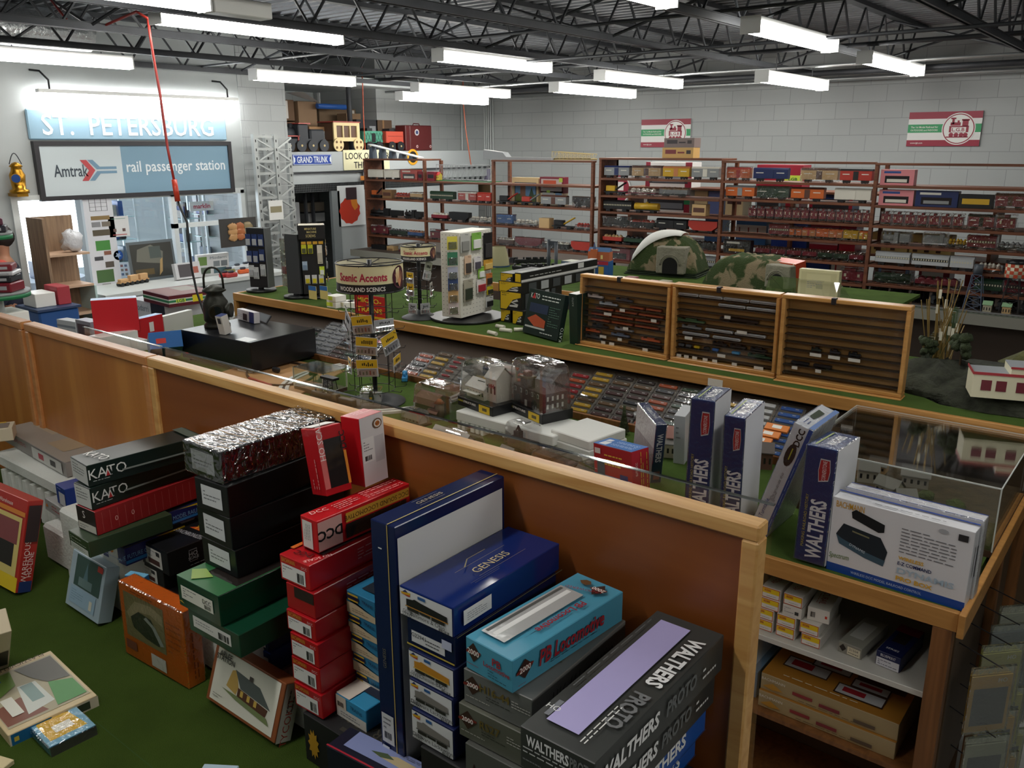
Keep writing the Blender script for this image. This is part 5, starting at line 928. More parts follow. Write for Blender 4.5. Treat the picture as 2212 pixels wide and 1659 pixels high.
def house(mb, x, y, z, w, d, h, wc, rc, yaw=0, rh=.5, over=.006):
    Tm = Matrix.Translation((x, y, z)) @ Matrix.Rotation(yaw, 4, 'Z'); old = mb.T; mb.T = Tm if old is None else old @ Tm
    mb.box(0, 0, 0, w, d, h, wc); mb.prism([(0, h), (d, h), (d/2, h+d*rh)], wc, 0, 0, w)
    for s in (0, 1):
        y0_, y1_ = (0, d/2) if s == 0 else (d, d/2); yo = -over if s == 0 else d+over
        mb.add([(-over, yo, h-over*rh), (w+over, yo, h-over*rh), (w+over, d/2, h+d*rh+.002), (-over, d/2, h+d*rh+.002)], [(0, 1, 2, 3)], rc)
        mb.add([(-over, yo, h-over*rh+.003), (w+over, yo, h-over*rh+.003), (w+over, d/2, h+d*rh+.005), (-over, d/2, h+d*rh+.005)], [(0, 1, 2, 3)], rc)
    n = max(1, int(w/.02))
    for i in range(n):
        u = w*(i+.5)/n; mb.box(u-.004, -.001, h*.35, u+.004, 0, h*.7, C('#26221e'))
    mb.T = old
def tree(mb, x, y, z, h, seed, col='#3f4a2a', r=None):
    mb.cyl((x, y, z), (x, y, z+h*.6), h*.03, C('#4a3826', .8), 6); r = r or h*.32; m = mat('tree_'+col, col, .9, bump=1, bscale=90, var=.3, vscale=40)
    rd = random.Random(seed)
    for i in range(7): mb.blob((x+rd.uniform(-r, r)*.6, y+rd.uniform(-r, r)*.6, z+h*(.5+.45*rd.random())), r*.5, r*.5, r*.42, m, seed+i, 7, 5, .35)
for i, (x, y, w1, d1, h1, wc, yaw) in enumerate(((.12, .3, .07, .06, .05, '#b9b4a4', .3), (.2, .24, .08, .05, .035, '#c4bda8', -.3), (.26, .36, .09, .06, .045, '#a8a294', .2), (.3, .17, .06, .04, .03, '#bdb8a4', .6), (.12, .44, .06, .05, .03, '#c9a878', 0))):
    q = MB(); house(q, x, y, .034, w1, d1, h1, C(wc, .7), C('#8c8a80', .7), yaw); q.build('model_house', t)
q = MB(); tree(q, .08, .4, .034, .13, 3, '#2f3a28'); q.build('model_tree', t)
for i, (x, y) in enumerate(((.36, .3), (.4, .2), (.44, .1), (.46, .28), (.4, .08))): MB().blob((x, y, .04), .03, .025, .02, mat('bush_green', '#5c6838', .9, bump=1, bscale=90, var=.3, vscale=40), i).build('model_bush', t)
q = MB()
for i in range(12): q.cyl((.37+.006*i, .12+.01*(i % 3), .038), (.42+.006*i, .16+.012*(i % 4), .045), .003, C('#8c7a54', .8), 5)
q.build('timber_pile', t)
# ------------------------------------------------------------- long middle counter
ZM_, YM0, YM1 = 1.30, 3.46, 4.40
XM0 = PZ(513, 632, ZM_).x; XM1 = .6
t = thing('long_counter', 'long wooden counter with a green top running across the shop', 'counter', loc=(0, 0, 0))
MB().box(XM0+.02, YM0+.02, ZM_-.02, XM1, YM1, ZM_, TURF2).build('tabletop', t)
MB().box(XM0, YM0, ZM_-.05, XM1, YM0+.022, ZM_+.004, WOODC, .003).build('front_edge', t)
MB().box(XM0, YM0+.022, ZM_-.05, XM0+.02, YM1, ZM_+.004, WOODC, .003).box(XM0, YM0, ZD, XM0+.03, YM0+.03, ZM_-.052, WOODC, .003).box(XM0, YM0+.03, 0, XM0+.018, YM1, ZM_-.052, wood('end_panel_wood', '#96663a', '#a9784a', .45, 1, .5)).build('end_panel', t)
pg = MB().box(XM0+.02, YM0+.16, .2, XM1, YM0+.17, ZM_-.03, PEG)
for i in range(0, 150):
    for j in range(4):
        x = XM0+.1+i*.036; pg.box(x, YM0+.158, ZM_-.075-j*.03, x+.006, YM0+.16, ZM_-.069-j*.03, HOLE)
pg.build('pegboard_back', t)
MB().box(PY(1530, 812, YM0-.002).x, YM0-.003, ZM_-.045, PY(1562, 812, YM0-.002).x, YM0-.001, ZM_-.012, C('#d8d4c8')).build('price_label', label='torn white paper note stuck on the front edge of the long counter', cat='note')
# sloping rack of small clear cases with model cars
RS = V((0, .27, .155)).normalized(); RO = V((0, 3.225, 1.065)); SL_ = .325
t = thing('sloping_rack', 'long dark sloping rack for small car cases under the middle counter', 'rack', loc=(0, 0, 0)); X0r, X1r = XM0+.12, -.95
q = MB().add([(X0r, *(RO.yz)), (X1r, *(RO.yz)), (X1r, *((RO+RS*SL_).yz)), (X0r, *((RO+RS*SL_).yz)), (X0r, RO.y, RO.z-.01), (X1r, RO.y, RO.z-.01), (X1r, RO.y+RS.y*SL_, RO.z+RS.z*SL_-.01), (X0r, RO.y+RS.y*SL_, RO.z+RS.z*SL_-.01)], [(0, 1, 2, 3), (4, 7, 6, 5), (0, 4, 5, 1), (3, 2, 6, 7), (0, 3, 7, 4), (1, 5, 6, 2)], C('#3a2c20', .7)); q.build('backing_board', t)
MB().box(X0r, RO.y-.025, ZD, X1r, RO.y-.008, RO.z+.02, WOODR, .002).build('front_strip', t)
CASEC = clear('case_plastic', '#f0f1f4', .06, .08, .1, 30, k=.3)
_proto = {}
def carcase(x, r, col, style, lab, group, yj):
    cw, ch, ct = .112, .034, .017; s = .008+r*.0365; o = V((x, RO.y, RO.z))+RS*s+V((0, -RS.z, RS.y))*.001
    M4 = frame(o, V((math.cos(yj), math.sin(yj), 0)), RS, V((0, -RS.z, RS.y)))
    key = (col, style)
    if key not in _proto:
        t = thing('car_case', lab, 'case', M4, group=group); c = C(col, .35)
        MB().box(0, 0, 0, cw, ch, .002, C('#7c766a' if style != 'w' else '#c9c8c4', .5)).build('backing_card', t)
        q = MB()
        if style == 'e': q.box(.03, .008, .002, .08, .018, .012, c)
        else: q.box(.01, .005, .002, cw-.01, .024, .012, c, .0015)
        if style == 'w': q.box(.02, .003, .002, .035, .008, .008, BLACK).box(cw-.035, .003, .002, cw-.02, .008, .008, BLACK)
        q.box(.02, .016, .012, .03, .019, .0122, C('#c9c6bc')).box(cw-.04, .014, .012, cw-.025, .018, .0122, C('#c9c6bc')); q.build('model_car', t)
        MB().box(0, 0, 0, cw, ch, ct, CASEC, .002).build('clear_case', t)
        _proto[key] = t; return
    p = _proto[key]; t = p.copy(); COL.objects.link(t); t.matrix_world = M4; t['label'] = lab; t['group'] = group
    for chd in p.children:
        c2 = chd.copy(); c2.parent = t; COL.objects.link(c2)
NAMEC = {'#26262a': 'black', '#8f9294': 'grey', '#b9bcbe': 'pale grey', '#4a2a26': 'maroon', '#c8a02c': 'yellow', '#b8562c': 'orange', '#2c5fa8': 'blue', '#d9d9d6': 'white', '#a8262c': 'red', '#2a4c34': 'green', '#c46a78': 'pink', '#22304c': 'navy', '#2f8f7c': 'teal', '#6c5030': 'brown', '#5c3a34': 'dull brown'}
COLS = [(600, 3, 'K', '#26262a'), (622, 6, '', '#26262a'), (640, 8, 'w', '#8f9294'), (672, 8, 'w', '#8f9294'), (700, 8, '', '#4a2a26'), (728, 8, '', '#26262a'), (752, 7, '', '#5c3a34'),
 (868, 5, 'w', '#b8562c'), (888, 6, '', '#c8a02c'), (912, 6, 'we', '#a8262c'), (938, 6, 'we', '#8f9294'), (962, 6, '', '#22304c'), (984, 6, '', '#a8262c'),
 (1048, 7, '', '#b8562c'), (1078, 7, 'w', '#b9bcbe'), (1182, 7, '', '#a8262c'), (1206, 8, '', '#c8a02c'), (1230, 8, '', '#4a2a26'), (1262, 8, '', '#4a2a26'), (1295, 8, '', '#b8562c'), (1330, 8, '', '#26262a'), (1352, 7, '', '#4a2a26'), (1384, 7, '', '#22304c'), (1408, 8, '', '#d9d9d6'), (1436, 8, '', '#2c5fa8'), (1468, 7, '', '#26262a'),
 (1502, 7, '', '#5c3a34'), (1538, 7, '', '#26262a'), (1572, 7, 'w', '#2a4c34'), (1602, 8, 'w', '#8f9294'), (1650, 5, '', '#b8562c'), (1690, 7, '', '#26262a'), (1722, 7, 'w', '#4a2a26'), (1750, 7, '', '#22304c')]
ALT = {'#26262a': ['#26262a', '#2a4c34', '#26262a'], '#4a2a26': ['#4a2a26', '#4a2a26', '#6c5030', '#26262a'], '#b8562c': ['#b8562c', '#5c3a34', '#26262a', '#b8562c'], '#22304c': ['#22304c', '#2a4c34', '#c8a02c', '#26262a'], '#d9d9d6': ['#d9d9d6'], '#2c5fa8': ['#2c5fa8'], '#c8a02c': ['#c8a02c', '#c8a02c', '#6c5030'], '#5c3a34': ['#5c3a34', '#22304c', '#c46a78'], '#a8262c': ['#a8262c', '#a8262c', '#b8562c']}
xprev = -99
for ci, (px, n, st, col) in enumerate(COLS):
    bx_ = px; p0 = PY(px, 0, 1); xw = PZ(px, 870, 1.10).x
    # column foot sits where the pixel column meets the foot of the rack
    lo = -6.
    rr = ray(px, 800); 
    # ray / rack plane intersection at the rack foot line
    def footx(px):
        a, b_ = 600., 1250.
        for _ in range(40):
            m = (a+b_)/2; d = ray(px, m); P = CAM+d*(RO.y/d.y)
            if P.z > RO.z: a = m
            else: b_ = m
        return P.x
    xw = footx(px)
    if xw < xprev+.118: xw = xprev+.118
    xprev = xw
    if xw > X1r-.11: break
    al = ALT.get(col, [col])
    for r in range(n):
        c = al[r % len(al)] if st != 'w' or r % 3 else col; s = 'e' if 'e' in st else ('w' if 'w' in st else '')
        carcase(xw, r, c, s, 'clear case, %s model car, %s column, %s row up the sloping rack' % (NAMEC[c], (ORD+['thirty-third', 'thirty-fourth'])[ci], ORD[r]), 'clear car cases on the sloping rack', random.uniform(-.02, .02))
for i, pp in enumerate(((1628, 935), (1640, 915), (1618, 950))):
    P = PY(*pp, 3.27); carton('orange_pack', 'orange and white card pack on the sloping rack, %s of three' % ['middle', 'upper', 'lower'][i], 'pack', frame(V((P.x, 3.25+.04*(1 if i == 0 else 2 if i == 1 else 0), RO.z+.04+.02*(1 if i == 0 else 2 if i == 1 else 0))), V((1, 0, 0)), RS, V((0, -RS.z, RS.y))), .1, .036, .01, '#d87c2c', [('q', 't', .3, .3, .7, .8, '#e8e4dc')], .4)
# ============================================================= THINGS ON THE LOWER COUNTER (behind the partition)
RGT = V((math.cos(YAW), math.sin(YAW), 0))
def tocam(P): d = CAM-P; d.z = 0; return d.normalized()
BLK = C('#17171a', .4); WIRE = mat('black_wire', '#1c1c1f', .4, .3)
def cyltext(q, txt, P, r, z, h, m, a0, width, bold=.01, zsh=0):
    vs, fs, asp = textgeo(txt, bold, 0, 1); f = tocam(P); w = width
    def mp(x, y): a = a0+x*w/r; return P+(f*math.cos(a)+RGTP*math.sin(a))*r+UP*(z+y*h-P.z+zsh*x)
    RGTP = UP.cross(-f)*-1; RGTP = V((-f.y, f.x, 0))
    q.add([mp(x, y) for x, y in vs], fs, m)
def spinner(P, r, pyt, pyb, ybt, baser, lab, smalltxt=False, band=(.0, .33)):
    """wire spinner rack with a round printed header; P foot, header from row pyt to pyb (axis)"""
    t = thing('spinner_rack', lab, 'rack', loc=(0, 0, 0)); zt_, zb_ = zat(P, pyt), zat(P, pyb); f = tocam(P); rt = V((-f.y, f.x, 0)); h = zt_-zb_
    MB().lathe([(0, .05), (.02, .05), (baser*.5, .03), (baser, .006), (baser, 0), (0, 0)], mat('rack_base_grey', '#3b3d40', .5), P, 28).cyl(P+UP*.03, (P.x, P.y, zt_+.012), .012, BLK, 10).build('pole_and_base', t)
    n = 48; q = MB(); b1 = zb_+h*band[1]
    def ring(r_, z0, z1, m): q.add([V((P.x+r_*math.cos(2*math.pi*k/n), P.y+r_*math.sin(2*math.pi*k/n), z)) for z in (z0, z1) for k in range(n)], [(k, (k+1) % n, n+(k+1) % n, n+k) for k in range(n)], m, True)
    CR_ = C('#e6dcae', .45); ring(r, b1, zt_, CR_); ring(r, zb_, b1, C('#1a1a1c', .4)); ring(r-.002, b1, zt_, C('#d8d2b8', .6)); ring(r-.002, zb_, b1, C('#1a1a1c', .6)); q.build('header_band', t)
    q = MB(); R2 = C('#b8304a', .4)
    if not smalltxt: cyltext(q, 'Scenic Accents', P, r+.0015, (b1+zt_)/2-.01, h*.3, R2, -.25, r*1.55, .03)
    else: cyltext(q, 'Scenic Accents', P, r+.0015, (b1+zt_)/2-.006, h*.28, R2, -.2, r*1.5, .02); cyltext(q, 'N SCALE', P, r+.0015, zt_-h*.14, h*.08, BLK, -.35, r*.35, .02)
    cyltext(q, 'WOODLAND SCENICS', P, r+.0015, (b1+zb_)/2, h*.16, WHITE, -.3, r*1.5, .02); q.build('lettering', t)
    q = MB(); zc = (zb_+h*.1+zt_-h*.05)/2; m1, m2 = C('#4c2030', .4), C('#d89a74', .4)
    def emb(sx, sy, e, m, n_=18): q.add([P+(f*math.cos(1.0+sx*math.cos(a))+rt*math.sin(1.0+sx*math.cos(a)))*(r+e)+UP*(zc-P.z+sy*math.sin(a)) for a in [2*math.pi*i/n_ for i in range(n_)]], [tuple(range(n_))], m)
    emb(.3, h*.42, .002, m1); 
    for k in range(7): 
        a = 1.0+(k-3)*.07; q.add([P+(f*math.cos(x)+rt*math.sin(x))*(r+.003)+UP*(zz-P.z) for x, zz in ((1.0-.01, zc-h*.35), (1.0+.02, zc-h*.35), (a+.012, zc+h*.28-abs(k-3)*h*.05), (a-.005, zc+h*.28-abs(k-3)*h*.05))], [(0, 1, 2, 3)], m2)
    q.build('tree_emblem', t)
    q = MB()
    for z in (zt_, zb_): q.tube([P+V((r*math.cos(a), r*math.sin(a), z-P.z)) for a in [2*math.pi*i/32 for i in range(33)]], .0035, WIRE, 5)
    for k in range(6): a = k*math.pi/3; q.cyl((P.x, P.y, zt_-.01), P+V((r*math.cos(a), r*math.sin(a), zt_-P.z-.005)), .0025, WIRE, 5)
    q.build('header_hoop', t)
    q = MB(); rr = r*.62; ztop = zb_-.005
    for k in range(8): a = k*math.pi/4; q.cyl(P+V((rr*math.cos(a), rr*math.sin(a), .07)), P+V((rr*math.cos(a), rr*math.sin(a), ztop-P.z)), .002, WIRE, 5)
    lv = 5
    for j in range(lv+1):
        z = .07+(ztop-P.z-.07)*j/lv; q.tube([P+V((rr*math.cos(a), rr*math.sin(a), z)) for a in [2*math.pi*i/16 for i in range(17)]], .002, WIRE, 4)
        for k in range(8):
            a = k*math.pi/4+.2; d = V((math.cos(a), math.sin(a), 0)); q.tube([P+d*rr+UP*z, P+d*(rr+r*.34)+UP*z, P+d*(rr+r*.38)+UP*(z+.012)], .0018, WIRE, 4)
    q.build('wire_frame', t); return t
def rcard(P, r, px, py, w, h, lab, col='#d8b02c', base='#c9cace', tilt=0, nm='hanging_pack', group=None, extra=None):
    """carded pack hanging round the pole at P; centre pixel px, py"""
    f = tocam(P); rt = V((-f.y, f.x, 0)); s = (px-(1106+FPX*(P-CAM).dot(CR)/(P-CAM).dot(CF)))*mpp(P)/r; a = math.asin(max(-.97, min(.97, s)))
    nrm = f*math.cos(a)+rt*math.sin(a); c = P+nrm*r; c.z = zat(c, py); ex = UP.cross(nrm)
    ex = (ex*math.cos(tilt)+UP*math.sin(tilt)).normalized(); ez = (-nrm).cross(ex)*1; ey = -nrm; ez = ex.cross(ey)
    t = thing(nm, lab, 'pack', frame(c-ex*w/2-ez*h/2-ey*-.0, ex, ey, ez), group=group)
    MB().box(0, 0, 0, w, .002, h, C(base, .4), .0008).build('card', t)
    q = MB().box(.002, -.001, h*.5, w-.002, 0, h-.002, C(col, .4)); rd = random.Random(px)
    for i in range(6): x = w*(.28+.09*i); q.box(x, -.002, h*(.6+.06*rd.random()), x+w*.05, -.001, h*(.72+.12*rd.random()), BLK)
    for i in range(5): x = w*(.12+.16*i); q.box(x, -.003, h*.12, x+w*.06, -.002, h*(.26+.12*rd.random()), C(rd.choice(['#3c3c44', '#8c3c34', '#4c6c5c', '#55555c'])))
    q.build('printing', t)
    MB().box(.003, -.012, .003, w-.003, -.0, h*.47, BLISTER, .003).build('blister', t)
    return t
Pr = PZ(812, 868, ZD); k = mpp(Pr)
spinner(Pr, 69*k, 566, 624, 0, 64*k, 'large black wire spinner rack with a round cream header on the lower counter')
for i, (x0, y0, x1, y1, tl, w_) in enumerate(((766, 683, 818, 721, .12, 'upper yellow-topped pack facing front'), (774, 729, 822, 767, -.06, 'middle yellow-topped pack facing front'), (829, 719, 866, 762, .3, 'yellow-topped pack turned to the right, middle row'), (775, 777, 820, 814, .05, 'lowest yellow-topped pack facing front'), (847, 767, 874, 800, .05, 'yellow-topped pack turned to the right, low row'), (733, 675, 757, 724, -.4, 'grey-backed pack turned away on the upper left'), (733, 772, 752, 807, 0, 'small yellow-topped pack on the lower left'), (736, 722, 757, 756, .1, 'clear pack on the middle left'), (822, 690, 850, 716, .0, 'clear pack behind the upper wires on the right'))):
    rcard(Pr, 52*k, (x0+x1)/2, (y0+y1)/2, 46*k*(1 if i != 6 else .6), (y1-y0)*k*1.0, w_+', large spinner rack', '#d8b02c' if i not in (5, 7, 8) else '#a9acb0', tilt=tl)
def at_box(BL_, BR_, TL, d, nm, lab, col, deco=(), z=ZD, wrap=False, rough=.35, cat='box', bm=None, vert=False):
    M4, w, l, h = lean(BL_, BR_, TL, d, z, vert); return carton(nm, lab, cat, M4, w, l, h, col, deco, rough, wrap, bm=bm)
# black riser cabinet with the signal lantern
zr = zat(PZ(540, 790, ZD), 722); a = PZ(388, 712, zr); b_ = PZ(540, 741, zr); c = PZ(605, 703, zr)
ex = (b_-a); ex.z = 0; ww = ex.length; ex.normalize(); dd = (c-b_).length
t = carton('riser_cabinet', 'low black cabinet standing on the lower counter under an old lantern', 'cabinet', frame(V((a.x, a.y, ZD+.02)), ex, UP.cross(ex), UP), ww, dd, zr-ZD-.02, '#15161a', [], .3, chm=.004)
q = MB()
for u in (.05, .95):
    for v in (.08, .92): q.cyl((ww*u, dd*v, -.019), (ww*u, dd*v, 0), .012, BLK, 8)
q.build('foot', t)
LP = PZ(470, 706, zr+.0005); kk = mpp(LP); DG = mat('old_black_metal', '#2c2d26', .42, .5, bump=.15, bscale=60)
t = thing('signal_lantern', 'old dark metal signal lantern with a tall handle on the black cabinet', 'lantern', loc=tuple(LP)); hL = zat(LP, 575)-LP.z; rL = 26*kk
MB().lathe([(0, 0), (rL*1.05, 0), (rL*1.05, hL*.05), (rL*.85, hL*.09), (rL, hL*.12), (rL, hL*.42), (rL*.75, hL*.5), (rL*.6, hL*.56), (rL*.95, hL*.6), (rL*.9, hL*.63), (rL*.3, hL*.7), (0, hL*.71)], DG, (0, 0, 0), 24).build('body', t)
f = tocam(LP)
MB().cyl((f.x*rL*.6, f.y*rL*.6, hL*.28), (f.x*rL*1.2, f.y*rL*1.2, hL*.28), rL*.62, DG, 20).cyl(V((f.x, f.y, 0))*rL*1.2+UP*hL*.28, V((f.x, f.y, 0))*rL*1.22+UP*hL*.28, rL*.5, mat('dark_lens', '#1a1f18', .05), 20).cyl(RGT*rL*.7+UP*hL*.28, RGT*rL*1.3+UP*hL*.28, rL*.6, DG, 18).build('lens', t)
MB().tube([RGT*(-.8*rL*math.cos(math.pi*i/12))+UP*(hL*.62+hL*.36*math.sin(math.pi*i/12)**.5) for i in range(13)], rL*.09, DG, 8).build('handle', t)
at_box((474, 722), (487, 724), (464, 683), .05, 'bulb_box', 'small blue and white box at the foot of the old lantern', '#d9d6d0', [('q', 't', 0, 0, 1, 1, '#26366c'), ('q', 'l', 0, 0, 1, 1, '#2c3c74'), ('q', 'f', .3, .6, .8, .9, '#3c3c3c')], zr+.001)
at_box((513, 690), (549, 700), (512, 667), .04, 'bulb_box', 'white and navy box lying on the right of the black cabinet', '#d6d3d6', [('q', 'f', .72, 0, 1, 1, '#26366c'), ('q', 'f', .35, .1, .6, .7, '#26262c'), ('L', 'f', .05, .3, .3, .8, 3, '#9c9ca4')], zr+.001)
at_box((552, 692), (575, 700), (562, 676), .01, 'picture_card', 'dark picture card leaning at the right edge of the black cabinet', '#3a3c40', [('q', 'f', .1, .1, .9, .9, '#565b60')], zr+.001)
# controller box, board with a track loop and a transformer box
q = MB(); a, b_, c, d_ = PZ(470, 806, ZD+.008), PZ(620, 866, ZD+.008), PZ(745, 800, ZD+.008), PZ(590, 768, ZD+.008)
t = thing('track_board', 'tan wooden board with an oval of model track and a tiny black car', 'board', loc=(0, 0, 0))
TB = C('#b98c5c', .6); q.add([a, b_, c, d_, *(V((p.x, p.y, ZD+.0005)) for p in (a, b_, c, d_))], [(0, 1, 2, 3), (0, 4, 5, 1), (1, 5, 6, 2), (2, 6, 7, 3), (3, 7, 4, 0)], TB).build('board', t)
cen = (a+b_+c+d_)/4; ux, uy = (c-d_+b_-a)/2, (d_-a+c-b_)/2
MB().tube([cen+ux*.36*math.cos(x)+uy*.38*math.sin(x)+UP*.005 for x in [2*math.pi*i/40 for i in range(41)]], .0075, C('#3a2c26', .5), 4).build('track_loop', t)
P = PZ(597, 804, ZD+.012); MB().box(P.x-.03, P.y-.012, P.z, P.x+.03, P.y+.012, P.z+.03, C('#1d1d20'), .008).build('tiny_car', t)
a = PZ(536, 818, ZD+.015); b_ = PZ(584, 836, ZD+.015); MB().add([a, b_, b_+UP*.012, a+UP*.008, a+V((0, .012, 0)), b_+V((0, .012, 0)), b_+V((0, .012, .012)), a+V((0, .012, .008))], [(0, 1, 2, 3), (4, 7, 6, 5), (3, 2, 6, 7)], C('#a83a34')).build('ramp', t)
at_box((513, 800), (541, 806), (505, 734), .08, 'controller_box', 'white box with small red and grey print standing on the track board', '#cfd0d0', [('t', 'f', .55, .9, .009, 'marklin', '#b8343c', 0, dict(w=.03)), ('L', 'f', .1, .55, .85, .8, 5, '#6c6c70'), ('s', 'f', .15, .12, .45, .4, '#dcdcdc'), ('q', 'f', .25, .18, .35, .26, '#5c4a48'), ('t', 'r', .3, .75, .009, 'marklin', '#b8343c', 90, dict(w=.03)), ('s', 'r', .3, .5, .9, .65, '#e4e4e4'), ('L', 'r', .8, .1, .95, .9, 1, '#8c8c8c', 1)], ZD+.009)
a = PZ(588, 783, ZD); b_ = PZ(637, 783, ZD); t = thing('transformer', 'white sloped control box with a red knob beside the track board', 'controller', frame(a, (b_-a).normalized(), UP.cross((b_-a).normalized()), UP)); w_ = (b_-a).length
MB().prism([(0, 0), (.1, 0), (.1, .06), (.02, .045)], C('#d6d4cf', .4), 0, 0, w_).build('housing', t); MB().cyl((w_*.6, .05, .052), (w_*.6, .055, .066), .016, C('#c0322c'), 14).box(w_*.45, .045, .056, w_*.75, .06, .066, C('#c0322c')).build('knob', t)
# green and white track rings printed as real track on the counter
q = MB()
def arc(cx, cy, r0, r1, m, z, h, a0=0, a1=2*math.pi, n=60):
    vs = []; 
    for i in range(n+1):
        a = a0+(a1-a0)*i/n
        for r in (r0, r1):
            for zz in (z, z+h): vs.append((cx+r*math.cos(a), cy+r*math.sin(a), zz))
    fs = []
    for i in range(n):
        b = i*4; fs += [(b+1, b+5, b+7, b+3), (b, b+1, b+5, b+4)[::-1], (b+2, b+6, b+7, b+3)[::-1]]
    q.add(vs, fs, m)
tc_ = PZ(800, 835, ZD); arc(tc_.x+.02, tc_.y+.05, .48, .5, C('#c9c9c2', .6), ZD+.0005, .012); arc(tc_.x+.02, tc_.y+.05, .515, .535, C('#c9c9c2', .6), ZD+.0005, .012); arc(tc_.x+.02, tc_.y+.05, .497, .52, C('#3a3430', .6), ZD+.0005, .008)
q.build('track_oval', label='large oval of model railway track around the foot of the big spinner rack', cat='track')
# diorama with plexi cover
a, b_ = PZ(636, 842, ZD), PZ(684, 855, ZD); c = PZ(752, 835, ZD); ex = (b_-a).normalized(); w_ = (PZ(690, 856, ZD)-a).length*1.15; d_ = .16; hh = .022; ht = zat(b_, 784)-ZD
t = thing('covered_diorama', 'small trackside diorama with trees under a clear cover in a brown base', 'diorama', frame(a, ex, UP.cross(ex), UP)); w_ = .24
MB().box(0, 0, 0, w_, d_, hh, C('#4a3426', .6)).build('base', t)
q = MB(); tree(q, .05, .09, hh, .1, 5, '#2f3526', .025); tree(q, .11, .11, hh, .11, 6, '#2f3526', .025); tree(q, .03, .12, hh, .09, 8, '#2f3526', .02); q.build('model_tree', t)
q = MB(); house(q, .13, .06, hh, .06, .04, .03, C('#a8a494', .7), C('#6c6c68', .7), .2); q.cyl((.07, .03, hh), (.11, .03, hh), .014, C('#a9b0b0', .3, metal=.5), 12); q.build('model_shed', t)
q = MB(); ht = .125
for x in (0, w_): 
    for y in (0, d_): q.cyl((x, y, hh), (x, y, ht), .003, C('#d4d2c0', .4), 5)
q.build('cover_edges', t); MB().box(-.002, -.002, ht, w_+.002, d_+.002, ht+.004, clear('plexi_milky', '#e0e4dc', .22, .1)).box(0, 0, hh, w_, .002, ht, PLEX).box(w_-.002, 0, hh, w_, d_, ht, PLEX).build('clear_cover', t)
# black trestle, locomotive and display cube
P = PZ(715, 868, ZD); t = thing('trestle_tower', 'thin black steel trestle bridge pier behind the partition', 'model', loc=tuple(P)); q = MB(); hT = .12
for s in (-1, 1):
    for y in (-.02, .02): q.cyl((s*.05, y, 0), (s*.03, y*.6, hT), .002, WIRE, 5)
for i in range(5):
    z0_, z1_ = hT*i/5, hT*(i+1)/5; w0, w1 = .05-.02*i/5, .05-.02*(i+1)/5
    q.cyl((-w0, -.02, z0_), (w1, -.015, z1_), .0013, WIRE, 4).cyl((w0, -.02, z0_), (-w1, -.015, z1_), .0013, WIRE, 4)
q.box(-.05, -.02, hT, .05, .02, hT+.012, WIRE); q.build('tower', t)
a, b_ = PZ(668, 862, ZD), PZ(762, 886, ZD); ex = (b_-a).normalized(); t = thing('model_locomotive', 'long black model steam locomotive behind the clear guard', 'model train', frame(a, ex, UP.cross(ex), UP)); L = (b_-a).length
MB().cyl((.01, .02, .033), (L*.55, .02, .033), .014, BLK, 14).box(L*.5, .004, .016, L*.62, .036, .056, BLK, .003).box(L*.66, .004, .014, L*.98, .036, .045, BLK, .003).box(0, .006, .012, L*.62, .034, .02, BLK).cyl((.03, .02, .04), (.03, .02, .058), .005, BLK, 8).cyl((.09, .02, .04), (.09, .02, .053), .006, BLK, 8).build('body', t)
q = MB()
for i in range(11): q.cyl((.02+i*L*.088, .003, .01), (.02+i*L*.088, .037, .01), .01, BLK, 12)
q.build('wheels', t)
P = PZ(801, 886, ZD); t = thing('display_cube', 'small clear cube holding a dark figure at the foot of the spinner rack', 'display cube', loc=tuple(P), rz=YAW)
MB().box(-.05, 0, 0, .05, .09, .1, BLISTER, .003).build('clear_cube', t); MB().box(-.045, .06, 0, .045, .086, .07, C('#c9cbd0')).build('backdrop', t)
MB().blob((0, .03, .05), .012, .012, .03, BLK, 3).blob((0, .03, .08), .009, .009, .01, C('#3a3834'), 4).cyl((-.01, .03, 0), (-.006, .03, .04), .004, BLK, 6).cyl((.012, .03, 0), (.006, .03, .04), .004, BLK, 6).box(-.006, .017, .05, .006, .02, .06, C('#c8a02c')).build('figure', t)
P = PZ(875, 828, ZD+.0); t = thing('model_car', 'small bright blue toy locomotive on the track beyond the spinner rack', 'toy', loc=(P.x, P.y, ZD+.013), rz=2.3)
MB().box(-.04, -.015, .006, .04, .015, .03, C('#3a8cc0'), .004).box(.0, -.014, .03, .035, .014, .052, C('#3a8cc0'), .004).cyl((-.02, 0, .03), (-.02, 0, .05), .006, C('#3a8cc0'), 8).build('body', t); MB().cyl((-.025, -.017, .008), (-.025, .017, .008), .008, BLK, 10).cyl((.025, -.017, .008), (.025, .017, .008), .008, BLK, 10).build('wheels', t)
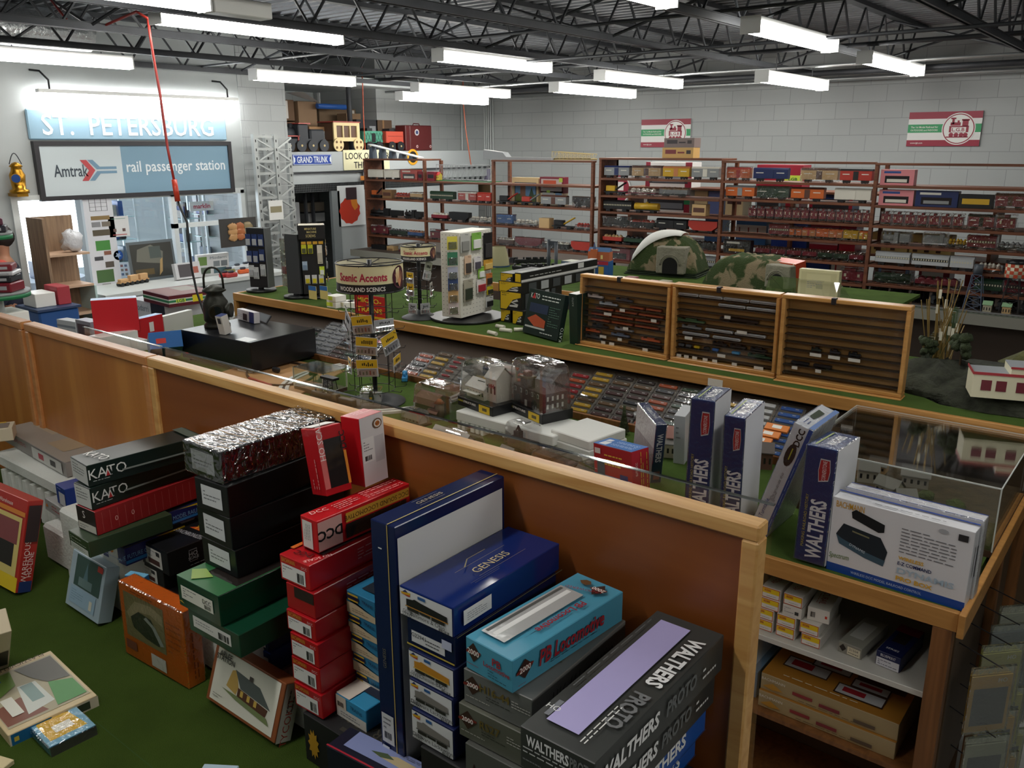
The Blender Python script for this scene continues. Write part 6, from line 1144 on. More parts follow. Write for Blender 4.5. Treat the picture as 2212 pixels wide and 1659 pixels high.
# ------------------------------------------------------------- boxed building kits in clear domes
def dome(t, w, d, h, z0=.02, k=.02, taper=.92, bumps=True):
    q = MB(); m = BLISTER; n = 6; prof = []
    for z, s in ((z0, 1), (z0+(h-z0)*.8, taper), (z0+(h-z0)*.93, taper*.95), (h, taper*.84)): prof.append((z, s))
    vs = []; 
    for z, s in prof:
        for cx, cy in ((0, 0), (1, 0), (1, 1), (0, 1)):
            for j in range(3):
                a = math.pi*(1+.5*(0, 1, 2, 3)[[(0, 0), (1, 0), (1, 1), (0, 1)].index((cx, cy))])+math.pi/4*(j-0)
                x, y = (cx-.5)*(w-2*k)*s, (cy-.5)*(d-2*k)*s; vs.append((w/2+x+k*math.cos(a)*s, d/2+y+k*math.sin(a)*s, z))
    nn = 12; fs = [(i*nn+j, i*nn+(j+1) % nn, (i+1)*nn+(j+1) % nn, (i+1)*nn+j) for i in range(len(prof)-1) for j in range(nn)]+[tuple(range(3*nn, 4*nn))]
    q.add(vs, fs, m, False)
    if bumps: q.box(w*.3, d*.3, h, w*.7, d*.7, h+.008, m, .006)
    q.build('clear_dome', t)
def kitframe(pxl, pyl, pxr, pyr, z):
    a, b_ = PZ(pxl, pyl, z), PZ(pxr, pyr, z); ex = (b_-a).normalized(); return frame(a, ex, UP.cross(ex), UP), (b_-a).length
# white foam slabs that carry the two big kits
SF = mat('moulded_foam', '#e4e5e0', .7, bump=.1, bscale=100)
z1 = ZD+.085
a, b_ = PZ(985, 925, ZD), PZ(1195, 985, ZD)
t = thing('foam_slab', 'notched white foam slab under the two tall boxed building kits', 'foam slab', frame(a, (b_-a).normalized(), UP.cross((b_-a).normalized()), UP)); w_ = (b_-a).length
q = MB().box(0, 0, .04, w_, .24, .085, SF, .004); rd = random.Random(4); x = .01
while x < w_-.03: l_ = rd.uniform(.015, .03); q.box(x, 0, rd.choice((0, .0, .02, .03)), x+l_*.8, .24, .04, SF); x += l_+rd.uniform(0, .012)
q.build('slab', t)
M4, w_ = kitframe(1185, 975, 1265, 1003, ZD); t = thing('foam_slab', 'thick plain white foam slab right of the boxed fire house', 'foam slab', M4)
MB().box(0, 0, 0, .23, .24, .06, SF, .004).box(.005, .005, .06, .225, .235, .1, SF, .004).build('slab', t)
# depot kit
BKB = C('#17181a', .35)
def landmark(t, w, d, h=.045):
    MB().box(0, 0, 0, w, d, h, BKB, .002).build('tray_box', t); MB().box(w*.62, -.001, h*.05, w*.92, 0, h*.85, C('#d8b81c')).box(w*.72, -.002, h*.3, w*.84, -.001, h*.6, C('#5c5020')).build('label', t)
    MB().text('STRUCTURES', (w*.36, -.002, h*.62), V((1, 0, 0)), UP, h*.22, WHITE, .02, w=w*.36).text('LANDMARK', (w*.09, -.002, h*.62), V((1, 0, 0)), UP, h*.2, C('#c8c040'), .02, w=w*.16).build('lettering', t)
M4, w_ = kitframe(989, 874, 1064, 901, z1); w_ = max(w_, .2)
t = thing('building_kit', 'clear-domed kit of a white wooden depot with red HH letters', 'model kit', M4); landmark(t, w_, .17)
q = MB(); WC, RC = C('#c9c6ba', .6), C('#d6d4cc', .5); house(q, w_*.12, .03, .046, w_*.5, .09, .05, WC, RC, 0, .35); house(q, w_*.58, .05, .046, w_*.3, .09, .11, WC, RC, 0, .5); q.box(w_*.15, .0, .075, w_*.55, .03, .079, RC); q.box(w_*.3, .06, .11, w_*.5, .08, .125, C('#3a4438'))
q.text('HH', (w_*.74, .048, .12), V((1, 0, 0)), UP, .02, C('#a8343c'), .05); q.build('model_depot', t); dome(t, w_, .17, .215, .045)
M4, w_ = kitframe(1096, 885, 1171, 918, z1); w_ = max(w_, .2)
t = thing('building_kit', 'tallest clear-domed kit, a dark brick fire house with a tower', 'model kit', M4); landmark(t, w_, .17)
q = MB(); BRK = mat('dark_brick', '#55403a', .8, bump=.6, bscale=200, var=.15, vscale=60); q.box(.02, .02, .045, w_-.015, .15, .13, BRK, .002); q.box(w_*.33, .012, .13, w_*.52, .055, .175, BRK).box(w_*.31, .008, .175, w_*.54, .06, .182, C('#6c5434')).box(w_*.36, .018, .182, w_*.49, .05, .205, C('#7c4a34'), .004)
for i in range(5): u = w_*(.12+.16*i); q.box(u, .0185, .1, u+.012, .02, .12, C('#c9c8c0')).box(u+.002, .018, .102, u+.01, .0185, .118, C('#1f1f22'))
for u in (.12, .58): q.cyl((w_*(u+.1), .018, .07), (w_*(u+.1), .0195, .07), .02, C('#26201e'), 16).box(w_*(u+.1)-.02, .018, .045, w_*(u+.1)+.02, .0195, .07, C('#26201e'))
q.box(w_*.42, .017, .047, w_*.48, .019, .075, C('#c9c8c0'))
for i in range(4): v = .035+.027*i; q.box(w_-.015, v, .095, w_-.0135, v+.01, .115, C('#c9c8c0')).box(w_-.015, v, .06, w_-.0135, v+.01, .08, C('#c9c8c0'))
q.build('model_fire_house', t); dome(t, w_, .17, .25, .045)
# barn kit
M4, w_ = kitframe(888, 893, 972, 918, ZD); t = thing('building_kit', 'clear-domed kit of a brown barn with a round silo', 'model kit', M4); w_ = max(w_, .24)
q = MB(); BW, BRF = C('#6c5c44', .8), C('#8a6450', .7); q.prism([(.01, .0), (.12, .0), (.12, .06), (.11, .085), (.065, .105), (.02, .085), (.01, .06)], BW, 0, .02, .15); q.prism([(.005, .06), (.018, .088), (.065, .11), (.112, .088), (.125, .06), (.12, .06), (.108, .085), (.065, .105), (.022, .085), (.01, .06)], BRF, 0, .01, .16)
q.cyl((.17, .03, 0), (.17, .03, .08), .022, C('#7c6a50', .8), 12).cyl((.17, .03, .08), (.17, .03, .1), .026, C('#a8643c', .7), 12, .008); house(q, .12, .0, 0, .06, .04, .035, BW, BRF); q.build('model_barn', t); dome(t, w_, .14, .16, .0)
def smallkit(x0, y0, x1, y1, hh, lab, kind, d=.1):
    M4, w_ = kitframe(x0, y0, x1, y1, ZD); w_ = max(w_, .08); t = thing('building_kit', lab, 'model kit', M4); q = MB(); MB().box(0, 0, 0, w_, d, .008, BKB).build('tray', t)
    if kind == 'red': house(q, .01, .02, .008, w_*.8, .06, .03, C('#b4b2a8', .7), C('#a9a8a2', .6)); q.box(w_*.3, .018, .02, w_*.42, .02, .04, C('#8c2c2c')).box(w_*.6, .018, .02, w_*.72, .02, .04, C('#8c2c2c'))
    elif kind == 'church': q.box(.01, .02, .008, w_-.01, d-.02, .045, BRK); q.box(w_*.35, .015, .045, w_*.55, .04, .085, BRK); q.cyl((w_*.45, .028, .085), (w_*.45, .028, .11), .014, BRK, 6, .002)
    elif kind == 'dark': q.box(.01, .015, .008, w_-.01, d-.02, .05, BRK).box(.02, .02, .05, w_*.5, d-.03, .065, BRK).box(w_*.6, .012, .02, w_*.8, .015, .04, C('#c9c8c0'))
    elif kind == 'brick': q.box(.01, .01, .008, w_-.01, d-.02, hh*.6, C('#6c3430', .8)).box(.02, .008, .03, .03, .01, .045, WHITE).box(.04, .008, .03, .05, .01, .045, WHITE)
    else: house(q, .02, .02, .008, w_*.7, .05, .02, C('#8c8a84', .7), C('#77756e', .7))
    q.build('model_building', t); dome(t, w_, d, hh, .008, .012, .9)
smallkit(862, 912, 905, 926, .07, 'small clear-domed kit left of the barn kit', 'x', .08)
smallkit(922, 955, 1010, 985, .06, 'low clear-domed kit of a pale house with red windows', 'red', .12)
smallkit(1085, 965, 1140, 986, .12, 'small clear-domed kit of a dark church with a steeple', 'church', .1)
smallkit(1140, 1010, 1225, 1042, .08, 'clear-domed kit of a dark brick factory behind the guard', 'dark', .11)
smallkit(1225, 1035, 1300, 1068, .07, 'clear-domed kit with a square bump, left of the red controller box', 'x', .11)
smallkit(1232, 885, 1275, 900, .08, 'small clear-domed red brick house beyond the foam slabs', 'brick', .08)
smallkit(1288, 895, 1335, 912, .06, 'small clear-domed grey kit beside the model fir tree', 'x', .09)
smallkit(1062, 990, 1095, 1004, .04, 'tiny clear-domed kit in front of the notched foam', 'x', .07)
P = PZ(1347, 938, ZD); q = MB(); q.cyl(P, P+UP*.02, .004, C('#4a3826'), 6)
for i in range(6): q.cyl(P+UP*(.015+i*.017), P+UP*(.045+i*.018), .028-.004*i, mat('fir_green', '#3c4428', .9, bump=1, bscale=90, var=.3, vscale=40), 10, .006)
q.build('model_fir_tree', label='dark green model fir tree left of the small navy box', cat='model tree')
P = PZ(1378, 925, ZD); q = MB().box(P.x-.07, P.y-.06, ZD, P.x+.07, P.y+.06, ZD+.006, C('#cfd4cc')).cyl(P+UP*.045, P+UP*.075, .022, GALV, 14)
for s in (-1, 1):
    for u in (-1, 1): q.cyl(P+V((s*.02, u*.02, .006)), P+V((s*.016, u*.016, .046)), .0018, GALV, 5)
q.build('model_water_tank', label='grey model water tank on legs behind the fir tree', cat='model')
for i, (x, y, w_, dd_, hh, c1, c2, lab) in enumerate(((1395, 985, .16, .1, .06, '#c9c0a4', '#8c8a84', 'open tan model building between the small navy and tall navy boxes'), (1440, 985, .12, .12, .08, '#b9b49c', '#a9786c', 'model building with pink roof behind the small navy box'), (1545, 1040, .07, .08, .1, '#c4b488', '#6c6a5c', 'cream cardboard model building between the two tall navy boxes'), (1600, 1010, .12, .1, .07, '#6a4a3c', '#5c5450', 'dark brown model building right of the slim navy box'), (1535, 985, .14, .1, .06, '#cfc6a8', '#a9786c', 'long cream model building behind the slim navy box'))):
    P = PZ(x, y, ZD); q = MB(); house(q, P.x, P.y, ZD, w_, dd_, hh, C(c1, .7), C(c2, .7), .4, .25); q.build('model_house', label=lab, cat='model building')
# red and white flat boxes on the left of the counter
at_box((206, 738), (300, 760), (203, 716), .07, 'flat_box', 'white flat box under the larger red box at the left', '#d0d0ce', [], wrap=False, vert=True)
zz = zat(PZ(300, 762, ZD), 716)
at_box((205, 722), (303, 714), (191, 650), .09, 'red_set_box', 'large bright red box standing on a white box behind the partition', '#c42630', [('L', 'l', .1, .2, .9, .9, 2, '#d87c7c', 1), ('q', 't', 0, 0, 1, 1, '#8fa4c4'), ('q', 'r', 0, 0, 1, 1, '#b02430')], ZD+.11, rough=.3, vert=True)
at_box((222, 770), (302, 752), (222, 730), .12, 'flat_box', 'long white box in front of the larger red box', '#cfcfcb', [], vert=True)
at_box((302, 750), (357, 735), (297, 691), .06, 'red_set_box', 'smaller red box with a white barcode sticker', '#c42630', [('s', 'f', .45, .45, .62, .8, '#e0dcdc'), ('q', 't', 0, 0, 1, 1, '#8fb4e0')], rough=.3, vert=True)
at_box((358, 733), (420, 716), (352, 684), .04, 'flat_box', 'upright white box right of the smaller red box', '#cfcfcb', [('s', 'f', .2, .2, .3, .35, '#c4c4c0')], vert=True)
at_box((322, 775), (390, 768), (325, 755), .1, 'blue_box', 'low blue box with a red knob left of the black cabinet', '#2460a0', [('q', 't', .2, .3, .5, .6, '#c0322c')])
at_box((125, 715), (165, 722), (122, 690), .08, 'small_box', 'small grey and white box behind the left partition panel', '#b9bcc0', [('q', 'f', 0, .4, 1, .6, '#7c828c')])
at_box((168, 728), (200, 735), (162, 690), .08, 'small_box', 'box with a dark picture beside the small grey and white box', '#8c8894', [('q', 'f', .1, .1, .9, .8, '#4c3440')])
# ============================================================= THINGS ON THE LONG COUNTER
def headtext(t, items):
    q = MB()
    for (txt, o, h, m, w) in items: q.text(txt, o, V((1, 0, 0)), UP, h, m, .02, w=w)
    q.build('lettering', t)
Z = ZM_
P2 = PZ(908, 686, Z); k = mpp(P2)
spinner(P2, 37*k, 530, 560, 0, 40*k, 'smaller wire spinner rack with a round yellowish header on the long counter', True)
for i, (x0, y0, x1, y1, c) in enumerate(((878, 588, 900, 612, '#d8b02c'), (878, 612, 900, 640, '#d8b02c'), (915, 565, 938, 605, '#8f9484'), (880, 655, 905, 678, '#a9acb0'), (908, 655, 930, 678, '#a9acb0'), (925, 610, 945, 640, '#b9b4b0'), (868, 620, 880, 650, '#a9acb0'))):
    rcard(P2, 26*k, (x0+x1)/2, (y0+y1)/2, 22*k, (y1-y0)*k, ['upper', 'lower', 'tilted', 'bottom left', 'bottom right', 'right', 'far left'][i]+' pack on the smaller spinner rack', c, tilt=-.3 if i == 2 else 0)
# Micro-Trains placard hanging on the counter edge
a, b_, c = PY(768, 695, 3.452), PY(832, 690, 3.452), PY(770, 634, 3.452); w_, h_ = b_.x-a.x, c.z-a.z
t = thing('placard', 'red and yellow placard standing behind the big spinner rack', 'sign', frame(V((a.x, 3.452, a.z)), V((1, 0, 0)), V((0, 1, 0)), UP))
MB().box(0, 0, 0, w_, .004, h_, C('#c02a24'), .001).box(0, -.001, 0, w_, 0, h_*.3, C('#d8b828')).build('card', t); YL = C('#e8cc3c')
headtext(t, [('MICRO-', (w_/2, -.002, h_*.82), h_*.17, YL, w_*.8), ('TRAINS', (w_/2, -.002, h_*.5), h_*.17, YL, w_*.85), ('LINE', (w_/2, -.002, h_*.15), h_*.16, C('#b02a24'), w_*.6)])
def colrack(BL_, BR_, TL, d, nm, lab, col, z=Z, lift=.03):
    M4, w, l, h = lean(BL_, BR_, TL, d, z+lift, True); t = thing(nm, lab, 'rack', M4); MB().box(0, 0, 0, w, d, h, C(col, .45), .002).build('column', t)
    MB().cyl((w/2, d/2, -lift), (w/2, d/2, -lift+.018), max(w, d)*.72, BLK, 28).cyl((w/2, d/2, -lift+.018), (w/2, d/2, 0), .02, BLK, 10).build('base', t); return t, w, d, h
def hang(t, M, u, v, wu, hv, w, h, face, lab, col, c2='#55585c', nm='hanging_pack', roll=0):
    """pack hooked on face of a rack: u, v centre fractions"""
    fr = M @ frame(*{'f': (V(((u-wu/2)*w, -.012, (v-hv/2)*h)), V((1, 0, 0)), V((0, 1, 0)), UP), 'r': (V((w+.012, 0, (v-hv/2)*h)), V((0, 1, 0)), V((-1, 0, 0)), UP)}[face]) if face == 'f' else M @ frame(V((w[0]+.012, (u-wu/2)*w[1], (v-hv/2)*h)), V((0, 1, 0)), V((-1, 0, 0)), UP)
    ww = (w if face == 'f' else w[1])*wu; hh = hv*h; o = thing(nm, lab, 'pack', fr)
    MB().box(0, 0, 0, ww, .002, hh, C(col, .4)).build('card', o); MB().box(ww*.12, -.008, hh*.08, ww*.88, 0, hh*.6, C(c2, .3), .002).build('content', o)
    MB().cyl((ww/2, .014, hh*.93), (ww/2, -.02, hh*.93), .0012, WIRE, 4).build('hook', o)
# dark racks at the left end
t, w, d, h = colrack((541, 620), (579, 622), (524, 492), .05, 'display_rack', 'slim black display rack with blue-topped packs, left end of the counter', '#1b1b1e'); M4 = t.matrix_world
MB().box(w, 0, 0, w+.012, d+.02, h, C('#6c6f70')).build('side_plate', t)
for i, (u, v) in enumerate(((.15, .8), (.5, .8), (.85, .8), (.15, .52), (.5, .52), (.85, .55), (.85, .3), (.45, .25), (.2, .28))): hang(t, M4, u, v, .3, .2, w, h, 'f', 'pack on the slim black rack, %s column, %s row' % (['left', 'middle', 'right'][min(2, int(u*3))], ['top', 'middle', 'bottom'][0 if v > .7 else 1 if v > .4 else 2]), ['#2a3c6c', '#c9cbcc'][i > 5], '#a9acb0')
t, w, d, h = colrack((622, 633), (650, 636), (628, 505), .04, 'display_rack', 'dark grey display rack seen from the side, with bags on its left', '#3c3e40')
for i, v in enumerate((.82, .62, .42, .22)):
    o = thing('hanging_bag', 'crinkled clear bag on the left of the dark grey rack, %s from top' % ORD[i], 'bag', t.matrix_world @ frame(V((-.05, .0, h*v-.05)), V((1, 0, 0)), V((0, 1, 0)), UP)); MB().box(0, 0, 0, .046, .03, .09, BAGM, .006).build('bag', o); MB().box(.006, .01, .01, .04, .014, .06, C(('#c9c9cc', '#8c9098', '#a83a3c', '#d0cfc8')[i])).build('card', o)
t, w, d, h = colrack((657, 636), (706, 634), (645, 487), .12, 'screw_rack', 'four-sided black rack with gold lettering for miniature screws', '#17171a'); M4 = t.matrix_world; GOLD = C('#c8b87c')
q = MB(); q.box(-.012, -.012, h*.8, w+.012, d+.012, h, C('#121214'), .001); q.box(-.008, -.008, h-.0, w+.008, d+.008, h+.001, C('#c9c0a8')); q.build('header_box', t)
q = MB()
for i in range(4): q.box(w*(.02+.25*i), -.0135, h*.73, w*(.22+.25*i), -.0125, h*.77, C('#c8982c'))
for i in range(3): q.box(w+.0125, d*(.05+.3*i), h*.73, w+.0135, d*(.28+.3*i), h*.77, C('#c8982c'))
q.text('MINIATURE', (w*.45, -.014, h*.95), V((1, 0, 0)), UP, h*.03, GOLD, .01, w=w*.5).text('MACHINE', (w*.5, -.014, h*.905), V((1, 0, 0)), UP, h*.03, GOLD, .01, w=w*.42).text('SCREWS', (w*.45, -.014, h*.85), V((1, 0, 0)), UP, h*.04, GOLD, .01, w=w*.42)
q.text('MINIATURE', (w+.0145, d*.5, h*.95), V((0, 1, 0)), UP, h*.03, GOLD, .01, w=d*.5).text('SCREWS', (w+.0145, d*.5, h*.87), V((0, 1, 0)), UP, h*.04, GOLD, .01, w=d*.4).build('lettering', t)
for i, (u, v, c, c2) in enumerate(((.12, .66, '#c8c82c', '#55583c'), (.4, .66, '#c8c82c', '#55583c'), (.8, .58, '#d8d0c0', '#b8b0a0'), (.12, .42, '#a9bcd0', '#7c90a8'), (.2, .22, '#c9c9cc', '#c8b82c'), (.5, .22, '#c9c9cc', '#c8b82c'), (.8, .22, '#c9c9cc', '#c8b82c'), (.85, .34, '#c8dc3c', '#e0e0dc'))): hang(t, M4, u, v, .22, .13 if i != 2 else .27, w, h, 'f', 'small pack on the screw rack front, %s from the top left' % ORD[i], c, c2)
for i, (u, v, c) in enumerate(((.2, .62, '#d8a86c'), (.75, .66, '#e0dcd8'), (.3, .45, '#d9d9d9'), (.8, .4, '#c9c4c8'), (.4, .22, '#c8b02c'))): hang(t, M4, u, v, .4, .13, (w, d), h, 'r', 'small pack on the right side of the screw rack, %s from top' % ORD[i], c, '#8c8c90')
for i, (x, zz, c) in enumerate(((712, 0, '#cfe04c'), (712, 1, '#cfe04c'), (735, 0, '#e0d8b8'), (752, 0, '#c9d8b0'))):
    a = PZ(x-6, 664 if zz == 0 else 664, Z); MB().box(a.x, a.y, Z+.001+.04*zz, a.x+.09, a.y+.09, Z+.039+.04*zz, WHITE, .002).box(a.x, a.y-.001, Z+.012+.04*zz, a.x+.06, a.y, Z+.037+.04*zz, C(c)).build('small_pack', label='small white box with a lime label at the foot of the screw rack, %s' % ['front lower', 'front upper', 'middle', 'right'][i], cat='box')
for i, x in enumerate((676, 700)):
    a, b_, c = PY(x-8, 645, 3.45), PY(x+8, 645, 3.45), PY(x-8, 617, 3.45); MB().box(a.x, 3.45, a.z, b_.x, 3.453, c.z, C('#d8c878')).box(a.x, 3.449, (a.z+c.z*2)/3, b_.x, 3.45, c.z, C('#2f6cae')).build('hanging_pack', label='blue and yellow pack hanging at the counter edge, %s one' % ['left', 'right'][i], cat='pack')
# white pegboard column
t, w, d, h = colrack((996, 688), (1062, 670), (987, 503), .14, 'pegboard_column', 'white pegboard column on a round black base hung with small packs', '#dedbd0'); M4 = t.matrix_world
q = MB()
for i in range(9):
    for j in range(int(h/.024)): q.box(w*(.08+.105*i), -.0006, .02+.024*j, w*(.08+.105*i)+.004, -.0002, .024+.024*j, HOLE)
for i in range(5):
    for j in range(int(h/.024)): q.box(-.0006, d*(.12+.19*i), .02+.024*j, -.0002, d*(.12+.19*i)+.004, .024+.024*j, HOLE)
q.build('peg_holes', t)
for i, (u, v, wu, hv, c, c2) in enumerate(((.12, .88, .28, .22, '#b9b9b4', '#8c8c88'), (.48, .88, .3, .2, '#7cb04c', '#e0e0dc'), (.85, .8, .28, .32, '#1c1a1c', '#3c3a3c'), (.2, .62, .2, .22, '#d8b89c', '#4a4440'), (.5, .62, .22, .16, '#dcd8d8', '#55505c'), (.85, .58, .3, .13, '#c8983c', '#d8b86c'), (.62, .5, .2, .14, '#8cc04c', '#e8e8e4'), (.2, .32, .28, .26, '#a9a494', '#3c4438'), (.62, .34, .3, .16, '#e4e0dc', '#a8343c'), (.88, .4, .2, .14, '#c8783c', '#3c3430'), (.9, .26, .2, .1, '#d8c82c', '#3c3c30'), (.88, .12, .25, .13, '#d4d4d0', '#26262a'))):
    hang(t, M4, u, v, wu, hv, w, h, 'f', 'pack on the right face of the white pegboard column, %s from the top' % ORD[i], c, c2)
for i, (v, c) in enumerate(((.9, '#d8cc4c'), (.72, '#3c7c5c'), (.55, '#a9acc0'), (.42, '#3c5080'), (.28, '#c8a06c'), (.14, '#c8b8b8'))):
    o = thing('hanging_pack', 'pack on the left face of the white pegboard column, %s from top' % ORD[i], 'pack', M4 @ frame(V((-.03, .03, h*v-.045)), V((.8, -.6, 0)), V((.6, .8, 0)), UP)); MB().box(-.03, 0, 0, .03, .002, .075, C(c, .4)).build('card', o); MB().box(-.024, -.012, .006, .024, 0, .045, BAGM, .002).build('blister', o)
# track boxes with yellow ends
def ybox(x0, y0, x1, y1, Y, ln, lab, d=()):
    a, b_ = PY(x0, y1, Y), PY(x1, y0, Y); z0_ = max(Z+.001, a.z)
    return carton('track_box', lab, 'box', frame(V((a.x, Y, z0_)), V((1, 0, 0)), V((0, 1, 0)), UP), b_.x-a.x, ln, b_.z-z0_-.001, '#17171a', list(d) or [('q', 'f', .04, .06, .96, .94, '#d8b41c'), ('p', 'f', [(.3, .06), (.96, .06), (.96, .7), (.6, .55)], '#17171a'), ('L', 'f', .1, .7, .6, .9, 2, '#3c3420'), ('p', 'f', [(.45, .2), (.8, .2), (.85, .35), (.6, .42), (.85, .5), (.8, .6), (.5, .42), (.75, .32), (.45, .28)], '#c9c9c6')]+[('q', 'r', .08+.16*i, .12, .18+.16*i, .85, '#a9abae' if i % 2 else '#44484c') for i in range(5)], .4)
ybox(1082, 668, 1103, 705, 3.84, .3, 'left of the two short yellow and black track boxes at the bottom')
ybox(1107, 672, 1130, 706, 3.82, .3, 'right of the two short yellow and black track boxes at the bottom')
ybox(1080, 630, 1127, 667.5, 3.83, .4, 'large yellow and black incline set box in the middle of the stack')
ybox(1077, 611, 1128, 629.5, 3.83, .75, 'wide yellow and black box with long side, second from the top')
ybox(1081, 591, 1108, 610.5, 3.84, .3, 'small yellow and black box, top left of the track stack')
ybox(1112, 590, 1126, 610.5, 3.84, .8, 'long black and white starter box lying on top of the track stack', [('q', 'f', .08, .1, .92, .9, '#d8b41c'), ('q', 'r', 0, .08, 1, .3, '#d4d4d0'), ('L', 'r', .1, .45, .5, .65, 1, '#d4d4d0'), ('s', 'r', .72, .4, .8, .95, '#d4d4d0'), ('q', 't', 0, 0, 1, 1, '#8c8c88'), ('L', 't', .2, .1, .8, .9, 3, '#26262a', 1)])
at_box((1128, 720), (1203, 741), (1145, 625), .035, 'train_set_box', 'dark green train set box with an orange train picture leaning on the stack', '#16261f',
 [('t', 'f', .2, .86, .028, 'KATO', '#e0e2de', 0, dict(w=.075)), ('p', 'f', [(.12, .8), (.17, .93), (.22, .8)], '#b8262c'), ('L', 'f', .4, .78, .9, .92, 2, '#d0d4d0'), ('q', 'f', .1, .5, .62, .7, '#22304c'), ('p', 'f', [(.08, .34), (.3, .46), (.6, .36), (.6, .2), (.3, .2)], '#b8502c'), ('q', 'f', .05, .15, .62, .19, '#b9bcb8'), ('L', 'f', .66, .25, .95, .7, 9, '#4c6c5c'), ('L', 'f', .5, .06, .9, .12, 1, '#c9cdc8'), ('t', 'r', .5, .15, .02, 'KATO', '#e0e2de', 90)], Z, rough=.25)
at_box((1231, 742), (1248, 746), (1229, 634), .1, 'train_set_box', 'white-topped dark green train set box standing beside the showcase', '#1c3028', [('q', 'l', 0, 0, 1, 1, '#6c7c84'), ('q', 't', 0, 0, 1, 1, '#dcdcd8'), ('t', 'f', .5, .85, .012, 'KATO', '#b9c4bc', 90)], Z)
P = PZ(1068, 640, Z); P.y = min(P.y, YM1-.08); P.z = Z; q = MB()
for i in range(7): q.cyl(P+UP*(.02+i*.035), P+UP*(.08+i*.036), .05-.0065*i, mat('fir_dark', '#26342a', .9, bump=1, bscale=90), 10, .008)
q.build('model_fir_tree', label='tall dark model fir tree behind the pegboard column', cat='model tree')
for i, (x, y, l_) in enumerate(((1055, 717, .07), (1072, 704, .06), (1080, 712, .07), (1110, 712, .04))): P = PZ(x, y, Z+.01); MB().cyl(P, P+V((l_, .015*(i-1), 0)), .011, C('#d8d4c4', .5), 10).build('plastic_piece', label='loose white plastic piece at the counter edge, %s from the left' % ORD[i], cat='plastic piece')
# ------------------------------------------------------------- three wooden showcases with small trains
_SC = {}
def showcase(BL_, BR_, TL, lab, n, trains, tags, clipu, names):
    M4, w, l, h = lean(BL_, BR_, TL, .06, Z+.005); t = thing('showcase', lab, 'showcase', M4); k = .017; d = .06
    q = MB().box(0, 0, 0, w, d, k, WOODK, .003).box(0, 0, h-k, w, d, h, WOODK, .003).box(0, 0, k, k, d, h-k, WOODK, .003).box(w-k, 0, k, w, d, h-k, WOODK, .003); q.build('frame', t)
    MB().box(-.006, -.02, -.006, w+.004, d, 0, WOODK, .003).build('bottom_rail', t)
    MB().box(k, d-.008, k, w-k, d-.002, h-k, WOODB).build('back_board', t)
    rails = []
    for i in range(n):
        z = k+.012+(h-2*k-.03)*i/n; rails.append(z); MB().box(k, .02, z, w-k, d-.008, z+.003, C('#2e2318', .5)).build('rail', t)
    MB().box(k, .001, k, w-k, .003, h-k, clear('showcase_cover', gloss=.0, rough=.02, k=.2)).build('clear_cover', t)
    MB().box(w*clipu-.01, -.006, h-.022, w*clipu+.01, .02, h+.006, mat('clip', '#3c3c40', .3, .6), .002).build('clip', t)
    for j, (u0, u1, r, col, kind) in enumerate(trains):
        z = rails[r]+.0035; x0, x1 = k+(w-2*k)*u0, k+(w-2*k)*u1; hh = .017 if kind != 's' else .02; q = MB(); c = C(col, .35)
        kk_ = (lab, r); _SC[kk_] = _SC.get(kk_, 0)+1; nr = sum(1 for x in trains if x[2] == r)
        o = thing('small_model_train', '%s in the %s showcase, row %s from the bottom, %s' % (names[kind], lab.split()[0], ORD[r], 'the only one' if nr == 1 else '%s from left' % ORD[_SC[kk_]-1]), 'model train', M4 @ Matrix.Translation((x0, .026, z))); L = x1-x0
        if kind == 's': q.box(0, 0, .003, L, .018, .014, c, .003).box(L*.3, .002, .014, L*.7, .016, .022, c, .002).box(0, 0, .014, L*.15, .018, .02, c, .002)
        else: q.box(0, 0, .004, L, .018, hh, c, .003)
        if kind == 'c': q.box(.006, -.0004, .009, L-.006, 0, .012, C('#4c4e50' if col != '#6a2a20' else '#b05c2c'))
        q.build('body', o); MB().box(L*.08, .002, 0, L*.28, .016, .004, BLK).box(L*.72, .002, 0, L*.92, .016, .004, BLK).build('trucks', o)
    q = MB()
    for j, (u, r, wu) in enumerate(tags): z = rails[r]; MB().box(k+(w-2*k)*u, .016, z-.013, k+(w-2*k)*(u+wu), .018, z+.001, C('#d4d0c8')).build('price_tag', t)
    return t
NM = {'c': 'small passenger coach', 's': 'small locomotive', 'b': 'small short car', 'k': 'small dark steam engine'}
RDC, SIL, BKC = '#6a2a20', '#b9bcbe', '#1c1d20'
showcase((1248, 742), (1439, 776), (1253, 592), 'left wooden showcase with red coaches behind a clear cover', 10,
 [(.03, .22, 7, '#b9aca8', 's'), (.38, .58, 7, '#3c4048', 's'), (.18, .4, 6, '#9aa0a8', 's'), (.55, .72, 6, RDC, 'c'), (.74, .92, 6, RDC, 'c'), (.14, .36, 5, RDC, 'c'), (.38, .64, 5, RDC, 'c'), (.66, .95, 5, RDC, 'c'), (.08, .32, 4, RDC, 'c'), (.34, .6, 4, RDC, 'c'), (.62, .9, 4, RDC, 'c'), (.08, .32, 3, RDC, 'c'), (.34, .6, 3, RDC, 'c'), (.62, .9, 3, RDC, 'c'), (.1, .3, 2, '#26262c', 's'), (.38, .6, 2, '#8c8c90', 's'), (.02, .2, 1, '#b8562c', 's'), (.7, .92, 1, '#b8562c', 's'), (.34, .56, 1, '#5c6c84', 's'), (.02, .22, 0, '#4c4c50', 's'), (.55, .93, 0, '#1c1d20', 'k')],
 [(.45, 6, .06), (.26, 5, .09), (.82, 5, .06), (.5, 3, .06), (.22, 1, .08), (.44, 1, .05), (.34, 0, .06), (.24, 0, .05), (.74, 0, .06)], .45, NM)
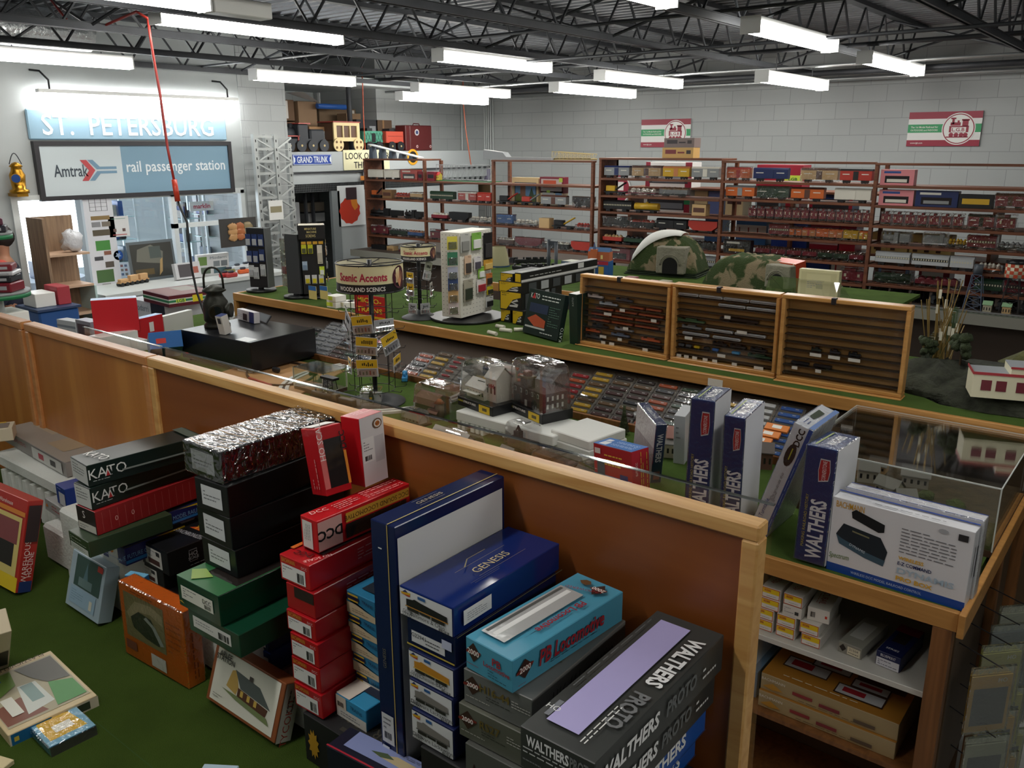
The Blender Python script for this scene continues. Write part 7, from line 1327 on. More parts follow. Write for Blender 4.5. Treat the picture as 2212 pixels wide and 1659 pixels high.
showcase((1447, 777), (1673, 814), (1453, 612), 'middle wooden showcase with silver coaches behind a clear cover', 10,
 [(.0, .21, 9, SIL, 'c'), (.22, .46, 9, SIL, 'c'), (.47, .72, 9, SIL, 'c'), (.73, 1, 9, SIL, 'c'), (.42, .69, 8, SIL, 'c'), (.7, 1, 8, SIL, 'c'), (.44, .82, 6, BKC, 'k'), (.0, .29, 5, '#3c5c40', 's'), (.05, .26, 4, '#6c7074', 's'), (.3, .58, 4, SIL, 'c'), (.6, .9, 4, SIL, 'c'), (.06, .34, 3, SIL, 'c'), (.38, .66, 3, SIL, 'c'), (.38, .53, 2, BKC, 's'), (.56, .72, 2, BKC, 's'), (.76, .92, 2, BKC, 's'), (.02, .08, 1, '#55585c', 'b'), (.1, .16, 1, '#55585c', 'b'), (.19, .25, 1, '#c8a81c', 'b'), (.29, .35, 1, BKC, 'b'), (.38, .44, 1, '#2c5fa8', 'b'), (.58, .66, 1, '#3c84b8', 'b'), (.74, .98, 1, '#26402c', 's')],
 [(.5, 7, .06), (.63, 5, .1), (.1, 3, .08), (.45, 1, .08), (.02, 0, .05), (.1, 0, .05), (.19, 0, .05), (.3, 0, .05), (.4, 0, .05), (.6, 0, .05), (.82, 0, .09)], .45, NM)
showcase((1676, 818), (1946, 861), (1690, 636), 'right wooden showcase, mostly empty, with five dark engines', 9,
 [(.24, .33, 3, '#26302a', 's'), (.4, .49, 3, '#2b2b30', 's'), (.56, .66, 3, BKC, 's'), (.07, .23, 1, BKC, 'k'), (.27, .43, 1, BKC, 'k')],
 [(.24, 3, .1), (.4, 3, .1), (.57, 3, .1), (.09, 1, .05), (.3, 1, .05)], .42, NM)
# ------------------------------------------------------------- right end of the long counter
PM = clear('acrylic_stand', '#e4ece8', .2, .05)
t = thing('acrylic_holder', 'clear acrylic tube holder with thin tagged brass rods, right of the showcases', 'holder', loc=(0, 0, 0))
q = MB(); g = MB(); rd = random.Random(9); tags = MB()
for i in range(9):
    for j in range(2):
        P = PZ(1988+8*i+4*j, 830-11*i, Z); q.box(P.x-.012, P.y, Z, P.x+.012, P.y+.02, Z+.18+.01*j, PM, .001)
for i in range(34):
    x = 2000+rd.random()*50; P = PZ(x, 800, Z+.02); hh = rd.uniform(.2, .42); e = P+V((rd.uniform(-.06, .08), rd.uniform(-.04, .06), hh)); g.cyl(P, e, .0022, C('#8c7440', .4, metal=.3), 5)
    if i % 2 == 0: c = P.lerp(e, rd.uniform(.5, .9)); tags.box(c.x-.006, c.y-.004, c.z-.02, c.x+.006, c.y-.003, c.z+.02, C('#dcd8c4'))
q.build('tube_row', t); g.build('brass_rods', t); tags.build('paper_tags', t)
t = thing('mountain_diorama', 'rocky green diorama with a cream flat-roofed building at the right edge', 'diorama', loc=(0, 0, 0)); P = PZ(2110, 880, Z)
RK = mat('dark_rock', '#34372c', .95, bump=1.2, bscale=35, var=.5, vscale=18); q = MB()
q.blob((P.x+.12, P.y+.3, Z+.0), .55, .36, .1, RK, 11, 22, 10, .1, Z).blob((P.x-.2, P.y+.2, Z), .22, .18, .12, RK, 12, 14, 8, .2, Z); q.blob((P.x+.3, P.y+.62, Z), .3, .2, .3, mat('hill_green', '#5a5a34', .95, bump=1, bscale=40, var=.35, vscale=20), 13, 16, 9, .2, Z); q.build('rock_base', t)
for i, (x, y, z, h, c) in enumerate(((-.12, .22, .08, .16, '#2f3a20'), (-.26, .24, .08, .13, '#2f3a20'), (.1, .62, .2, .16, '#3a4420'), (.24, .66, .22, .15, '#3a4420'))): q = MB(); tree(q, P.x+x, P.y+y, Z+z, h, i+1, c); q.build('model_tree', t)
a, b_ = PZ(2098, 846, Z+.09), PZ(2290, 862, Z+.09); CW, RR = C('#d9d4b8', .6), C('#a8343c', .5); q = MB(); L = (b_-a).length
M5 = frame(a, (b_-a).normalized(), UP.cross((b_-a).normalized()), UP); o = thing('x', 'x', 'x', M5); bpy.data.objects.remove(o)
q.T = M5; q.box(0, 0, -.02, L, .14, .07, CW).box(.0, 0, .07, L, .14, .074, C('#8c9094', .7)).box(-.003, -.003, .07, L, .0, .08, RR).box(-.003, 0, .07, 0, .14, .08, RR).box(L*.42, 0, .07, L, .14, .1, CW).box(L*.42, 0, .1, L, .14, .104, C('#8c9094', .7)).box(L*.42-.003, -.003, .1, L, .0, .108, RR)
for u in (.1, .27, .5, .75): q.box(L*u, -.003, .01, L*u+.035, -.001, .05, C('#6c2430'))
q.build('model_building', t); MB().box(a.x-.0, a.y+.2, Z+.1, a.x+.07, a.y+.24, Z+.13, WHITE, .006).build('model_truck', t)
# ============================================================= BACK TABLE WITH TUNNELS
ZB, YB0, YB1 = 1.30, 4.95, 6.35; XB0, XB1 = -4.62, -1.42
t = thing('back_table', 'green topped wooden table behind the showcases', 'table', loc=(0, 0, 0))
MB().box(XB0, YB0+.02, ZB-.02, XB1, YB1, ZB, TURF2).build('tabletop', t); MB().box(XB0, YB0, ZB-.06, XB1, YB0+.02, ZB+.004, WOODC, .003).build('front_edge', t); q = MB()
for x in (XB0+.05, -3, XB1-.1): q.box(x, YB0+.05, 0, x+.06, YB0+.11, ZB-.06, WOODR).box(x, YB1-.1, 0, x+.06, YB1-.04, ZB-.02, WOODR)
q.build('legs', t)
MG = bpy.data.materials.new('tunnel_scenery'); MG.use_nodes = True; nt = MG.node_tree; b = nt.nodes['Principled BSDF']; b.inputs['Roughness'].default_value = .95
tcn = nt.nodes.new('ShaderNodeTexCoord'); nn = nt.nodes.new('ShaderNodeTexNoise'); nn.inputs['Scale'].default_value = 9; nn.inputs['Detail'].default_value = 4; nn.inputs['Distortion'].default_value = .6
rr_ = nt.nodes.new('ShaderNodeValToRGB'); rr_.color_ramp.elements[0].position = .5; rr_.color_ramp.elements[0].color = lin('#35461c'); rr_.color_ramp.elements[1].position = .58; rr_.color_ramp.elements[1].color = lin('#8f8064')
nt.links.new(tcn.outputs['Object'], nn.inputs['Vector']); nt.links.new(nn.outputs[0], rr_.inputs[0]); nt.links.new(rr_.outputs[0], b.inputs['Base Color'])
n2 = nt.nodes.new('ShaderNodeTexNoise'); n2.inputs['Scale'].default_value = 60; bp_ = nt.nodes.new('ShaderNodeBump'); bp_.inputs['Strength'].default_value = .8; bp_.inputs['Distance'].default_value = .02; nt.links.new(n2.outputs[0], bp_.inputs['Height']); nt.links.new(bp_.outputs[0], b.inputs['Normal'])
PST = mat('portal_stone', '#8c8878', .9, bump=1, bscale=60, var=.12, vscale=20); DKM = C('#0e0d0c', .9)
def ridge(q, w, d, h, m, seed, flat=.0, n=18, k=12, sx=2.2):
    rd = random.Random(seed); vs = []; g = lambda u: max(0, 1-abs(u)**sx)
    for j in range(k+1):
        for i in range(n+1):
            u, v = 2*i/n-1, 2*j/k-1; z = h*g(u)**.55*(g(v)**.4)*(1+.1*(rd.random()-.5)) if 0 < i < n and 0 < j < k else 0
            vs.append(((u+1)/2*w+.02*w*(rd.random()-.5), (v+1)/2*d+.02*d*(rd.random()-.5), max(0, z)))
    q.add(vs, [(j*(n+1)+i, j*(n+1)+i+1, (j+1)*(n+1)+i+1, (j+1)*(n+1)+i) for j in range(k) for i in range(n)], m, True)
a, b_ = PZ(1352, 592, ZB+.0), PZ(1500, 603, ZB); w_ = (b_-a).length; hT = zat((a+b_)/2+V((0, .15, 0)), 506)-ZB-.04
t = thing('tunnel_mountain', 'tall green model tunnel mountain draped with a white sheet', 'model mountain', frame(a+UP*.001, (b_-a).normalized(), UP.cross((b_-a).normalized()), UP))
q = MB()
for i in range(3): q.box(-.02+.01*i, .01*i, .012*i, w_+.02-.01*i, .42, .012*i+.008, mat('tray_green', '#22301a', .9), .003)
q.build('base_trays', t); q = MB(); q.T = Matrix.Translation((0, .02, .036)); ridge(q, w_, .4, hT, MG, 3, sx=2.6); q.build('mountain', t)
def portal(t, x, y, w, h, d, ax=None):
    q = MB(); q.box(x, y, .03, x+w, y+d, .03+h, PST, .006); n = 12; r = w*.27
    q.prism([(x+w/2-r, .03), (x+w/2+r, .03)]+[(x+w/2+r*math.cos(math.pi*i/n), .03+h*.32+r*math.sin(math.pi*i/n)) for i in range(n+1)], DKM, 1, y-.002, y+.004)
    for e in (.012, .022): q.tube([(x+w/2+(r+e)*math.cos(math.pi*i/n), y-.004, .03+h*.32+(r+e)*math.sin(math.pi*i/n)) for i in range(n+1)], .004, PST, 5)
    q.build('stone_portal', t)
portal(t, w_*.46, -.03, w_*.4, hT*.74, .14)
q = MB(); SH = mat('white_sheet', '#dcdcd6', .8, bump=.3, bscale=20); vs = []; nu, nv = 16, 6
for i in range(nu+1):
    for j in range(nv+1):
        u, v = .05+.66*i/nu, .02+.24*(i/nu)**1.3+.5*j/nv; uu, vv = 2*u-1, 2*v-1
        vs.append((u*w_, .02+v*.4, .036+hT*max(.02, (1-abs(uu)**2.6))**.55*max(.05, 1-abs(vv)**2.6)**.4*1.06+.014))
q.add(vs, [(i*(nv+1)+j, (i+1)*(nv+1)+j, (i+1)*(nv+1)+j+1, i*(nv+1)+j+1) for i in range(nu) for j in range(nv)], SH, True); o = q.build('white_sheet', label='white paper sheet draped over the taller tunnel mountain', cat='sheet'); o.matrix_world = t.matrix_world
md = o.modifiers.new('s', 'SOLIDIFY'); md.thickness = .003
a, b_ = PZ(1516, 612, ZB), PZ(1708, 636, ZB); w_ = (b_-a).length; hT = zat((a+b_)/2+V((0, .15, 0)), 552)-ZB
t = thing('tunnel_mountain', 'long low green model tunnel mountain with a grey stone portal on its right', 'model mountain', frame(a+UP*.001, (b_-a).normalized(), UP.cross((b_-a).normalized()), UP)); q = MB(); ridge(q, w_*.95, .4, hT, MG, 5, n=24, sx=4); q.build('mountain', t); portal(t, w_*.72, -.01, w_*.26, hT*.72, .14)
at_box((1668, 622), (1722, 632), (1664, 563), .1, 'accessory_box', 'bright orange box with a white arc behind the long tunnel mountain', '#cc4420', [('q', 'f', .9, 0, .94, 1, '#e4d8c0'), ('q', 't', 0, 0, 1, .06, '#e4d8c0')]+[('p', 'f', [(.2+.3*math.cos(a_), .1+.35*math.sin(a_)), (.2+.3*math.cos(a_+.3), .1+.35*math.sin(a_+.3)), (.2+.33*math.cos(a_+.3), .1+.39*math.sin(a_+.3)), (.2+.33*math.cos(a_), .1+.39*math.sin(a_))], '#e4d8c0') for a_ in (0, .3, .6, .9, 1.2)], ZB)
at_box((1650, 668), (1800, 688), (1660, 638), .25, 'acrylic_box', 'low clear acrylic box under the cream tray behind the right showcase', '#8c8c88', [], ZB, bm=PLEX)
zz = zat(PZ(1725, 660, ZB), 632)
at_box((1722, 641), (1808, 650), (1727, 580), .05, 'cream_tray', 'cream moulded tray with a small label standing on the acrylic box', '#ddd6a8', [('q', 'f', .06, .1, .94, .92, '#cfc89a'), ('q', 'f', .2, .12, .8, .85, '#d8d1a4'), ('L', 'f', .22, .35, .6, .6, 4, '#8c8c9c'), ('q', 'f', .45, .35, .62, .5, '#b9b690')], ZB+.09)
for i, (x0, y0, x1, y1, c, c2, lab) in enumerate(((1212, 600, 1258, 606, '#b9bca8', '#6c7c90', 'white and blue building kit box left of the showcase tops'), (1267, 600, 1313, 603, '#2f5f9c', '#a8283c', 'red and blue village box behind the left showcase'))):
    M4, w_ = kitframe(x0, y0, x1, y1, ZB); hh = zat(PZ(x0, y0, ZB), 563)-ZB
    carton('kit_box', lab, 'box', M4, w_, .12, hh, c, [('q', 'f', 0, .8, 1, 1, c2), ('q', 'f', .1, .2, .4, .6, '#d8d8d0'), ('q', 'f', .55, .15, .8, .7, '#c8a83c'), ('L', 'f', .2, .86, .8, .95, 1, WHITE and '#e8e0d8')], .4)
M4 = M4.copy(); M4.translation.z = ZB+hh+.001; t = thing('model_house', 'small orange brick station model with a blue roof on the village box', 'model building', M4)
q = MB(); q.box(0, .02, 0, w_, .1, .07, C('#b8643c', .7)).prism([(.02, .07), (.1, .07), (.06, .1)], C('#4a6c94'), 0, 0, w_).box(w_*.15, 0, 0, w_*.45, .03, .09, C('#b8643c')).cyl((w_*.3, .02, .09), (w_*.3, .02, .14), .014, C('#4a5c84'), 6, .002).box(w_*.6, .018, .015, w_*.7, .02, .045, C('#e8d88c')); q.build('station', t)
for i in range(7):
    P = PZ(1300+24*i, 612+3*i, ZB); MB().box(P.x, P.y-.0, ZB+.001, P.x+.085, P.y+.07, ZB+.05+.01*(i % 3), C(('#8c3438', '#b9b4a0', '#7c3034', '#c4bc9c', '#a05c5c', '#8f8a70', '#6c2c34')[i], .5), .004).build('wrapped_building', label='small wrapped model building behind the showcase tops, %s from the left' % ORD[i], cat='model building')
for i in range(9):
    P = PZ(1105+15*(i % 5)+6*(i//5), 585-14*(i//5), ZB); q = MB(); q.box(0, 0, .012, .14, .04, .045, BLK, .006).box(.1, 0, .045, .14, .04, .065, BLK, .004).cyl((.02, .02, .04), (.02, .02, .062), .008, BLK, 8).cyl((.03, -.002, .012), (.03, .042, .012), .012, BLK, 10).cyl((.1, -.002, .012), (.1, .042, .012), .012, BLK, 10); o = q.build('black_engine', label='black model engine parked at the left end of the back table', cat='model train', group='black engines on the back table'); o.location = (P.x, P.y, ZB); o.rotation_euler = (0, 0, .1*i)
for i, (x0, x1, y, hh) in enumerate(((1135, 1178, 566, .12), (1140, 1185, 596, .0))[:1]):
    pass
P = PZ(1185, 600, ZB); t = thing('girder_tower', 'black girder signal tower model behind the track boxes', 'model', loc=tuple(P)); MB().cyl((0, 0, 0), (0, 0, .3), .014, C('#3a4048'), 8).cyl((.07, 0, 0), (.07, 0, .28), .014, C('#4a5058'), 8).box(-.01, -.01, .26, .08, .01, .29, C('#3a4048')).build('tower', t)
P = PZ(1078, 575, ZB); MB().lathe([(.09, 0), (.085, .06), (.06, .16), (.055, .17)], C('#a9a480', .8), tuple(P), 16).lathe([(.095, -.0), (.095, .012)], C('#2c4c6c'), tuple(P), 16).build('broom_head', label='straw coloured bristle brush behind the pegboard column', cat='brush')
# ============================================================= WALL SHELVES FULL OF MODEL TRAINS
YS, SD = 7.8, .34; MPX = .0047
def boards(px, rows): return [PY(px, r, YS).z for r in rows]
xs = [PY(p, 400, YS).x for p in (787, 914, 1062, 1281, 1293, 1556, 1886)]+[.15]
ZU1 = boards(790, (346, 387, 427, 467, 506, 545)); ZU4 = boards(1295, (345, 384, 421, 456, 490.5, 525.7, 560)); ZU5 = boards(1565, (352, 390.5, 429, 470, 505.7, 548, 588)); ZU6 = boards(1895, (357, 400, 443.4, 487, 528, 572.7, 614))
BAY = {}
for i, (k_, x0, x1, zs, nm) in enumerate((('A', xs[0], xs[1], ZU1, 'leftmost'), ('B', xs[1], xs[2], ZU1, 'second'), ('C', xs[2], xs[3], ZU1, 'third'), ('D', xs[4], xs[5], ZU4, 'fourth'), ('E', xs[5], xs[6], ZU5, 'fifth'), ('F', xs[6], xs[7], ZU6, 'rightmost'))):
    zz = zs[1:] if k_ not in 'A' else zs[1:]
    t = thing('train_shelf', '%s bay of the tall brown wall shelves full of model trains' % nm, 'shelf', loc=(0, 0, 0))
    for x in ((x0,) if k_ in 'ABDE' else (x0, x1-.03)): MB().box(x, YS, 1.0, x+.03, YS+(SD if k_ in 'AD' else .04), zs[0], WOODS, .002).box(x, YS+SD-.04, 1.0, x+.03, YS+SD, zs[0], WOODS).build('side_panel', t)
    for z in zz: MB().box(x0+.031, YS-.004, z-.022, x1-.001, YS+SD, z, WOODS, .002).build('shelf_board', t)
    if k_ != 'B': MB().box(x0, YS-.006, zs[0]-.0, x1, YS+(SD if k_ in 'AD' else .06), zs[0]+.02, WOODS, .002).build('top_board', t)
    BAY[k_] = (x0, x1, zs, nm)
FILMT = clear('train_bag_film', gloss=.1, rough=.08, wrinkle=.9, wscale=22)
KN = {'x': 'boxcar', 't': 'tank car', 'h': 'hopper car', 'g': 'gondola car', 'p': 'passenger car', 's': 'steam engine', 'd': 'diesel engine', 'f': 'flat car', 'c': 'caboose', 'r': 'crane car', 'n': 'caboose end-on', 'b': 'box', 'w': 'window box', 'e': 'short car'}
CN = {'#d8d4c8': 'white', '#c8642c': 'orange', '#8a6a48': 'brown', '#1f2022': 'black', '#7c2433': 'maroon', '#27402f': 'dark green', '#b03a30': 'red', '#24305c': 'navy', '#8c8f90': 'grey', '#2c5a94': 'blue', '#c8a02c': 'yellow', '#c9a878': 'tan', '#b9bcbe': 'silver', '#d8868c': 'pink', '#5a3a30': 'dark brown', '#3a5a3c': 'green', '#c07c4c': 'pale orange'}
_BOG = {}
def train(M4, L, kind, col, col2, lab, wrap, group=None, H_=None):
    t = thing({'b': 'train_box', 'w': 'window_box'}.get(kind, 'model_'+KN[kind].replace(' ', '_').replace('-', '_')) if kind != 'n' else 'model_caboose', lab, 'box' if kind in 'bw' else 'model train', M4, group=group)
    c, c2 = C(col, .35), C(col2 or '#1f2022', .4); q = MB(); t.scale = (1, 1.1, 1.0 if kind in 'bw' else 1.18); D = .06; h = H_ or {'x': .105, 't': .095, 'h': .1, 'g': .075, 'p': .1, 's': .095, 'd': .1, 'f': .05, 'c': .11, 'r': .11, 'n': .1, 'b': .12, 'w': .13, 'e': .085}[kind]; z0 = .022
    if kind in 'xep': q.box(0, 0, z0, L, D, h-.012, c, .002).prism([(-.002, h-.014), (D+.002, h-.014), (D*.75, h), (D*.25, h)], c2 if kind != 'p' else c, 0, -.002, L+.002)
    if kind in 'xe': q.box(L*.42, -.003, z0+.004, L*.58, 0, h-.018, c2).box(L*.08, -.001, h*.6, L*.3, 0, h*.66, C('#d8d4c8')).box(L*.68, -.001, h*.6, L*.9, 0, h*.66, C('#d8d4c8'))
    if kind == 'p':
        q.box(.004, -.001, h*.5, L-.004, 0, h*.68, c2)
        for i in range(int(L/.02)): q.box(.01+.02*i, -.002, h*.53, .02+.02*i, -.001, h*.65, C('#c9c4a8'))
    if kind == 't': q.cyl((.005, D/2, z0+.034), (L-.005, D/2, z0+.034), .03, c, 16).cyl((L/2, D/2, z0+.05), (L/2, D/2, h), .014, c, 12).box(0, .01, z0-.004, L, D-.01, z0+.004, c2)
    if kind == 'h': q.prism([(L*.18, z0), (L*.82, z0), (L, h*.55), (L, h), (0, h), (0, h*.55)], c, 1, 0, D).box(.01, .004, h-.002, L-.01, D-.004, h+.001, C('#141414'))
    if kind in 'gf':
        q.box(0, 0, z0, L, D, z0+.008, c)
        if kind == 'g': q.box(0, 0, z0, L, .003, h-.012, c).box(0, D-.003, z0, L, D, h-.012, c).box(0, 0, z0, .003, D, h-.012, c).box(L-.003, 0, z0, L, D, h-.012, c)
        for i in range(5): q.blob((L*(.14+.18*i), D/2, z0+.02+(.02 if kind == 'g' else .005)), L*.1, D*.4, .02, c2, i, 8, 5, .3)
    if kind == 's': q.cyl((.01, D/2, z0+.03), (L*.5, D/2, z0+.03), .022, c, 14).box(L*.42, .005, z0, L*.58, D-.005, h, c, .003).box(L*.62, .005, z0, L*.98, D-.005, h*.85, c, .003).cyl((L*.08, D/2, z0+.04), (L*.08, D/2, h), .009, c, 10).cyl((L*.25, D/2, z0+.04), (L*.25, D/2, h*.92), .012, c, 10).box(0, .006, z0-.01, L*.58, D-.006, z0+.008, c)
    if kind == 'd': q.box(0, .006, z0, L, D-.006, z0+.01, c2).box(L*.02, .008, z0+.01, L*.7, D-.008, h*.82, c, .004).box(L*.68, .004, z0+.01, L*.88, D-.004, h, c, .005).box(L*.88, .01, z0+.01, L, D-.01, h*.7, c, .004)
    if kind in 'cn': q.box(0, 0, z0, L, D, h*.78, c, .002).box(-.004, -.003, h*.78, L+.004, D+.003, h*.82, c2).box(L*.35, .008, h*.82, L*.65, D-.008, h, c, .003).box(L*.15, -.001, h*.45, L*.25, 0, h*.65, C('#c9c4a8')).box(L*.75, -.001, h*.45, L*.85, 0, h*.65, C('#c9c4a8'))
    if kind == 'r': q.box(0, .005, z0, L, D-.005, z0+.01, C('#1f2022')).box(L*.08, .008, z0+.012, L*.5, D-.008, h*.75, c, .004).cyl((L*.45, D*.35, z0+.02), (L*.95, D*.35, h), .006, c2, 6).cyl((L*.45, D*.65, z0+.02), (L*.95, D*.65, h), .006, c2, 6)
    if kind in 'bw':
        q.box(0, 0, 0, L, D*1.4, h, c, .0015); 
        if kind == 'w': q.box(L*.14, -.001, h*.15, L*.86, 0, h*.6, C('#26262a', .15)).box(L*.2, -.002, h*.2, L*.8, -.001, h*.4, c2).box(L*.1, -.001, h*.76, L*.6, 0, h*.9, C('#2c4c8c') if col == '#d8868c' else C('#d8d4c8'))
        else: q.box(L*.1, -.001, h*.3, L*.9, 0, h*.7, c2)
    q.build('body', t)
    if kind not in 'bw':
        key = (kind == 'n', round(L, 2))
        for s in ((.1, .68) if kind != 'n' else (.1,)):
            w_ = min(.05, L*.24) if kind != 'n' else L*.8; k2 = ('b', round(w_, 3))
            if k2 not in _BOG:
                b_ = MB(); 
                for yy in (.004, D-.004):
                    for u in (.2, .8): b_.cyl((w_*u, yy-.003, .011), (w_*u, yy+.003, .011), .011, BLK, 8)
                b_.box(0, .0, .008, w_, D, .022, BLK); o = b_.build('wheel_truck', t); _BOG[k2] = o.data
            else: o = bpy.data.objects.new('wheel_truck', _BOG[k2]); COL.objects.link(o); o.parent = t
            o.location = (L*s, 0, 0)
    if wrap: MB().box(-.008, -.008, .003, L+.008, D+.012, h+.006, FILMT, .008).build('plastic_bag', t)
    return t
W_, OR, BR_, BK, MR, DGN, RD, NVY, GR_, BLU, YE, TN, SV, PK, DBR, GRN, PO = '#d8d4c8 #c8642c #8a6a48 #1f2022 #7c2433 #27402f #b03a30 #24305c #8c8f90 #2c5a94 #c8a02c #c9a878 #b9bcbe #d8868c #5a3a30 #3a5a3c #c07c4c'.split()
ROWS = {
 ('A', 1): [(795, 827, 'x', W_, W_, 0), (830, 862, 'x', W_, W_, 0), (866, 901, 'w', RD, W_, 1), (903, 912, 'b', MR, BK, 0)],
 ('A', 2): [(800, 823, 'r', OR, BK, 0), (826, 846, 'b', BR_, DBR, 0), (853, 884, 'f', OR, RD, 1), (886, 912, 'g', TN, W_, 1)],
 ('A', 3): [(799, 868, 's', BK, BK, 0), (872, 910, 's', BK, BK, 0)],
 ('A', 4): [(803, 838, 'c', MR, MR, 1), (842, 879, 'g', DGN, BK, 1), (881, 912, 'g', BLU, PO, 1)],
 ('A', 5): [(797, 832, 'b', BK, BK, 0), (836, 850, 'b', TN, BR_, 0), (862, 905, 'g', MR, DBR, 1)],
 ('B', 1): [(922, 938, 'b', MR, BK, 0)],
 ('B', 2): [(929, 979, 'p', DGN, BK, 0), (990, 1028, 'x', RD, W_, 1), (1031, 1060, 'x', RD, RD, 0)],
 ('B', 3): [(932, 966, 'g', MR, W_, 0), (970, 1012, 'h', BK, BK, 0), (1014, 1060, 'f', GR_, W_, 1)],
 ('B', 4): [(930, 960, 'c', MR, BK, 1), (975, 1020, 'g', W_, RD, 1), (1025, 1058, 'b', W_, RD, 0)],
 ('C', 2): [(1074, 1116, 'r', BK, RD, 0), (1122, 1164, 'r', RD, GR_, 0), (1168, 1222, 'x', GR_, DBR, 0), (1237, 1279, 'h', BK, W_, 1)],
 ('C', 3): [(1066, 1107, 'x', BLU, BLU, 1), (1111, 1160, 'f', GR_, W_, 1), (1164, 1186, 'b', TN, TN, 0), (1191, 1240, 'r', BK, YE, 0), (1243, 1278, 'f', GR_, RD, 1)],
 ('C', 4): [(1075, 1110, 'g', DBR, W_, 1), (1113, 1168, 'h', MR, BK, 1), (1172, 1228, 'g', BK, W_, 1), (1233, 1277, 'h', RD, BK, 0)],
 ('C', 5): [(1080, 1130, 's', BK, BK, 0), (1135, 1190, 's', BK, BK, 0), (1200, 1260, 's', BK, BK, 0)],
 ('D', 1): [(1301, 1358, 'x', GR_, NVY, 0), (1365, 1426, 'x', TN, DBR, 1), (1431, 1488, 'x', YE, PO, 0), (1493, 1552, 'x', GR_, W_, 0)],
 ('D', 2): [(1298, 1350, 'r', YE, BK, 0), (1357, 1415, 'f', MR, W_, 1), (1424, 1484, 'g', GR_, BR_, 1)],
 ('D', 3): [(1298, 1363, 'p', BK, BK, 0), (1368, 1420, 't', YE, BK, 0), (1494, 1524, 'b', TN, DBR, 0)],
 ('D', 4): [(1297, 1355, 'd', BK, BK, 1), (1361, 1412, 'g', BK, RD, 1), (1417, 1482, 'x', BK, BK, 0), (1486, 1548, 'h', RD, W_, 0)],
 ('D', 5): [(1295, 1342, 'g', RD, TN, 0), (1346, 1400, 'g', DGN, BK, 0), (1490, 1548, 'g', BK, BK, 1)],
 ('D', 6): [(1306, 1360, 'w', MR, BK, 1), (1500, 1545, 'p', GR_, BK, 0)],
 ('E', 1): [(1569, 1618, 'x', OR, RD, 1), (1626, 1700, 'x', NVY, NVY, 0), (1729, 1808, 'x', TN, DBR, 1), (1813, 1882, 'x', RD, BK, 0)],
 ('E', 2): [(1566, 1628, 'x', OR, GR_, 0), (1634, 1702, 'x', DGN, DGN, 1), (1707, 1778, 'x', OR, DBR, 0), (1801, 1880, 'x', W_, W_, 0)],
 ('E', 3): [(1616+19*i, 1631+19*i, 'n', MR, MR, 1) for i in range(14)],
 ('E', 4): [(1660, 1702, 'p', MR, DBR, 1), (1704, 1729, 'e', OR, DBR, 1), (1732, 1759, 'e', PO, RD, 1), (1762, 1788, 'e', OR, OR, 1), (1790, 1818, 'e', PO, OR, 1), (1821, 1852, 'e', YE, YE, 1), (1855, 1874, 'e', YE, OR, 1)],
 ('E', 5): [(1562, 1618, 'w', BK, YE, 1)]+[(1630+34*i, 1661+34*i, 'g', (MR, MR, MR, MR, DGN, DGN, MR)[i], DBR, 1) for i in range(7)],
 ('E', 6): [(1570, 1620, 'd', GR_, BK, 1), (1630, 1690, 'g', BK, GRN, 0), (1815, 1866, 'c', MR, MR, 1)],
 ('F', 1): [(1899, 1972, 'w', PK, W_, 0)],
 ('F', 2): [(1895, 1970, 'w', PK, W_, 0), (1974, 2066, 'w', NVY, GR_, 0), (2068, 2142, 'b', BK, YE, 0), (2147, 2212, 'x', MR, DBR, 1)],
 ('F', 3): [(1900+26*i, 1920+26*i, 'n', MR, MR, 1) for i in range(7)]+[(2088, 2144, 'x', MR, BK, 1), (2150, 2190, 'c', MR, DBR, 1)],
 ('F', 4): [(1900, 1962, 's', GR_, GR_, 1), (1990, 2040, 'd', GR_, SV, 1), (2043, 2084, 'f', BK, YE, 1), (2086, 2148, 'p', MR, DBR, 1), (2152, 2215, 'f', BK, GR_, 1)],
 ('F', 5): [(1886, 1960, 'p', SV, GR_, 0), (1965, 2045, 'p', SV, BK, 0), (2048, 2099, 'p', SV, SV, 0), (2108, 2158, 'f', OR, W_, 1), (2164, 2235, 's', BK, BK, 0)],
 ('F', 6): [(1882, 1962, 't', DGN, DGN, 1), (1972, 2066, 'g', MR, MR, 1), (2100, 2160, 'p', DGN, BK, 0), (2165, 2215, 'p', MR, BK, 1)],
}
for (bk, r), cars in ROWS.items():
    x0b, x1b, zs, nm = BAY[bk]; z = zs[r]
    for i, (x0, x1, kind, col, c2, wr) in enumerate(cars):
        rr_y = 400
        a, b_ = PY(x0, pyof(V(((x0b+x1b)/2, YS, z))), YS+.03), PY(x1, pyof(V(((x0b+x1b)/2, YS, z))), YS+.03)
        xa, xb = max(a.x, x0b+.045), min(b_.x, x1b-.01); L = max(.04, xb-xa)
        lab = '%s %s%s, %s shelf down in the %s bay, %s from its left' % (CN[col], 'bagged ' if wr else '', KN[kind].replace('car end', 'end'), ORD[r-1], nm, ORD[i])
        g = None
        if kind == 'n': lab = 'maroon wrapped caboose seen end-on, in the row across the %s bay' % nm; g = 'row of maroon cabooses in the %s bay' % nm
        train(frame(V((xa, YS+.03, z+.0005)), V((1, 0, 0)), V((0, 1, 0)), UP), L, kind, col, c2, lab, wr, g, None if kind not in 'bw' else min(.135, .11+.02*(kind == 'w')))
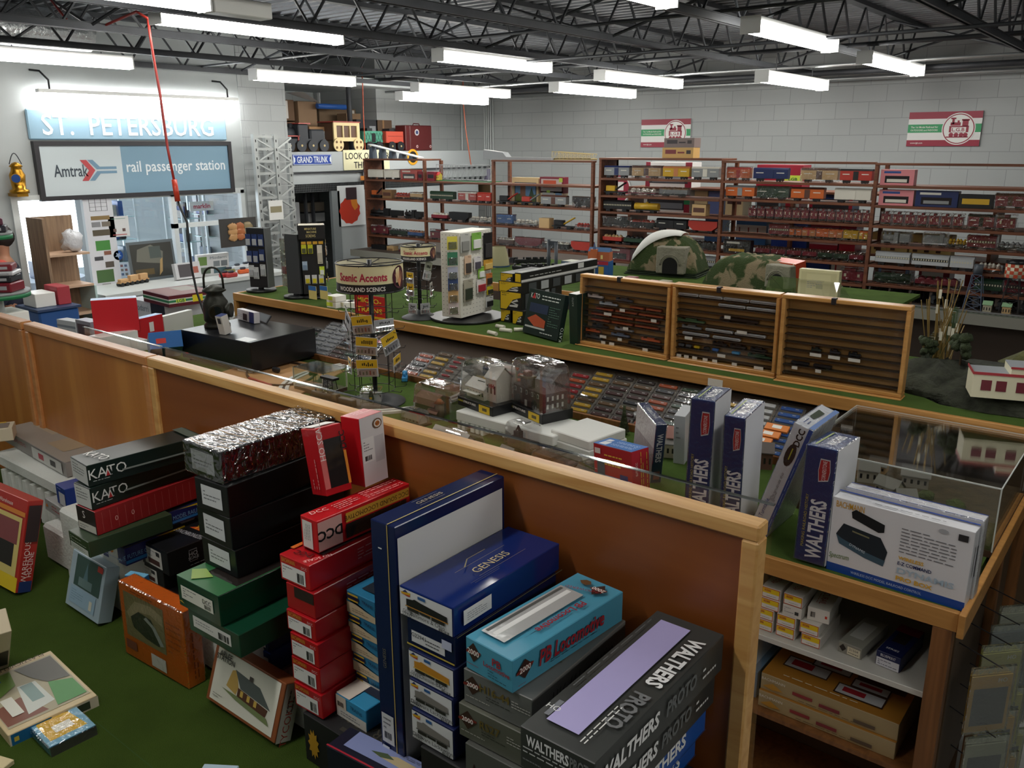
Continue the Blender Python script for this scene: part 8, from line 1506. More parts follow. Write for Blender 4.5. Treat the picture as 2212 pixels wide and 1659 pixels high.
# things standing on top of the shelves and the special pieces
zt4 = ZU4[0]+.021; zt1 = ZU1[0]+.021
def girder(pa, pb, z, h, col, lab, nm='model_bridge', slope=0, y=YS+.1, closed=True):
    a, b_ = PY(pa, 350, y), PY(pb, 350, y); L = b_.x-a.x; t = thing(nm, lab, 'model bridge', loc=(a.x, y, z)); q = MB(); c = C(col, .5)
    for yy in (0, .12):
        q.box(0, yy, 0, L, yy+.006, .02, c)
        n = 10
        for i in range(n):
            u0, u1 = L*i/n, L*(i+1)/n; hh0, hh1 = h*(1-slope*i/n), h*(1-slope*(i+1)/n)
            q.cyl((u0, yy, .01), (u0, yy, hh0), .003, c, 5).cyl((u0, yy, hh0), (u1, yy, hh1), .004, c, 5).cyl((u0, yy, .01), (u1, yy, hh1), .003, c, 5)
    q.box(0, 0, .01, L, .126, .018, c); q.build('girders', t); return t
girder(1192, 1276, zt1, .09, '#b8a878', 'tan trestle bridge model wrapped on top of the third bay', slope=.3)
a, b_ = PY(1044, 345, YS+.05), PY(1190, 345, YS+.05); q = MB(); L = b_.x-a.x
q.prism([(0, 0), (L, 0), (L, .025), (L*.35, .03), (L*.3, .08), (0, .11)], C('#8f9294', .5), 1, 0, .1); o = q.build('model_ramp', label='long grey plastic bridge approach on top of the second and third bays', cat='model bridge'); o.location = (a.x, YS+.05, zt1)
q = MB(); a, b_ = PY(797, 345, YS+.05), PY(905, 345, YS+.05); L = b_.x-a.x
for i in range(5): u, hh = L*i/5, .15*(1-i/5.2); q.prism([(u, 0), (u+.08, 0), (u+.06, hh), (u+.02, hh)], C('#4c5866', .6), 1, 0, .08)
q.add([(0, -.01, .17), (L, -.01, .01), (L, .09, .01), (0, .09, .17), (0, -.01, .18), (L, -.01, .02), (L, .09, .02), (0, .09, .18)], [(0, 1, 5, 4), (4, 5, 6, 7), (3, 2, 1, 0), (2, 3, 7, 6), (0, 4, 7, 3), (1, 2, 6, 5)], C('#d0d4d8', .4)); o = q.build('pier_bridge', label='sloping white bridge on grey piers on top of the leftmost bay', cat='model bridge'); o.location = (a.x, YS+.05, zt1)
t = girder(942, 1052, ZU1[1]+.002, .19, '#9a9da0', 'grey truss bridge on a green base with a tiny yellow house, second bay', y=YS+.14)
MB().box(0, -.03, .0, .02, .0, .004, GREENB := C('#2c7040')).box(-.02, -.08, -.0, L*1.02, .15, .008, GREENB).build('green_base', t)
q = MB(); house(q, .0, -.075, .009, .11, .06, .06, C('#d8c04c'), C('#b83028'), 0, .5); q.build('yellow_house', t)
for i, (x0, x1, y0, y1, c, c2, lab) in enumerate(((1430, 1498, 343, 321, '#c8a060', '#7c3438', 'tan train box lying on top of the fourth bay'), (1434, 1500, 320, 300, '#7c6c68', '#3c3438', 'model engine box on top of the tan box, fourth bay'))):
    a, b_ = PY(x0, y0, YS+.04), PY(x1, y1, YS+.04)
    carton('train_box', lab, 'box', frame(V((a.x, YS+.04, zt4 if i == 0 else zt4+.101)), V((1, 0, 0)), V((0, 1, 0)), UP), b_.x-a.x, .14, .1 if i == 0 else .09, c, [('q', 'f', .1, .4, .45, .8, c2), ('q', 'f', .5, .45, .72, .6, c2), ('q', 'f', .78, .4, .92, .75, '#3c3434')], .4)
# second row of large boxes and trains behind, on their own shelf by the wall
YR = 8.5
t = thing('rear_shelf', 'rear wall shelf carrying the large garden train boxes behind the bays', 'shelf', loc=(0, 0, 0)); ZR = [1.02, 1.3, 1.58, 1.86]
for z in ZR[1:]: MB().box(xs[4]-.02, YR, z-.02, .2, YR+.4, z, WOODS).build('shelf_board', t)
for x in (xs[4]-.05, -3.2, -1.4, .2): MB().box(x, YR, 1.0, x+.03, YR+.4, 1.86, WOODS).build('upright', t)
def rear(x0, x1, yt, r, col, lab, deco=(), nm='train_set_box', d=.22, dy=0):
    a, b_ = PY(x0, yt, YR+.06+dy), PY(x1, yt, YR+.06+dy); z = ZR[r] if r > 0 else 1.0
    carton(nm, lab, 'box', frame(V((a.x, YR+.06+dy, z+.001)), V((1, 0, 0)), V((0, 1, 0)), UP), b_.x-a.x, d, min(.25 if r < 3 else .4, max(.06, a.z-z)), col, list(deco), .35)
STR = [('q', 'f', 0, .3, 1, .7, '#dcdcd8'), ('q', 'f', 0, .42, 1, .58, '#2c8c58')]
WIN = [('q', 'f', .08, .15, .92, .85, '#34363c'), ('q', 'f', .15, .2, .85, .45, '#7c8088')]
SIGN = lambda a: [('t', 'f', a, .5, .03, 'LGB', '#2c6c3c', 0, dict(w=.1, bold=.03))]
RL = (
 (1396, 1496, 350, 3, '#d8d6d4', 'large white and red box with dark window behind the top of the fourth bay', [('q', 'f', 0, 0, .1, 1, '#8c2438'), ('q', 'f', .86, 0, 1, 1, '#8c2438')]+WIN),
 (1636, 1736, 356, 3, '#a02438', 'red box with yellow and green lettering behind the top of the fifth bay', [('q', 'f', .62, .3, 1, .6, '#c8e04c'), ('t', 'f', .8, .45, .028, 'LGB', '#2c6c3c', 0, dict(w=.09, bold=.03))]),
 (1392, 1492, 396, 2, '#d8d6d4', 'white and red striped box with dark window behind the fourth bay', WIN+[('q', 'f', .88, 0, 1, 1, '#8c2438'), ('q', 'f', .88, .4, 1, .6, '#2c8c58')]),
 (1502, 1530, 392, 2, '#dcc89c', 'narrow cream box behind the fourth bay'), (1532, 1556, 394, 2, '#6c7cb4', 'lilac picture box behind the right of the fourth bay'),
 (1570, 1608, 396, 2, '#dcc89c', 'brown and cream box behind the left of the fifth bay', [('q', 'f', .1, .5, .9, .9, '#4c2a24')]), (1634, 1690, 396, 2, '#a9c4cc', 'pale blue window box behind the fifth bay', WIN), (1700, 1730, 398, 2, '#b02438', 'narrow red and white box behind the fifth bay', [('q', 'f', .5, 0, 1, 1, '#dcdcd8')]), (1752, 1846, 398, 2, '#3c5ca0', 'blue window box with red ends behind the fifth bay', [('q', 'f', 0, 0, .1, 1, '#b02438'), ('q', 'f', .9, 0, 1, 1, '#b02438')]+WIN),
 (1526, 1560, 433, 1, '#3c68a0', 'blue and white coach behind the right of the fourth bay', [('q', 'f', 0, .5, 1, .85, '#dcdcd8')], 'toy_coach'), (1594, 1660, 434, 1, '#3468a0', 'long blue and white coach behind the fifth bay', [('q', 'f', 0, .45, 1, .8, '#e0e0dc'), ('q', 'f', .1, .5, .14, .7, '#7c3434'), ('q', 'f', .4, .5, .44, .7, '#7c3434'), ('q', 'f', .7, .5, .74, .7, '#7c3434')], 'toy_coach'),
 (1672, 1750, 440, 1, '#2848a0', 'deep blue coach behind the middle of the fifth bay', [('q', 'f', 0, .6, .5, 1, '#dcdcd8')], 'toy_coach'), (1756, 1818, 441, 1, '#a02438', 'dark red coach with square windows behind the fifth bay', [('q', 'f', .1+.22*i, .5, .24+.22*i, .85, '#2b2b2e') for i in range(4)]+[('q', 'f', 0, .2, 1, .3, '#d8b8b8')], 'toy_coach'), (1821, 1856, 443, 1, '#b02438', 'red and green striped box behind the right of the fifth bay', STR+[('q', 'f', 0, .3, 1, .62, '#c8e04c'), ('t', 'f', .5, .46, .028, 'LGB', '#2c6c3c', 0, dict(w=.1, bold=.03))]),
 (1645, 1690, 486, 0, '#3c2428', 'dark maroon box behind the lower part of the fifth bay', STR), (1700, 1745, 488, 0, '#5c2428', 'maroon box with orange emblem low behind the fifth bay', [('q', 'f', .4, .4, .6, .6, '#c8642c')]), (1750, 1800, 490, 0, '#28408c', 'blue box low behind the fifth bay'), (1800, 1860, 528, 0, '#b02c30', 'red and cream holiday box low behind the fifth bay', [('q', 'f', 0, 0, .14, 1, '#dcd8cc'), ('q', 'f', .2, .3, .5, .9, '#dcc8b8'), ('q', 'f', .55, .4, .8, .7, '#c83c34')]),
 (1905, 1975, 500, 0, '#5c1c24', 'maroon box with blue edges behind the rightmost bay', [('q', 'f', 0, 0, .12, 1, '#2c5a94'), ('q', 'f', .88, 0, 1, 1, '#2c5a94')]), (1996, 2064, 500, 0, '#7c2430', 'maroon and white box with green stripes behind the rightmost bay', [('q', 'f', .1, .3, .8, .9, '#d4d4d0'), ('q', 'f', 0, .4, 1, .5, '#2c8c58')]), (2090, 2150, 560, 0, '#8c2c2c', 'red box with cream corner stripes low in the rightmost bay', [('q', 'f', .9, 0, .94, 1, '#dcc8a8')]), (2152, 2200, 508, 0, '#8c3c34', 'orange and blue box at the right end of the rear shelf', [('q', 'f', .2, .2, .8, .8, '#3c3c6c')]))
for r_ in RL: rear(*r_[:6], *([r_[6]] if len(r_) > 6 else []), **({'nm': r_[7]} if len(r_) > 7 else {}))
CRM2 = C('#d8c078', .6)
for i, (x0, x1, lab) in enumerate(((1890, 1925, 'small cream station model behind the rightmost bay, left one'), (1926, 1970, 'cream station model with brown windows behind the rightmost bay'), (1975, 2066, 'long cream station model with arched doors behind the rightmost bay'))):
    a, b_ = PY(x0, 450, YR+.06), PY(x1, 450, YR+.06); q = MB(); L = b_.x-a.x; q.box(0, 0, 0, L, .18, .2, CRM2)
    for j in range(max(1, int(L/.1))): q.box(.03+.1*j, -.003, .04, .07+.1*j, 0, .13, C('#4c3428'))
    o = q.build('model_station', label=lab, cat='model building'); o.location = (a.x, YR+.06, ZR[1]+.001)
# roundel and pictures on the wall behind
a = PY(1334, 408, YB-.03); t = thing('wall_roundel', 'big maroon and white train roundel on the wall behind the fourth bay', 'sign', loc=(a.x, YB-.03, a.z))
MB().cyl((0, .02, 0), (0, 0, 0), .21, C('#dcdcd8'), 36).cyl((0, 0, 0), (0, -.002, 0), .195, C('#8c2438'), 36).build('disc', t); MB().box(-.1, -.004, -.02, .1, -.002, .1, C('#dcdcd8')).box(-.13, -.004, -.07, .13, -.002, -.04, C('#dcdcd8')).cyl((-.08, -.004, .1), (-.08, -.002, .1), .03, C('#dcdcd8'), 12).build('emblem', t)
def wpic(x0, y0, x1, y1, Y, base, lab, deco):
    a, b_ = PY(x0, y1, Y), PY(x1, y0, Y); return carton('picture_box', lab, 'box', frame(V((a.x, Y, a.z)), V((1, 0, 0)), V((0, 1, 0)), UP), b_.x-a.x, .05, b_.z-a.z, base, deco, .4)
zr_ = ZU1[2]+.001
def onb(x0, x1, yt, z, col, lab, deco, y=YS+.2, d=.1):
    a, b_ = PY(x0, yt, y), PY(x1, yt, y); return carton('kit_box', lab, 'box', frame(V((a.x, y, z)), V((1, 0, 0)), V((0, 1, 0)), UP), b_.x-a.x, d, a.z-z, col, deco, .4)
onb(1106, 1163, 383, zr_, '#d4bc8c', 'large cream kit box with a water tower picture, third bay', [('q', 'f', .1, .08, .93, .82, '#26303c'), ('q', 'f', .13, .1, .9, .8, '#6c9cc8'), ('p', 'f', [(.13, .1), (.13, .35), (.3, .4), (.6, .3), (.9, .38), (.9, .1)], '#5c6c34'), ('q', 'f', .32, .3, .52, .75, '#8c5c40'), ('p', 'f', [(.65, .3), (.75, .65), (.85, .3)], '#2c4c30')])
onb(1168, 1216, 409, zr_, '#dcd0b0', 'cream window box below the maroon one, third bay', [('w', 'f', .08, .2, .6, .85, FILM), ('q', 'f', .08, .2, .6, .8, '#c9c9c8'), ('q', 'f', .66, .4, .95, .8, '#7ca0c8')])
onb(1166, 1217, 382, zr_+.135, '#7c1c30', 'maroon window box with lime stickers, third bay', [('q', 'f', .06, .12, .94, .88, '#c8b8b4'), ('q', 'f', .15, .35, .7, .8, '#c8502c'), ('q', 'f', .82, .7, .97, .95, '#b8d84c'), ('q', 'f', .3, .02, .45, .18, '#b8d84c')])
a, b_ = PY(988, 416, YB-.05), PY(1062, 362, YB-.05); wpic(988, 362, 1062, 416, YB-.06, '#c9c9c4', 'framed railway poster on the back wall behind the second bay', [('q', 'f', .04, .05, .96, .95, '#26241f'), ('p', 'f', [(.04, .05), (.5, .5), (.96, .5), (.96, .05)], '#5c4a34'), ('q', 'f', .04, .55, .96, .95, '#8c86a0')])
t = thing('ferris_wheel', 'white toy ferris wheel behind the lower fifth bay', 'toy', loc=tuple(PY(1590, 500, YR+.1))); q = MB(); WR = C('#d8d6cc', .4)
for s in (0, .06):
    q.tube([(.13*math.cos(x), s, .13*math.sin(x)) for x in [2*math.pi*i/28 for i in range(29)]], .004, WR, 5)
    for i in range(14): x = 2*math.pi*i/14; q.cyl((0, s, 0), (.13*math.cos(x), s, .13*math.sin(x)), .0025, WR, 4)
    q.cyl((0, s, 0), (-.09, s, -.33), .005, WR, 5).cyl((0, s, 0), (.09, s, -.33), .005, WR, 5)
q.build('wheel', t)
# ------------------------------------------------------------- counter below the shelves
t = thing('shelf_counter', 'long counter with a track edge under the wall shelves', 'counter', loc=(0, 0, 0))
MB().box(xs[0]-.1, 7.6, .93, 1.2, YR+.5, .98, C('#4a4038', .6)).build('worktop', t); MB().box(xs[0]-.1, 7.585, .9, 1.2, 7.6, .985, C('#8c8a80', .5)).build('front_edge', t); MB().box(xs[0]-.1, 7.75, 0, 1.2, 7.77, .93, C('#3c2e24', .7)).build('front_panel', t)
q = MB(); q.box(-2.4, 7.62, .982, 1.2, 7.7, .99, C('#6c7468', .6))
for i in range(90): q.box(-2.38+.04*i, 7.625, .99, -2.365+.04*i, 7.695, .994, C('#3a3630'))
q.box(-2.4, 7.64, .994, 1.2, 7.645, 1.0, GALV).box(-2.4, 7.675, .994, 1.2, 7.68, 1.0, GALV); q.build('track', label='straight model track along the edge of the counter under the shelves', cat='track')
for i in range(14): train(frame(V((-3.0+.17*i, 7.86-.0*i, .981)), V((.5, .85, 0)).normalized(), V((-.85, .5, 0)).normalized(), UP), .19, 's', BK, BK, 'black steam engine in the dark row on the counter under the right bays', 0, 'dark row of steam engines on the counter')
def tower(x, y, col, topc, lab, chk):
    P = PY(x, y, 7.72); P.z = .981; t = thing('model_tower', lab, 'model', loc=(P.x, 7.78, .981)); q = MB(); c = C(col, .5); hh = .3
    for s in (-1, 1):
        for u in (-1, 1): q.cyl((s*.07, u*.05, 0), (s*.035, u*.03, hh), .004, c, 5)
    for i in range(5):
        z0_, z1_ = hh*i/5, hh*(i+1)/5; w0, w1 = .07-.035*i/5, .07-.035*(i+1)/5; q.cyl((-w0, -.045, z0_), (w1, -.04, z1_), .003, c, 4).cyl((w0, -.045, z0_), (-w1, -.04, z1_), .003, c, 4).cyl((-w1, -.04, z1_), (w1, -.04, z1_), .003, c, 4)
    q.build('girders', t); q = MB()
    if chk:
        q.cyl((0, 0, hh), (0, 0, hh+.11), .075, C('#dcd4b8'), 20)
        for i in range(16):
            for j in range(4):
                if (i+j) % 2 == 0:
                    a0, a1 = 2*math.pi*i/16, 2*math.pi*(i+1)/16; z = hh+.0275*j; q.add([(.0765*math.cos(a), .0765*math.sin(a), zz) for a, zz in ((a0, z), (a1, z), (a1, z+.0275), (a0, z+.0275))], [(0, 1, 2, 3)], C('#c04a2c'))
        q.cyl((0, 0, hh+.11), (0, 0, hh+.14), .08, BLK, 20, .04)
    else: q.cyl((0, 0, hh), (0, 0, hh+.08), .035, C('#4a5058'), 12)
    q.build('tank', t)
tower(2095, 690, '#5a6478', 0, 'blue-grey lattice tower model wrapped in film at the right of the counter', 0)
tower(2175, 690, '#1c1c1f', 0, 'black lattice water tower with a red and white checkered tank', 1)
for i, x in enumerate((2118, 2160)):
    P = PY(x, 690, 7.7); q = MB(); house(q, 0, 0, 0, .06, .05, .07, C(('#b8b098', '#c8a878')[i], .7), C('#8cb088'), 0, .5); o = q.build('model_hut', label=['grey', 'tan'][i]+' model hut with green roof beside the lattice towers', cat='model building'); o.location = (P.x, 7.72, .981)
# ============================================================= LEFT END OF THE SHOP
# perforated steel tower
X = -8.72; L0, L1_, L2_ = PX(548, 290, X), PX(592, 290, X), PX(622, 312, -8.78); zt_ = L0.z; PS = C('#a9adac', .4, metal=.4); t = thing('steel_tower', 'pale perforated steel lattice tower in front of the block pier', 'tower', loc=(0, 0, 0)); q = MB()
LG = [(X, L0.y, zt_), (X, L1_.y, zt_), (X-.2, L1_.y+.02, zt_), (-8.78, L2_.y, zt_-.1)]
for x, y, z in LG: q.box(x-.026, y-.026, 0, x+.026, y+.026, z, PS)
for x, y, z in LG:
    k = .05
    while k < z-.05: q.box(x+.026, y-.007, k, x+.0268, y+.007, k+.03, BLACK); k += .1
q.build('upright', t); q = MB(); z = .3; k = 0
while z < zt_:
    q.box(X-.01, L0.y, z, X+.012, L1_.y, z+.03, PS).box(X-.01, L1_.y, z, X+.01, L2_.y, z+.012, PS)
    if z+.14 < zt_: q.cyl((X, L0.y if k % 2 else L1_.y, z), (X, L1_.y if k % 2 else L0.y, z+.14), .011, PS, 4).cyl((X, L2_.y if k % 2 else L1_.y, z), (X, L1_.y if k % 2 else L2_.y, z+.14), .014, PS, 4)
    z += .14; k += 1
q.build('rungs', t)
flat_sign('flyer', 'white flyer with a dark photo taped on the steel tower', X+.03, (583, 476), (610, 432), '#d9d9d6', lambda t, w_, h_: MB().box(w_*.1, -.002, h_*.3, w_*.9, 0, h_*.62, C('#8c8468')).build('picture', t))
# counter under the shop window
zc = .9; t = thing('window_counter', 'grey white counter below the shop window on the left wall', 'counter', loc=(0, 0, 0)); MB().box(XL+.07, 4.0, zc-.04, -8.25, 6.2, zc, C('#c4c8c6')).build('worktop', t); MB().box(XL+.1, 4.02, 0, -8.28, 6.18, zc-.04, C('#9aa0a2')).build('cabinet_body', t)
P = PZ(262, 620, zc); Q = PZ(324, 609, zc); ex = (Q-P).normalized(); t = thing('wooden_train', 'natural wooden toy train on the grey white counter', 'toy train', frame(P, ex, UP.cross(ex), UP)); L = (Q-P).length; WD = C('#c9a070', .6)
for i in range(3): MB().box(L*(.34*i), 0, .03, L*(.34*i+.31), .06, .045, WD).box(L*(.34*i+.02), .005, .045, L*(.34*i+.29), .055, .1 if i else .075, WD, .004).build('car', t)
for i in range(6): MB().cyl((L*(.05+.17*i), -.008, .02), (L*(.05+.17*i), .068, .02), .02, BLACK, 14).build('wheel', t)
def lz(*a, **k): return at_box(*a, **k)
lz((287, 611), (385, 598), (272, 525), .02, 'framed_picture', 'dark framed steam engine picture leaning on the window counter', '#5c6468', [('q', 'f', .05, .07, .95, .93, '#34342f'), ('p', 'f', [(.15, .5), (.2, .8), (.5, .9), (.75, .7), (.7, .4), (.4, .45)], '#6c6c62'), ('q', 'f', .45, .55, .7, .85, '#4a5450'), ('q', 'f', .1, .15, .5, .3, '#5c4c2c'), ('p', 'f', [(.6, .1), (.68, .2), (.72, .55), (.66, .5)], '#a98c5c')], z=zc)
lz((383, 607), (437, 600), (376, 572), .06, 'toy_box', 'white toy box with a dark car picture beside the framed picture', '#c9c9cc', [('q', 'f', .12, .12, .62, .9, '#4a4448'), ('q', 'f', .7, .3, .9, .7, '#a85c4c')], z=zc)
lz((428, 598), (496, 590), (425, 552), .05, 'toy_box', 'larger white toy box with green car pictures behind the lantern', '#cfd1d2', [('q', 'f', .04, .5, .3, .9, '#6c8c4c'), ('t', 'f', .66, .82, .03, 'Modarri', '#6c7c84', 0, dict(w=.2)), ('q', 'f', .5, .4, .7, .66, '#7c8488'), ('q', 'f', .74, .4, .94, .66, '#6c7478'), ('q', 'f', .1, .1, .4, .4, '#5c6c5c'), ('q', 'f', .5, .08, .9, .34, '#4c6870')], z=zc)
lz((252, 606), (283, 604), (247, 572), .04, 'toy_box', 'white box with rows of tiny toy pictures left of the framed picture', '#cfd4da', [('q', 'f', .12+.28*i, .15+.27*j, .3+.28*i, .3+.27*j, ('#8c4c44', '#4c5c7c', '#7c6c5c')[(i+j) % 3]) for i in range(3) for j in range(3)], z=zc)
for i, (x, y, c) in enumerate(((500, 584, '#b9bcc0'), (518, 580, '#c9cccf'), (486, 600, '#a83c3c'), (482, 592, '#8c8c5c'), (512, 592, '#c85c2c'), (472, 600, '#b03434'))):
    P = PZ(x, y, zc); MB().box(P.x, P.y, zc+.001, P.x+.05, P.y+.14, zc+.05, C(c, .3), .012).box(P.x+.006, P.y+.03, zc+.05, P.x+.044, P.y+.1, zc+.075, C('#3c4048', .2), .01).build('toy_car', label='%s toy car on the window counter near the slim black rack, %s' % (['silver', 'white', 'red', 'olive', 'orange', 'dark red'][i], ['back left', 'back right', 'middle', 'front', 'right', 'far front'][i]), cat='toy car')
P = PZ(500, 560, zc+.3); flat_sign('autumn_picture', 'dark panel with an orange autumn flower picture behind the slim black rack', -8.4, (478, 536), (552, 468), '#3c3a38', lambda t, w_, h_: [MB().blob((w_*(.35+.2*(i % 3)), -.006, h_*(.3+.18*(i//3))), w_*.14, .004, h_*.14, C(('#b88c5c', '#a8643c', '#8c7c5c')[i % 3]), i, 8, 5).build('flower', t) for i in range(9)]+[MB().box(w_*.3, .02, -.28, w_*.7, .04, h_*.3, BLACK).build('stand', t)])
# plinth with the flat maroon set box
a = PZ(308, 627, 1.06); zb_ = .96
MB().box(-7.75, 3.86, 0, -6.85, 4.6, zb_-.16, C('#b9bdbc'), .004).build('white_cabinet', label='white cabinet under the flat maroon train set box', cat='cabinet')
carton('toy_box', 'white toy box on the white cabinet, under the flat maroon box', 'box', frame(V((-7.62, 3.9, zb_-.159)), V((1, 0, 0)), V((0, 1, 0)), UP), .62, .6, .157, '#c9ccd0', [('t', 'f', .35, .6, .06, 'Modarri', '#6c7c84', 0, dict(w=.25)), ('q', 'f', .62, 0, 1, 1, '#26282c')])
flat((308, 627), (362, 640), (450, 624), .1, 'flat maroon train set box with green and white stripes and yellow tag', '#5c1c26', [('q', 't', .05, .06, .95, .94, '#7c4a44'), ('q', 't', .1, .5, .6, .9, '#8c8478'), ('q', 'f', 0, .3, 1, .7, '#d4d4cc'), ('q', 'f', 0, .4, 1, .6, '#2c7c50'), ('q', 'r', 0, .3, 1, .7, '#d4d4cc'), ('q', 'r', 0, .4, 1, .6, '#2c7c50'), ('q', 'r', .15, .34, .35, .66, '#c8dc4c'), ('t', 'r', .25, .5, .03, 'LGB', '#2c6c3c', 0, dict(bold=.03)), ('s', 'r', .5, .25, .72, .85, '#d8c82c')], z=zb_, name='train_set_box')
# flyers on the window post
def Lf(t, w_, h_):
    q = MB()
    for (u0, v0, u1, v1, c) in ((.3, .88, .6, .97, '#a9a9a9'), (.15, .74, .75, .87, '#4c6c40'), (.5, .66, .8, .72, '#5c544c'), (.15, .6, .45, .64, '#4a4a50'), (.5, .55, .75, .59, '#8c5c4c'), (.25, .44, .75, .54, '#4c8c44'), (.2, .33, .8, .39, '#5c5444'), (.2, .25, .5, .3, '#8c8c90'), (.55, .25, .85, .3, '#7c7468'), (.2, .19, .85, .23, '#8c744c')): q.box(w_*u0, -.002, h_*v0, w_*u1, 0, h_*v1, C(c))
    for i in range(4): q.box(w_*(.2+.2*i), -.002, h_*.02, w_*(.2+.2*i)+.004, 0, h_*.14, C('#55585c')).box(w_*.2, -.002, h_*(.02+.04*i), w_*.82, 0, h_*(.02+.04*i)+.003, C('#55585c'))
    q.build('pictures', t)
flat_sign('flyer_strip', 'tall strip of white flyers with small pictures beside the bright doorway', XL+.045, (206, 640), (240, 424), '#d9dae0', Lf)
flat_sign('flyer', 'white notice with red heading taped to the shop window', XL+.045, (238, 513), (276, 466), '#dcdcdc', lambda t, w_, h_: MB().box(w_*.15, -.002, h_*.1, w_*.85, 0, h_*.12, C('#5c8c7c')).box(w_*.15, -.002, h_*.88, w_*.85, 0, h_*.92, C('#b85c5c')).box(w_*.2, -.002, h_*.6, w_*.35, 0, h_*.75, C('#6c5450')).box(w_*.65, -.002, h_*.6, w_*.8, 0, h_*.75, C('#6c5450')).build('printing', t))
flat_sign('round_sticker', 'round blue star sticker low on the shop window', XL+.045, (246, 563), (265, 540), '#2c5cb0', lambda t, w_, h_: MB().add([(w_/2+h_*(.36 if i % 2 == 0 else .16)*math.sin(math.pi*i/5), -.002, h_/2+h_*(.36 if i % 2 == 0 else .16)*math.cos(math.pi*i/5)) for i in range(10)], [tuple(range(10))], C('#a9c0e0')).build('star', t), rad=1)
# open wooden cabinet in front of the doorway
X = -8.35; a, c = PX(122, 690, X), PX(188, 467, X); WG = wood('grey_wood', '#7c6450', '#a08468', .6, 2, 1); t = thing('wooden_cabinet', 'tall open wooden cabinet standing before the bright doorway', 'cabinet', loc=(0, 0, 0))
MB().box(X-.32, a.y, 0, X, a.y+.025, c.z, WG).build('side_panel', t); MB().box(X-.34, a.y, 0, X-.32, c.y, c.z, WG).build('back_panel', t); MB().box(X-.32, c.y-.02, 0, X, c.y, 1.0, C('#b9d0cc')).build('side_panel', t)
for z in (.75, 1.02, PX(150, 548, X).z): MB().box(X-.32, a.y+.026, z-.02, X, c.y-.021, z, C('#c9a88c', .6)).build('shelf_board', t)
z = PX(150, 548, X).z+.001; MB().blob((X-.12, a.y+.3, z+.1), .09, .1, .1, mat('crumpled_wrap', '#c9c9cc', .3, bump=.8, bscale=30), 5, 12, 8, .25, z).build('wrapped_item', label='crumpled white wrapped item on the cabinet shelf by the doorway', cat='wrapped item')
# beyond the doorway: table with white cloth, tote, toys
t = thing('cloth_table', 'round table with a long white cloth beyond the doorway', 'table', loc=(-10.3, PX(97, 600, -10.3).y, 0)); q = MB(); n = 36; CL = C('#c4c8d0', .8); zt_ = PX(97, 600, -10.3).z
q.add([((.42+(.05*math.sin(k*1.05*3) if j else 0))*math.cos(2*math.pi*k/n), (.42+(.05*math.sin(k*1.05*3) if j else 0))*math.sin(2*math.pi*k/n), (zt_, 0.01)[j]) for j in (0, 1) for k in range(n)], [(k, (k+1) % n, n+(k+1) % n, n+k) for k in range(n)]+[tuple(range(n))], CL, False); q.build('tablecloth', t)
cx, cy = t.location.x, t.location.y
MB().box(cx-.1, cy-.12, zt_+.001, cx+.1, cy+.12, zt_+.2, C('#4c5878', .4), .006).box(cx-.08, cy-.08, zt_+.2, cx+.08, cy+.1, zt_+.36, C('#8c8c5c'), .02).build('toy_display', label='blue and yellow toy display on the cloth table', cat='toy')
MB().cyl((cx+.05, cy+.02, zt_+.44), (cx-.05, cy+.02, zt_+.44), .075, C('#c9c9cc'), 20).cyl((cx, cy+.02, zt_+.36), (cx, cy+.02, zt_+.38), .06, BLACK, 14).cyl((cx, cy+.02, zt_+.5), (cx, cy+.02, zt_+.6), .05, BLACK, 12).build('clock_toy', label='round white faced toy with a black hat on the display', cat='toy')
P = V((-8.9, 3.75, 0)); t = thing('storage_tote', 'blue storage tote with white and red boxes on the floor by the cabinet', 'tote', loc=(0, 0, 0)); a = PX(88, 705, -7.6); MB().box(-8.0, a.y, a.z-.3, -7.6, a.y+.34, a.z+.12, C('#2c5898'), .015).build('tote', t); MB().box(-8.02, a.y-.015, a.z+.12, -7.58, a.y+.355, a.z+.14, C('#34486c')).build('rim', t)
MB().box(-8.05, a.y-.05, 0, -7.55, a.y+.4, a.z-.302, C('#a9acb0')).build('white_plinth', label='pale box under the blue storage tote', cat='box')
MB().box(-7.95, a.y+.03, a.z+.141, -7.7, a.y+.2, a.z+.26, WHITE, .004).build('white_box', label='white box in the blue tote', cat='box'); MB().box(-7.95, a.y+.22, a.z+.141, -7.7, a.y+.33, a.z+.3, C('#b8424c'), .004).build('red_box', label='red box in the blue tote', cat='box')
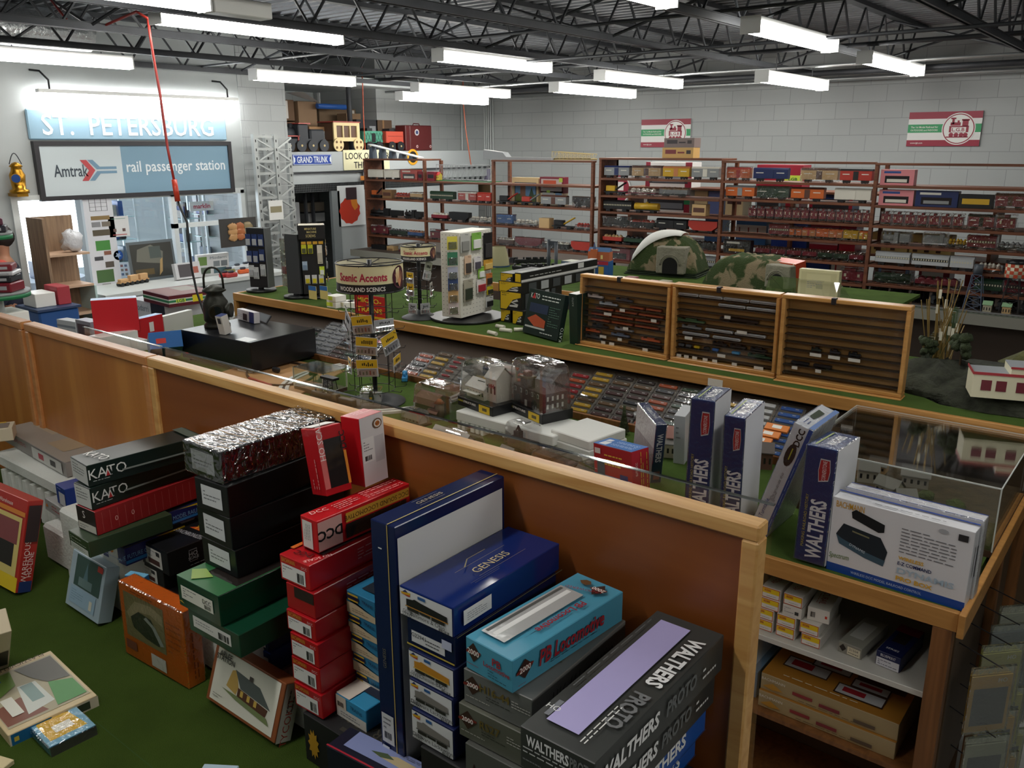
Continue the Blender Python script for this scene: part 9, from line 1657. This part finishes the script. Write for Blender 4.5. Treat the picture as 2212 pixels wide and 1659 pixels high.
# tiered round stand with train sets at the left edge
cx, cy = -7.0, PX(-14, 600, -7.0).y; t = thing('tiered_stand', 'round tiered stand with green rims stacked with train sets at the left edge', 'stand', loc=(cx, cy, 0)); GRM = C('#1f7a4a'); z1, z2 = PX(0, 632, -7.0).z, PX(0, 505, -7.0).z
for r, z in ((.23, z1), (.17, z2)): MB().cyl((0, 0, z), (0, 0, z+.02), r, C('#8f9494'), 32).cyl((0, 0, z-.03), (0, 0, z), r, GRM, 32).build('tier', t)
MB().cyl((0, 0, 0), (0, 0, z2+.3), .04, C('#b9bcbc'), 14).build('pole', t); MB().box(-.15, -.15, 0, .15, .15, z1-.14, WHITE, .004).build('white_base', t)
for i, (z, c, w_, h_) in enumerate(((z1+.021, '#7c2430', .3, .07), (z1+.092, '#26282c', .28, .05), (z1+.143, '#c9c9cc', .3, .03), (z1+.174, '#7c2c34', .26, .05), (z2+.021, '#34343c', .24, .05), (z2+.072, '#5c3040', .2, .05))):
    o = MB().box(-w_/2, -w_/3, 0, w_/2, w_/3, h_, C(c, .3), .008).box(-w_/2+.03, -w_/3-.002, h_*.3, w_/2-.03, -w_/3, h_*.7, C('#a9a9ac')).build('wrapped_set', label='%s wrapped train set on the %s tier of the round stand%s' % (['maroon', 'black', 'white', 'dark red', 'charcoal', 'plum'][i], 'lower' if i < 4 else 'upper', ''), cat='train set'); o.location = (cx+.05, cy-.0, z); o.rotation_euler = (0, 0, .7+.1*i)
# person standing behind the stand
def person(px, X):
    P = PX(px, 600, X); y = P.y; t = thing('person', 'person in a dark jacket with an orange-red shoulder, half hidden behind the round stand', 'person', loc=(X, y, 0), rz=-.6); t.scale = (.9, .9, .9)
    def skin(name, pts, edges, rad, m, sub=2):
        me = bpy.data.meshes.new(name); me.from_pydata(pts, edges, []); me.materials.append(m); o = bpy.data.objects.new(name, me); COL.objects.link(o); o.parent = t
        md = o.modifiers.new('skin', 'SKIN'); md.use_smooth_shade = True; o.modifiers.new('sub', 'SUBSURF').levels = sub; o.modifiers['sub'].render_levels = sub
        for v, r in zip(me.skin_vertices[0].data, rad): v.radius = r if isinstance(r, tuple) else (r, r)
        me.skin_vertices[0].data[0].use_root = True; return o
    SKN = C('#c08a6c', .5)
    body = skin('body', [(0, 0, .95), (0, 0, 1.15), (0, 0, 1.38), (0, 0, 1.47), (0, .01, 1.53), (0, .0, 1.64), (-.09, 0, .88), (-.1, -.01, .48), (-.1, .02, .08), (-.1, -.1, .04), (.09, 0, .88), (.1, -.01, .48), (.1, .02, .08), (.1, -.1, .04), (-.19, 0, 1.36), (-.25, .02, 1.1), (-.22, -.14, .93), (.19, 0, 1.36), (.25, .02, 1.1), (.22, -.14, .93)],
         [(0, 1), (1, 2), (2, 3), (3, 4), (4, 5), (0, 6), (6, 7), (7, 8), (8, 9), (0, 10), (10, 11), (11, 12), (12, 13), (2, 14), (14, 15), (15, 16), (2, 17), (17, 18), (18, 19)], [(.15, .1), (.14, .1), (.16, .1), .06, .055, .085, .085, .06, .045, .04, .085, .06, .045, .04, .06, .045, .03, .06, .045, .03], SKN)
    skin('jacket', [(0, 0, .9), (0, 0, 1.12), (0, 0, 1.36), (0, .01, 1.46), (-.2, 0, 1.36), (-.26, .02, 1.1), (-.23, -.13, .95), (.2, 0, 1.36), (.26, .02, 1.1), (.23, -.13, .95)], [(0, 1), (1, 2), (2, 3), (2, 4), (4, 5), (5, 6), (2, 7), (7, 8), (8, 9)], [(.19, .14), (.17, .13), (.19, .13), .09, .08, .065, .05, .08, .065, .05], C('#34384c', .8))
    skin('trousers', [(0, 0, .96), (-.1, 0, .88), (-.1, -.01, .48), (-.1, .02, .09), (.1, 0, .88), (.1, -.01, .48), (.1, .02, .09)], [(0, 1), (1, 2), (2, 3), (0, 4), (4, 5), (5, 6)], [(.17, .13), .11, .085, .075, .11, .085, .075], C('#17181c', .8))
    MB().blob((.2, .0, 1.4), .09, .085, .07, C('#c84c3c', .7), 2, 14, 10, .03).build('shoulder_patch', t)
    MB().blob((0, .02, 1.68), .095, .11, .11, C('#2c2420', .8), 6, 16, 12, .03).build('hair', t)
    q = MB(); q.cyl((0, -.085, 1.63), (0, -.115, 1.6), .012, SKN, 8, .016).box(-.025, -.09, 1.575, .025, -.083, 1.583, C('#8c4c44'))
    for s in (-1, 1): q.blob((s*.032, -.08, 1.645), .012, .008, .008, C('#20201f'), 1, 8, 6, 0)
    q.build('face', t)
    for s in (-1, 1):
        for f in range(5):
            b_ = V((s*.225+(f-2)*.016, -.16, .9)); th = f == (4 if s < 0 else 0); q = MB(); q.tube([b_, b_+V((s*.0-(.02*s if th else 0), -.02, -.03)), b_+V((-(.025*s if th else 0), -.015, -.055-.006*(2-abs(f-2))))], .0085, SKN, 8); q.build('finger', t)
person(15, -8.6)
# glass cabinets in the room beyond the window
for i, (p0, p1, X) in enumerate(((395, 440, -10.2), (445, 520, -10.6), (215, 300, -11.2))):
    a, c = PX(p0, 500, X).y, PX(p1, 500, X).y; t = thing('glass_cabinet', ['narrow white framed glass cabinet with glass shelves seen through the window', 'wide white framed glass cabinet with glass shelves seen through the window', 'blue toned cabinet of boxed toys seen through the window on the left'][i], 'cabinet', loc=(0, 0, 0)); q = MB(); FM = C('#dfe6e6')
    for yy in (a, c-.03): 
        for x in (X-.4, X): q.box(x-.015, yy, 0, x+.015, yy+.03, 2.0, FM)
    q.box(X-.4, a, 1.98, X+.015, c, 2.02, FM).box(X-.4, a, 0, X+.015, c, .5, FM).build('frame', t); q = MB()
    for z in (.8, 1.1, 1.4, 1.7): q.box(X-.38, a+.03, z, X-.01, c-.03, z+.008, C('#b9dcdc', .1))
    q.build('glass_shelf', t)
    for j in range(4):
        for z_ in (.81, 1.11, 1.41): MB().box(X-.3, a+.06+(c-a-.16)*j/4, z_, X-.1, a+.06+(c-a-.16)*(j+.7)/4, z_+.1+.05*((j+i) % 3), C(('#26282c', '#5c6c7c', '#a8a49c', '#2c5898')[(j+int(z_*10)+i) % 4], .4), .006).build('boxed_toy', t)
P = PX(436, 445, -10.15); MB().box(-10.17, P.y-.17, P.z-.06, -10.15, P.y+.17, P.z+.06, WHITE).text('marklin', (-10.149, P.y, P.z), V((0, 1, 0)), UP, .06, C('#d03c54'), .02).build('shop_sign', label='small white sign with red lettering on the glass cabinet', cat='sign')
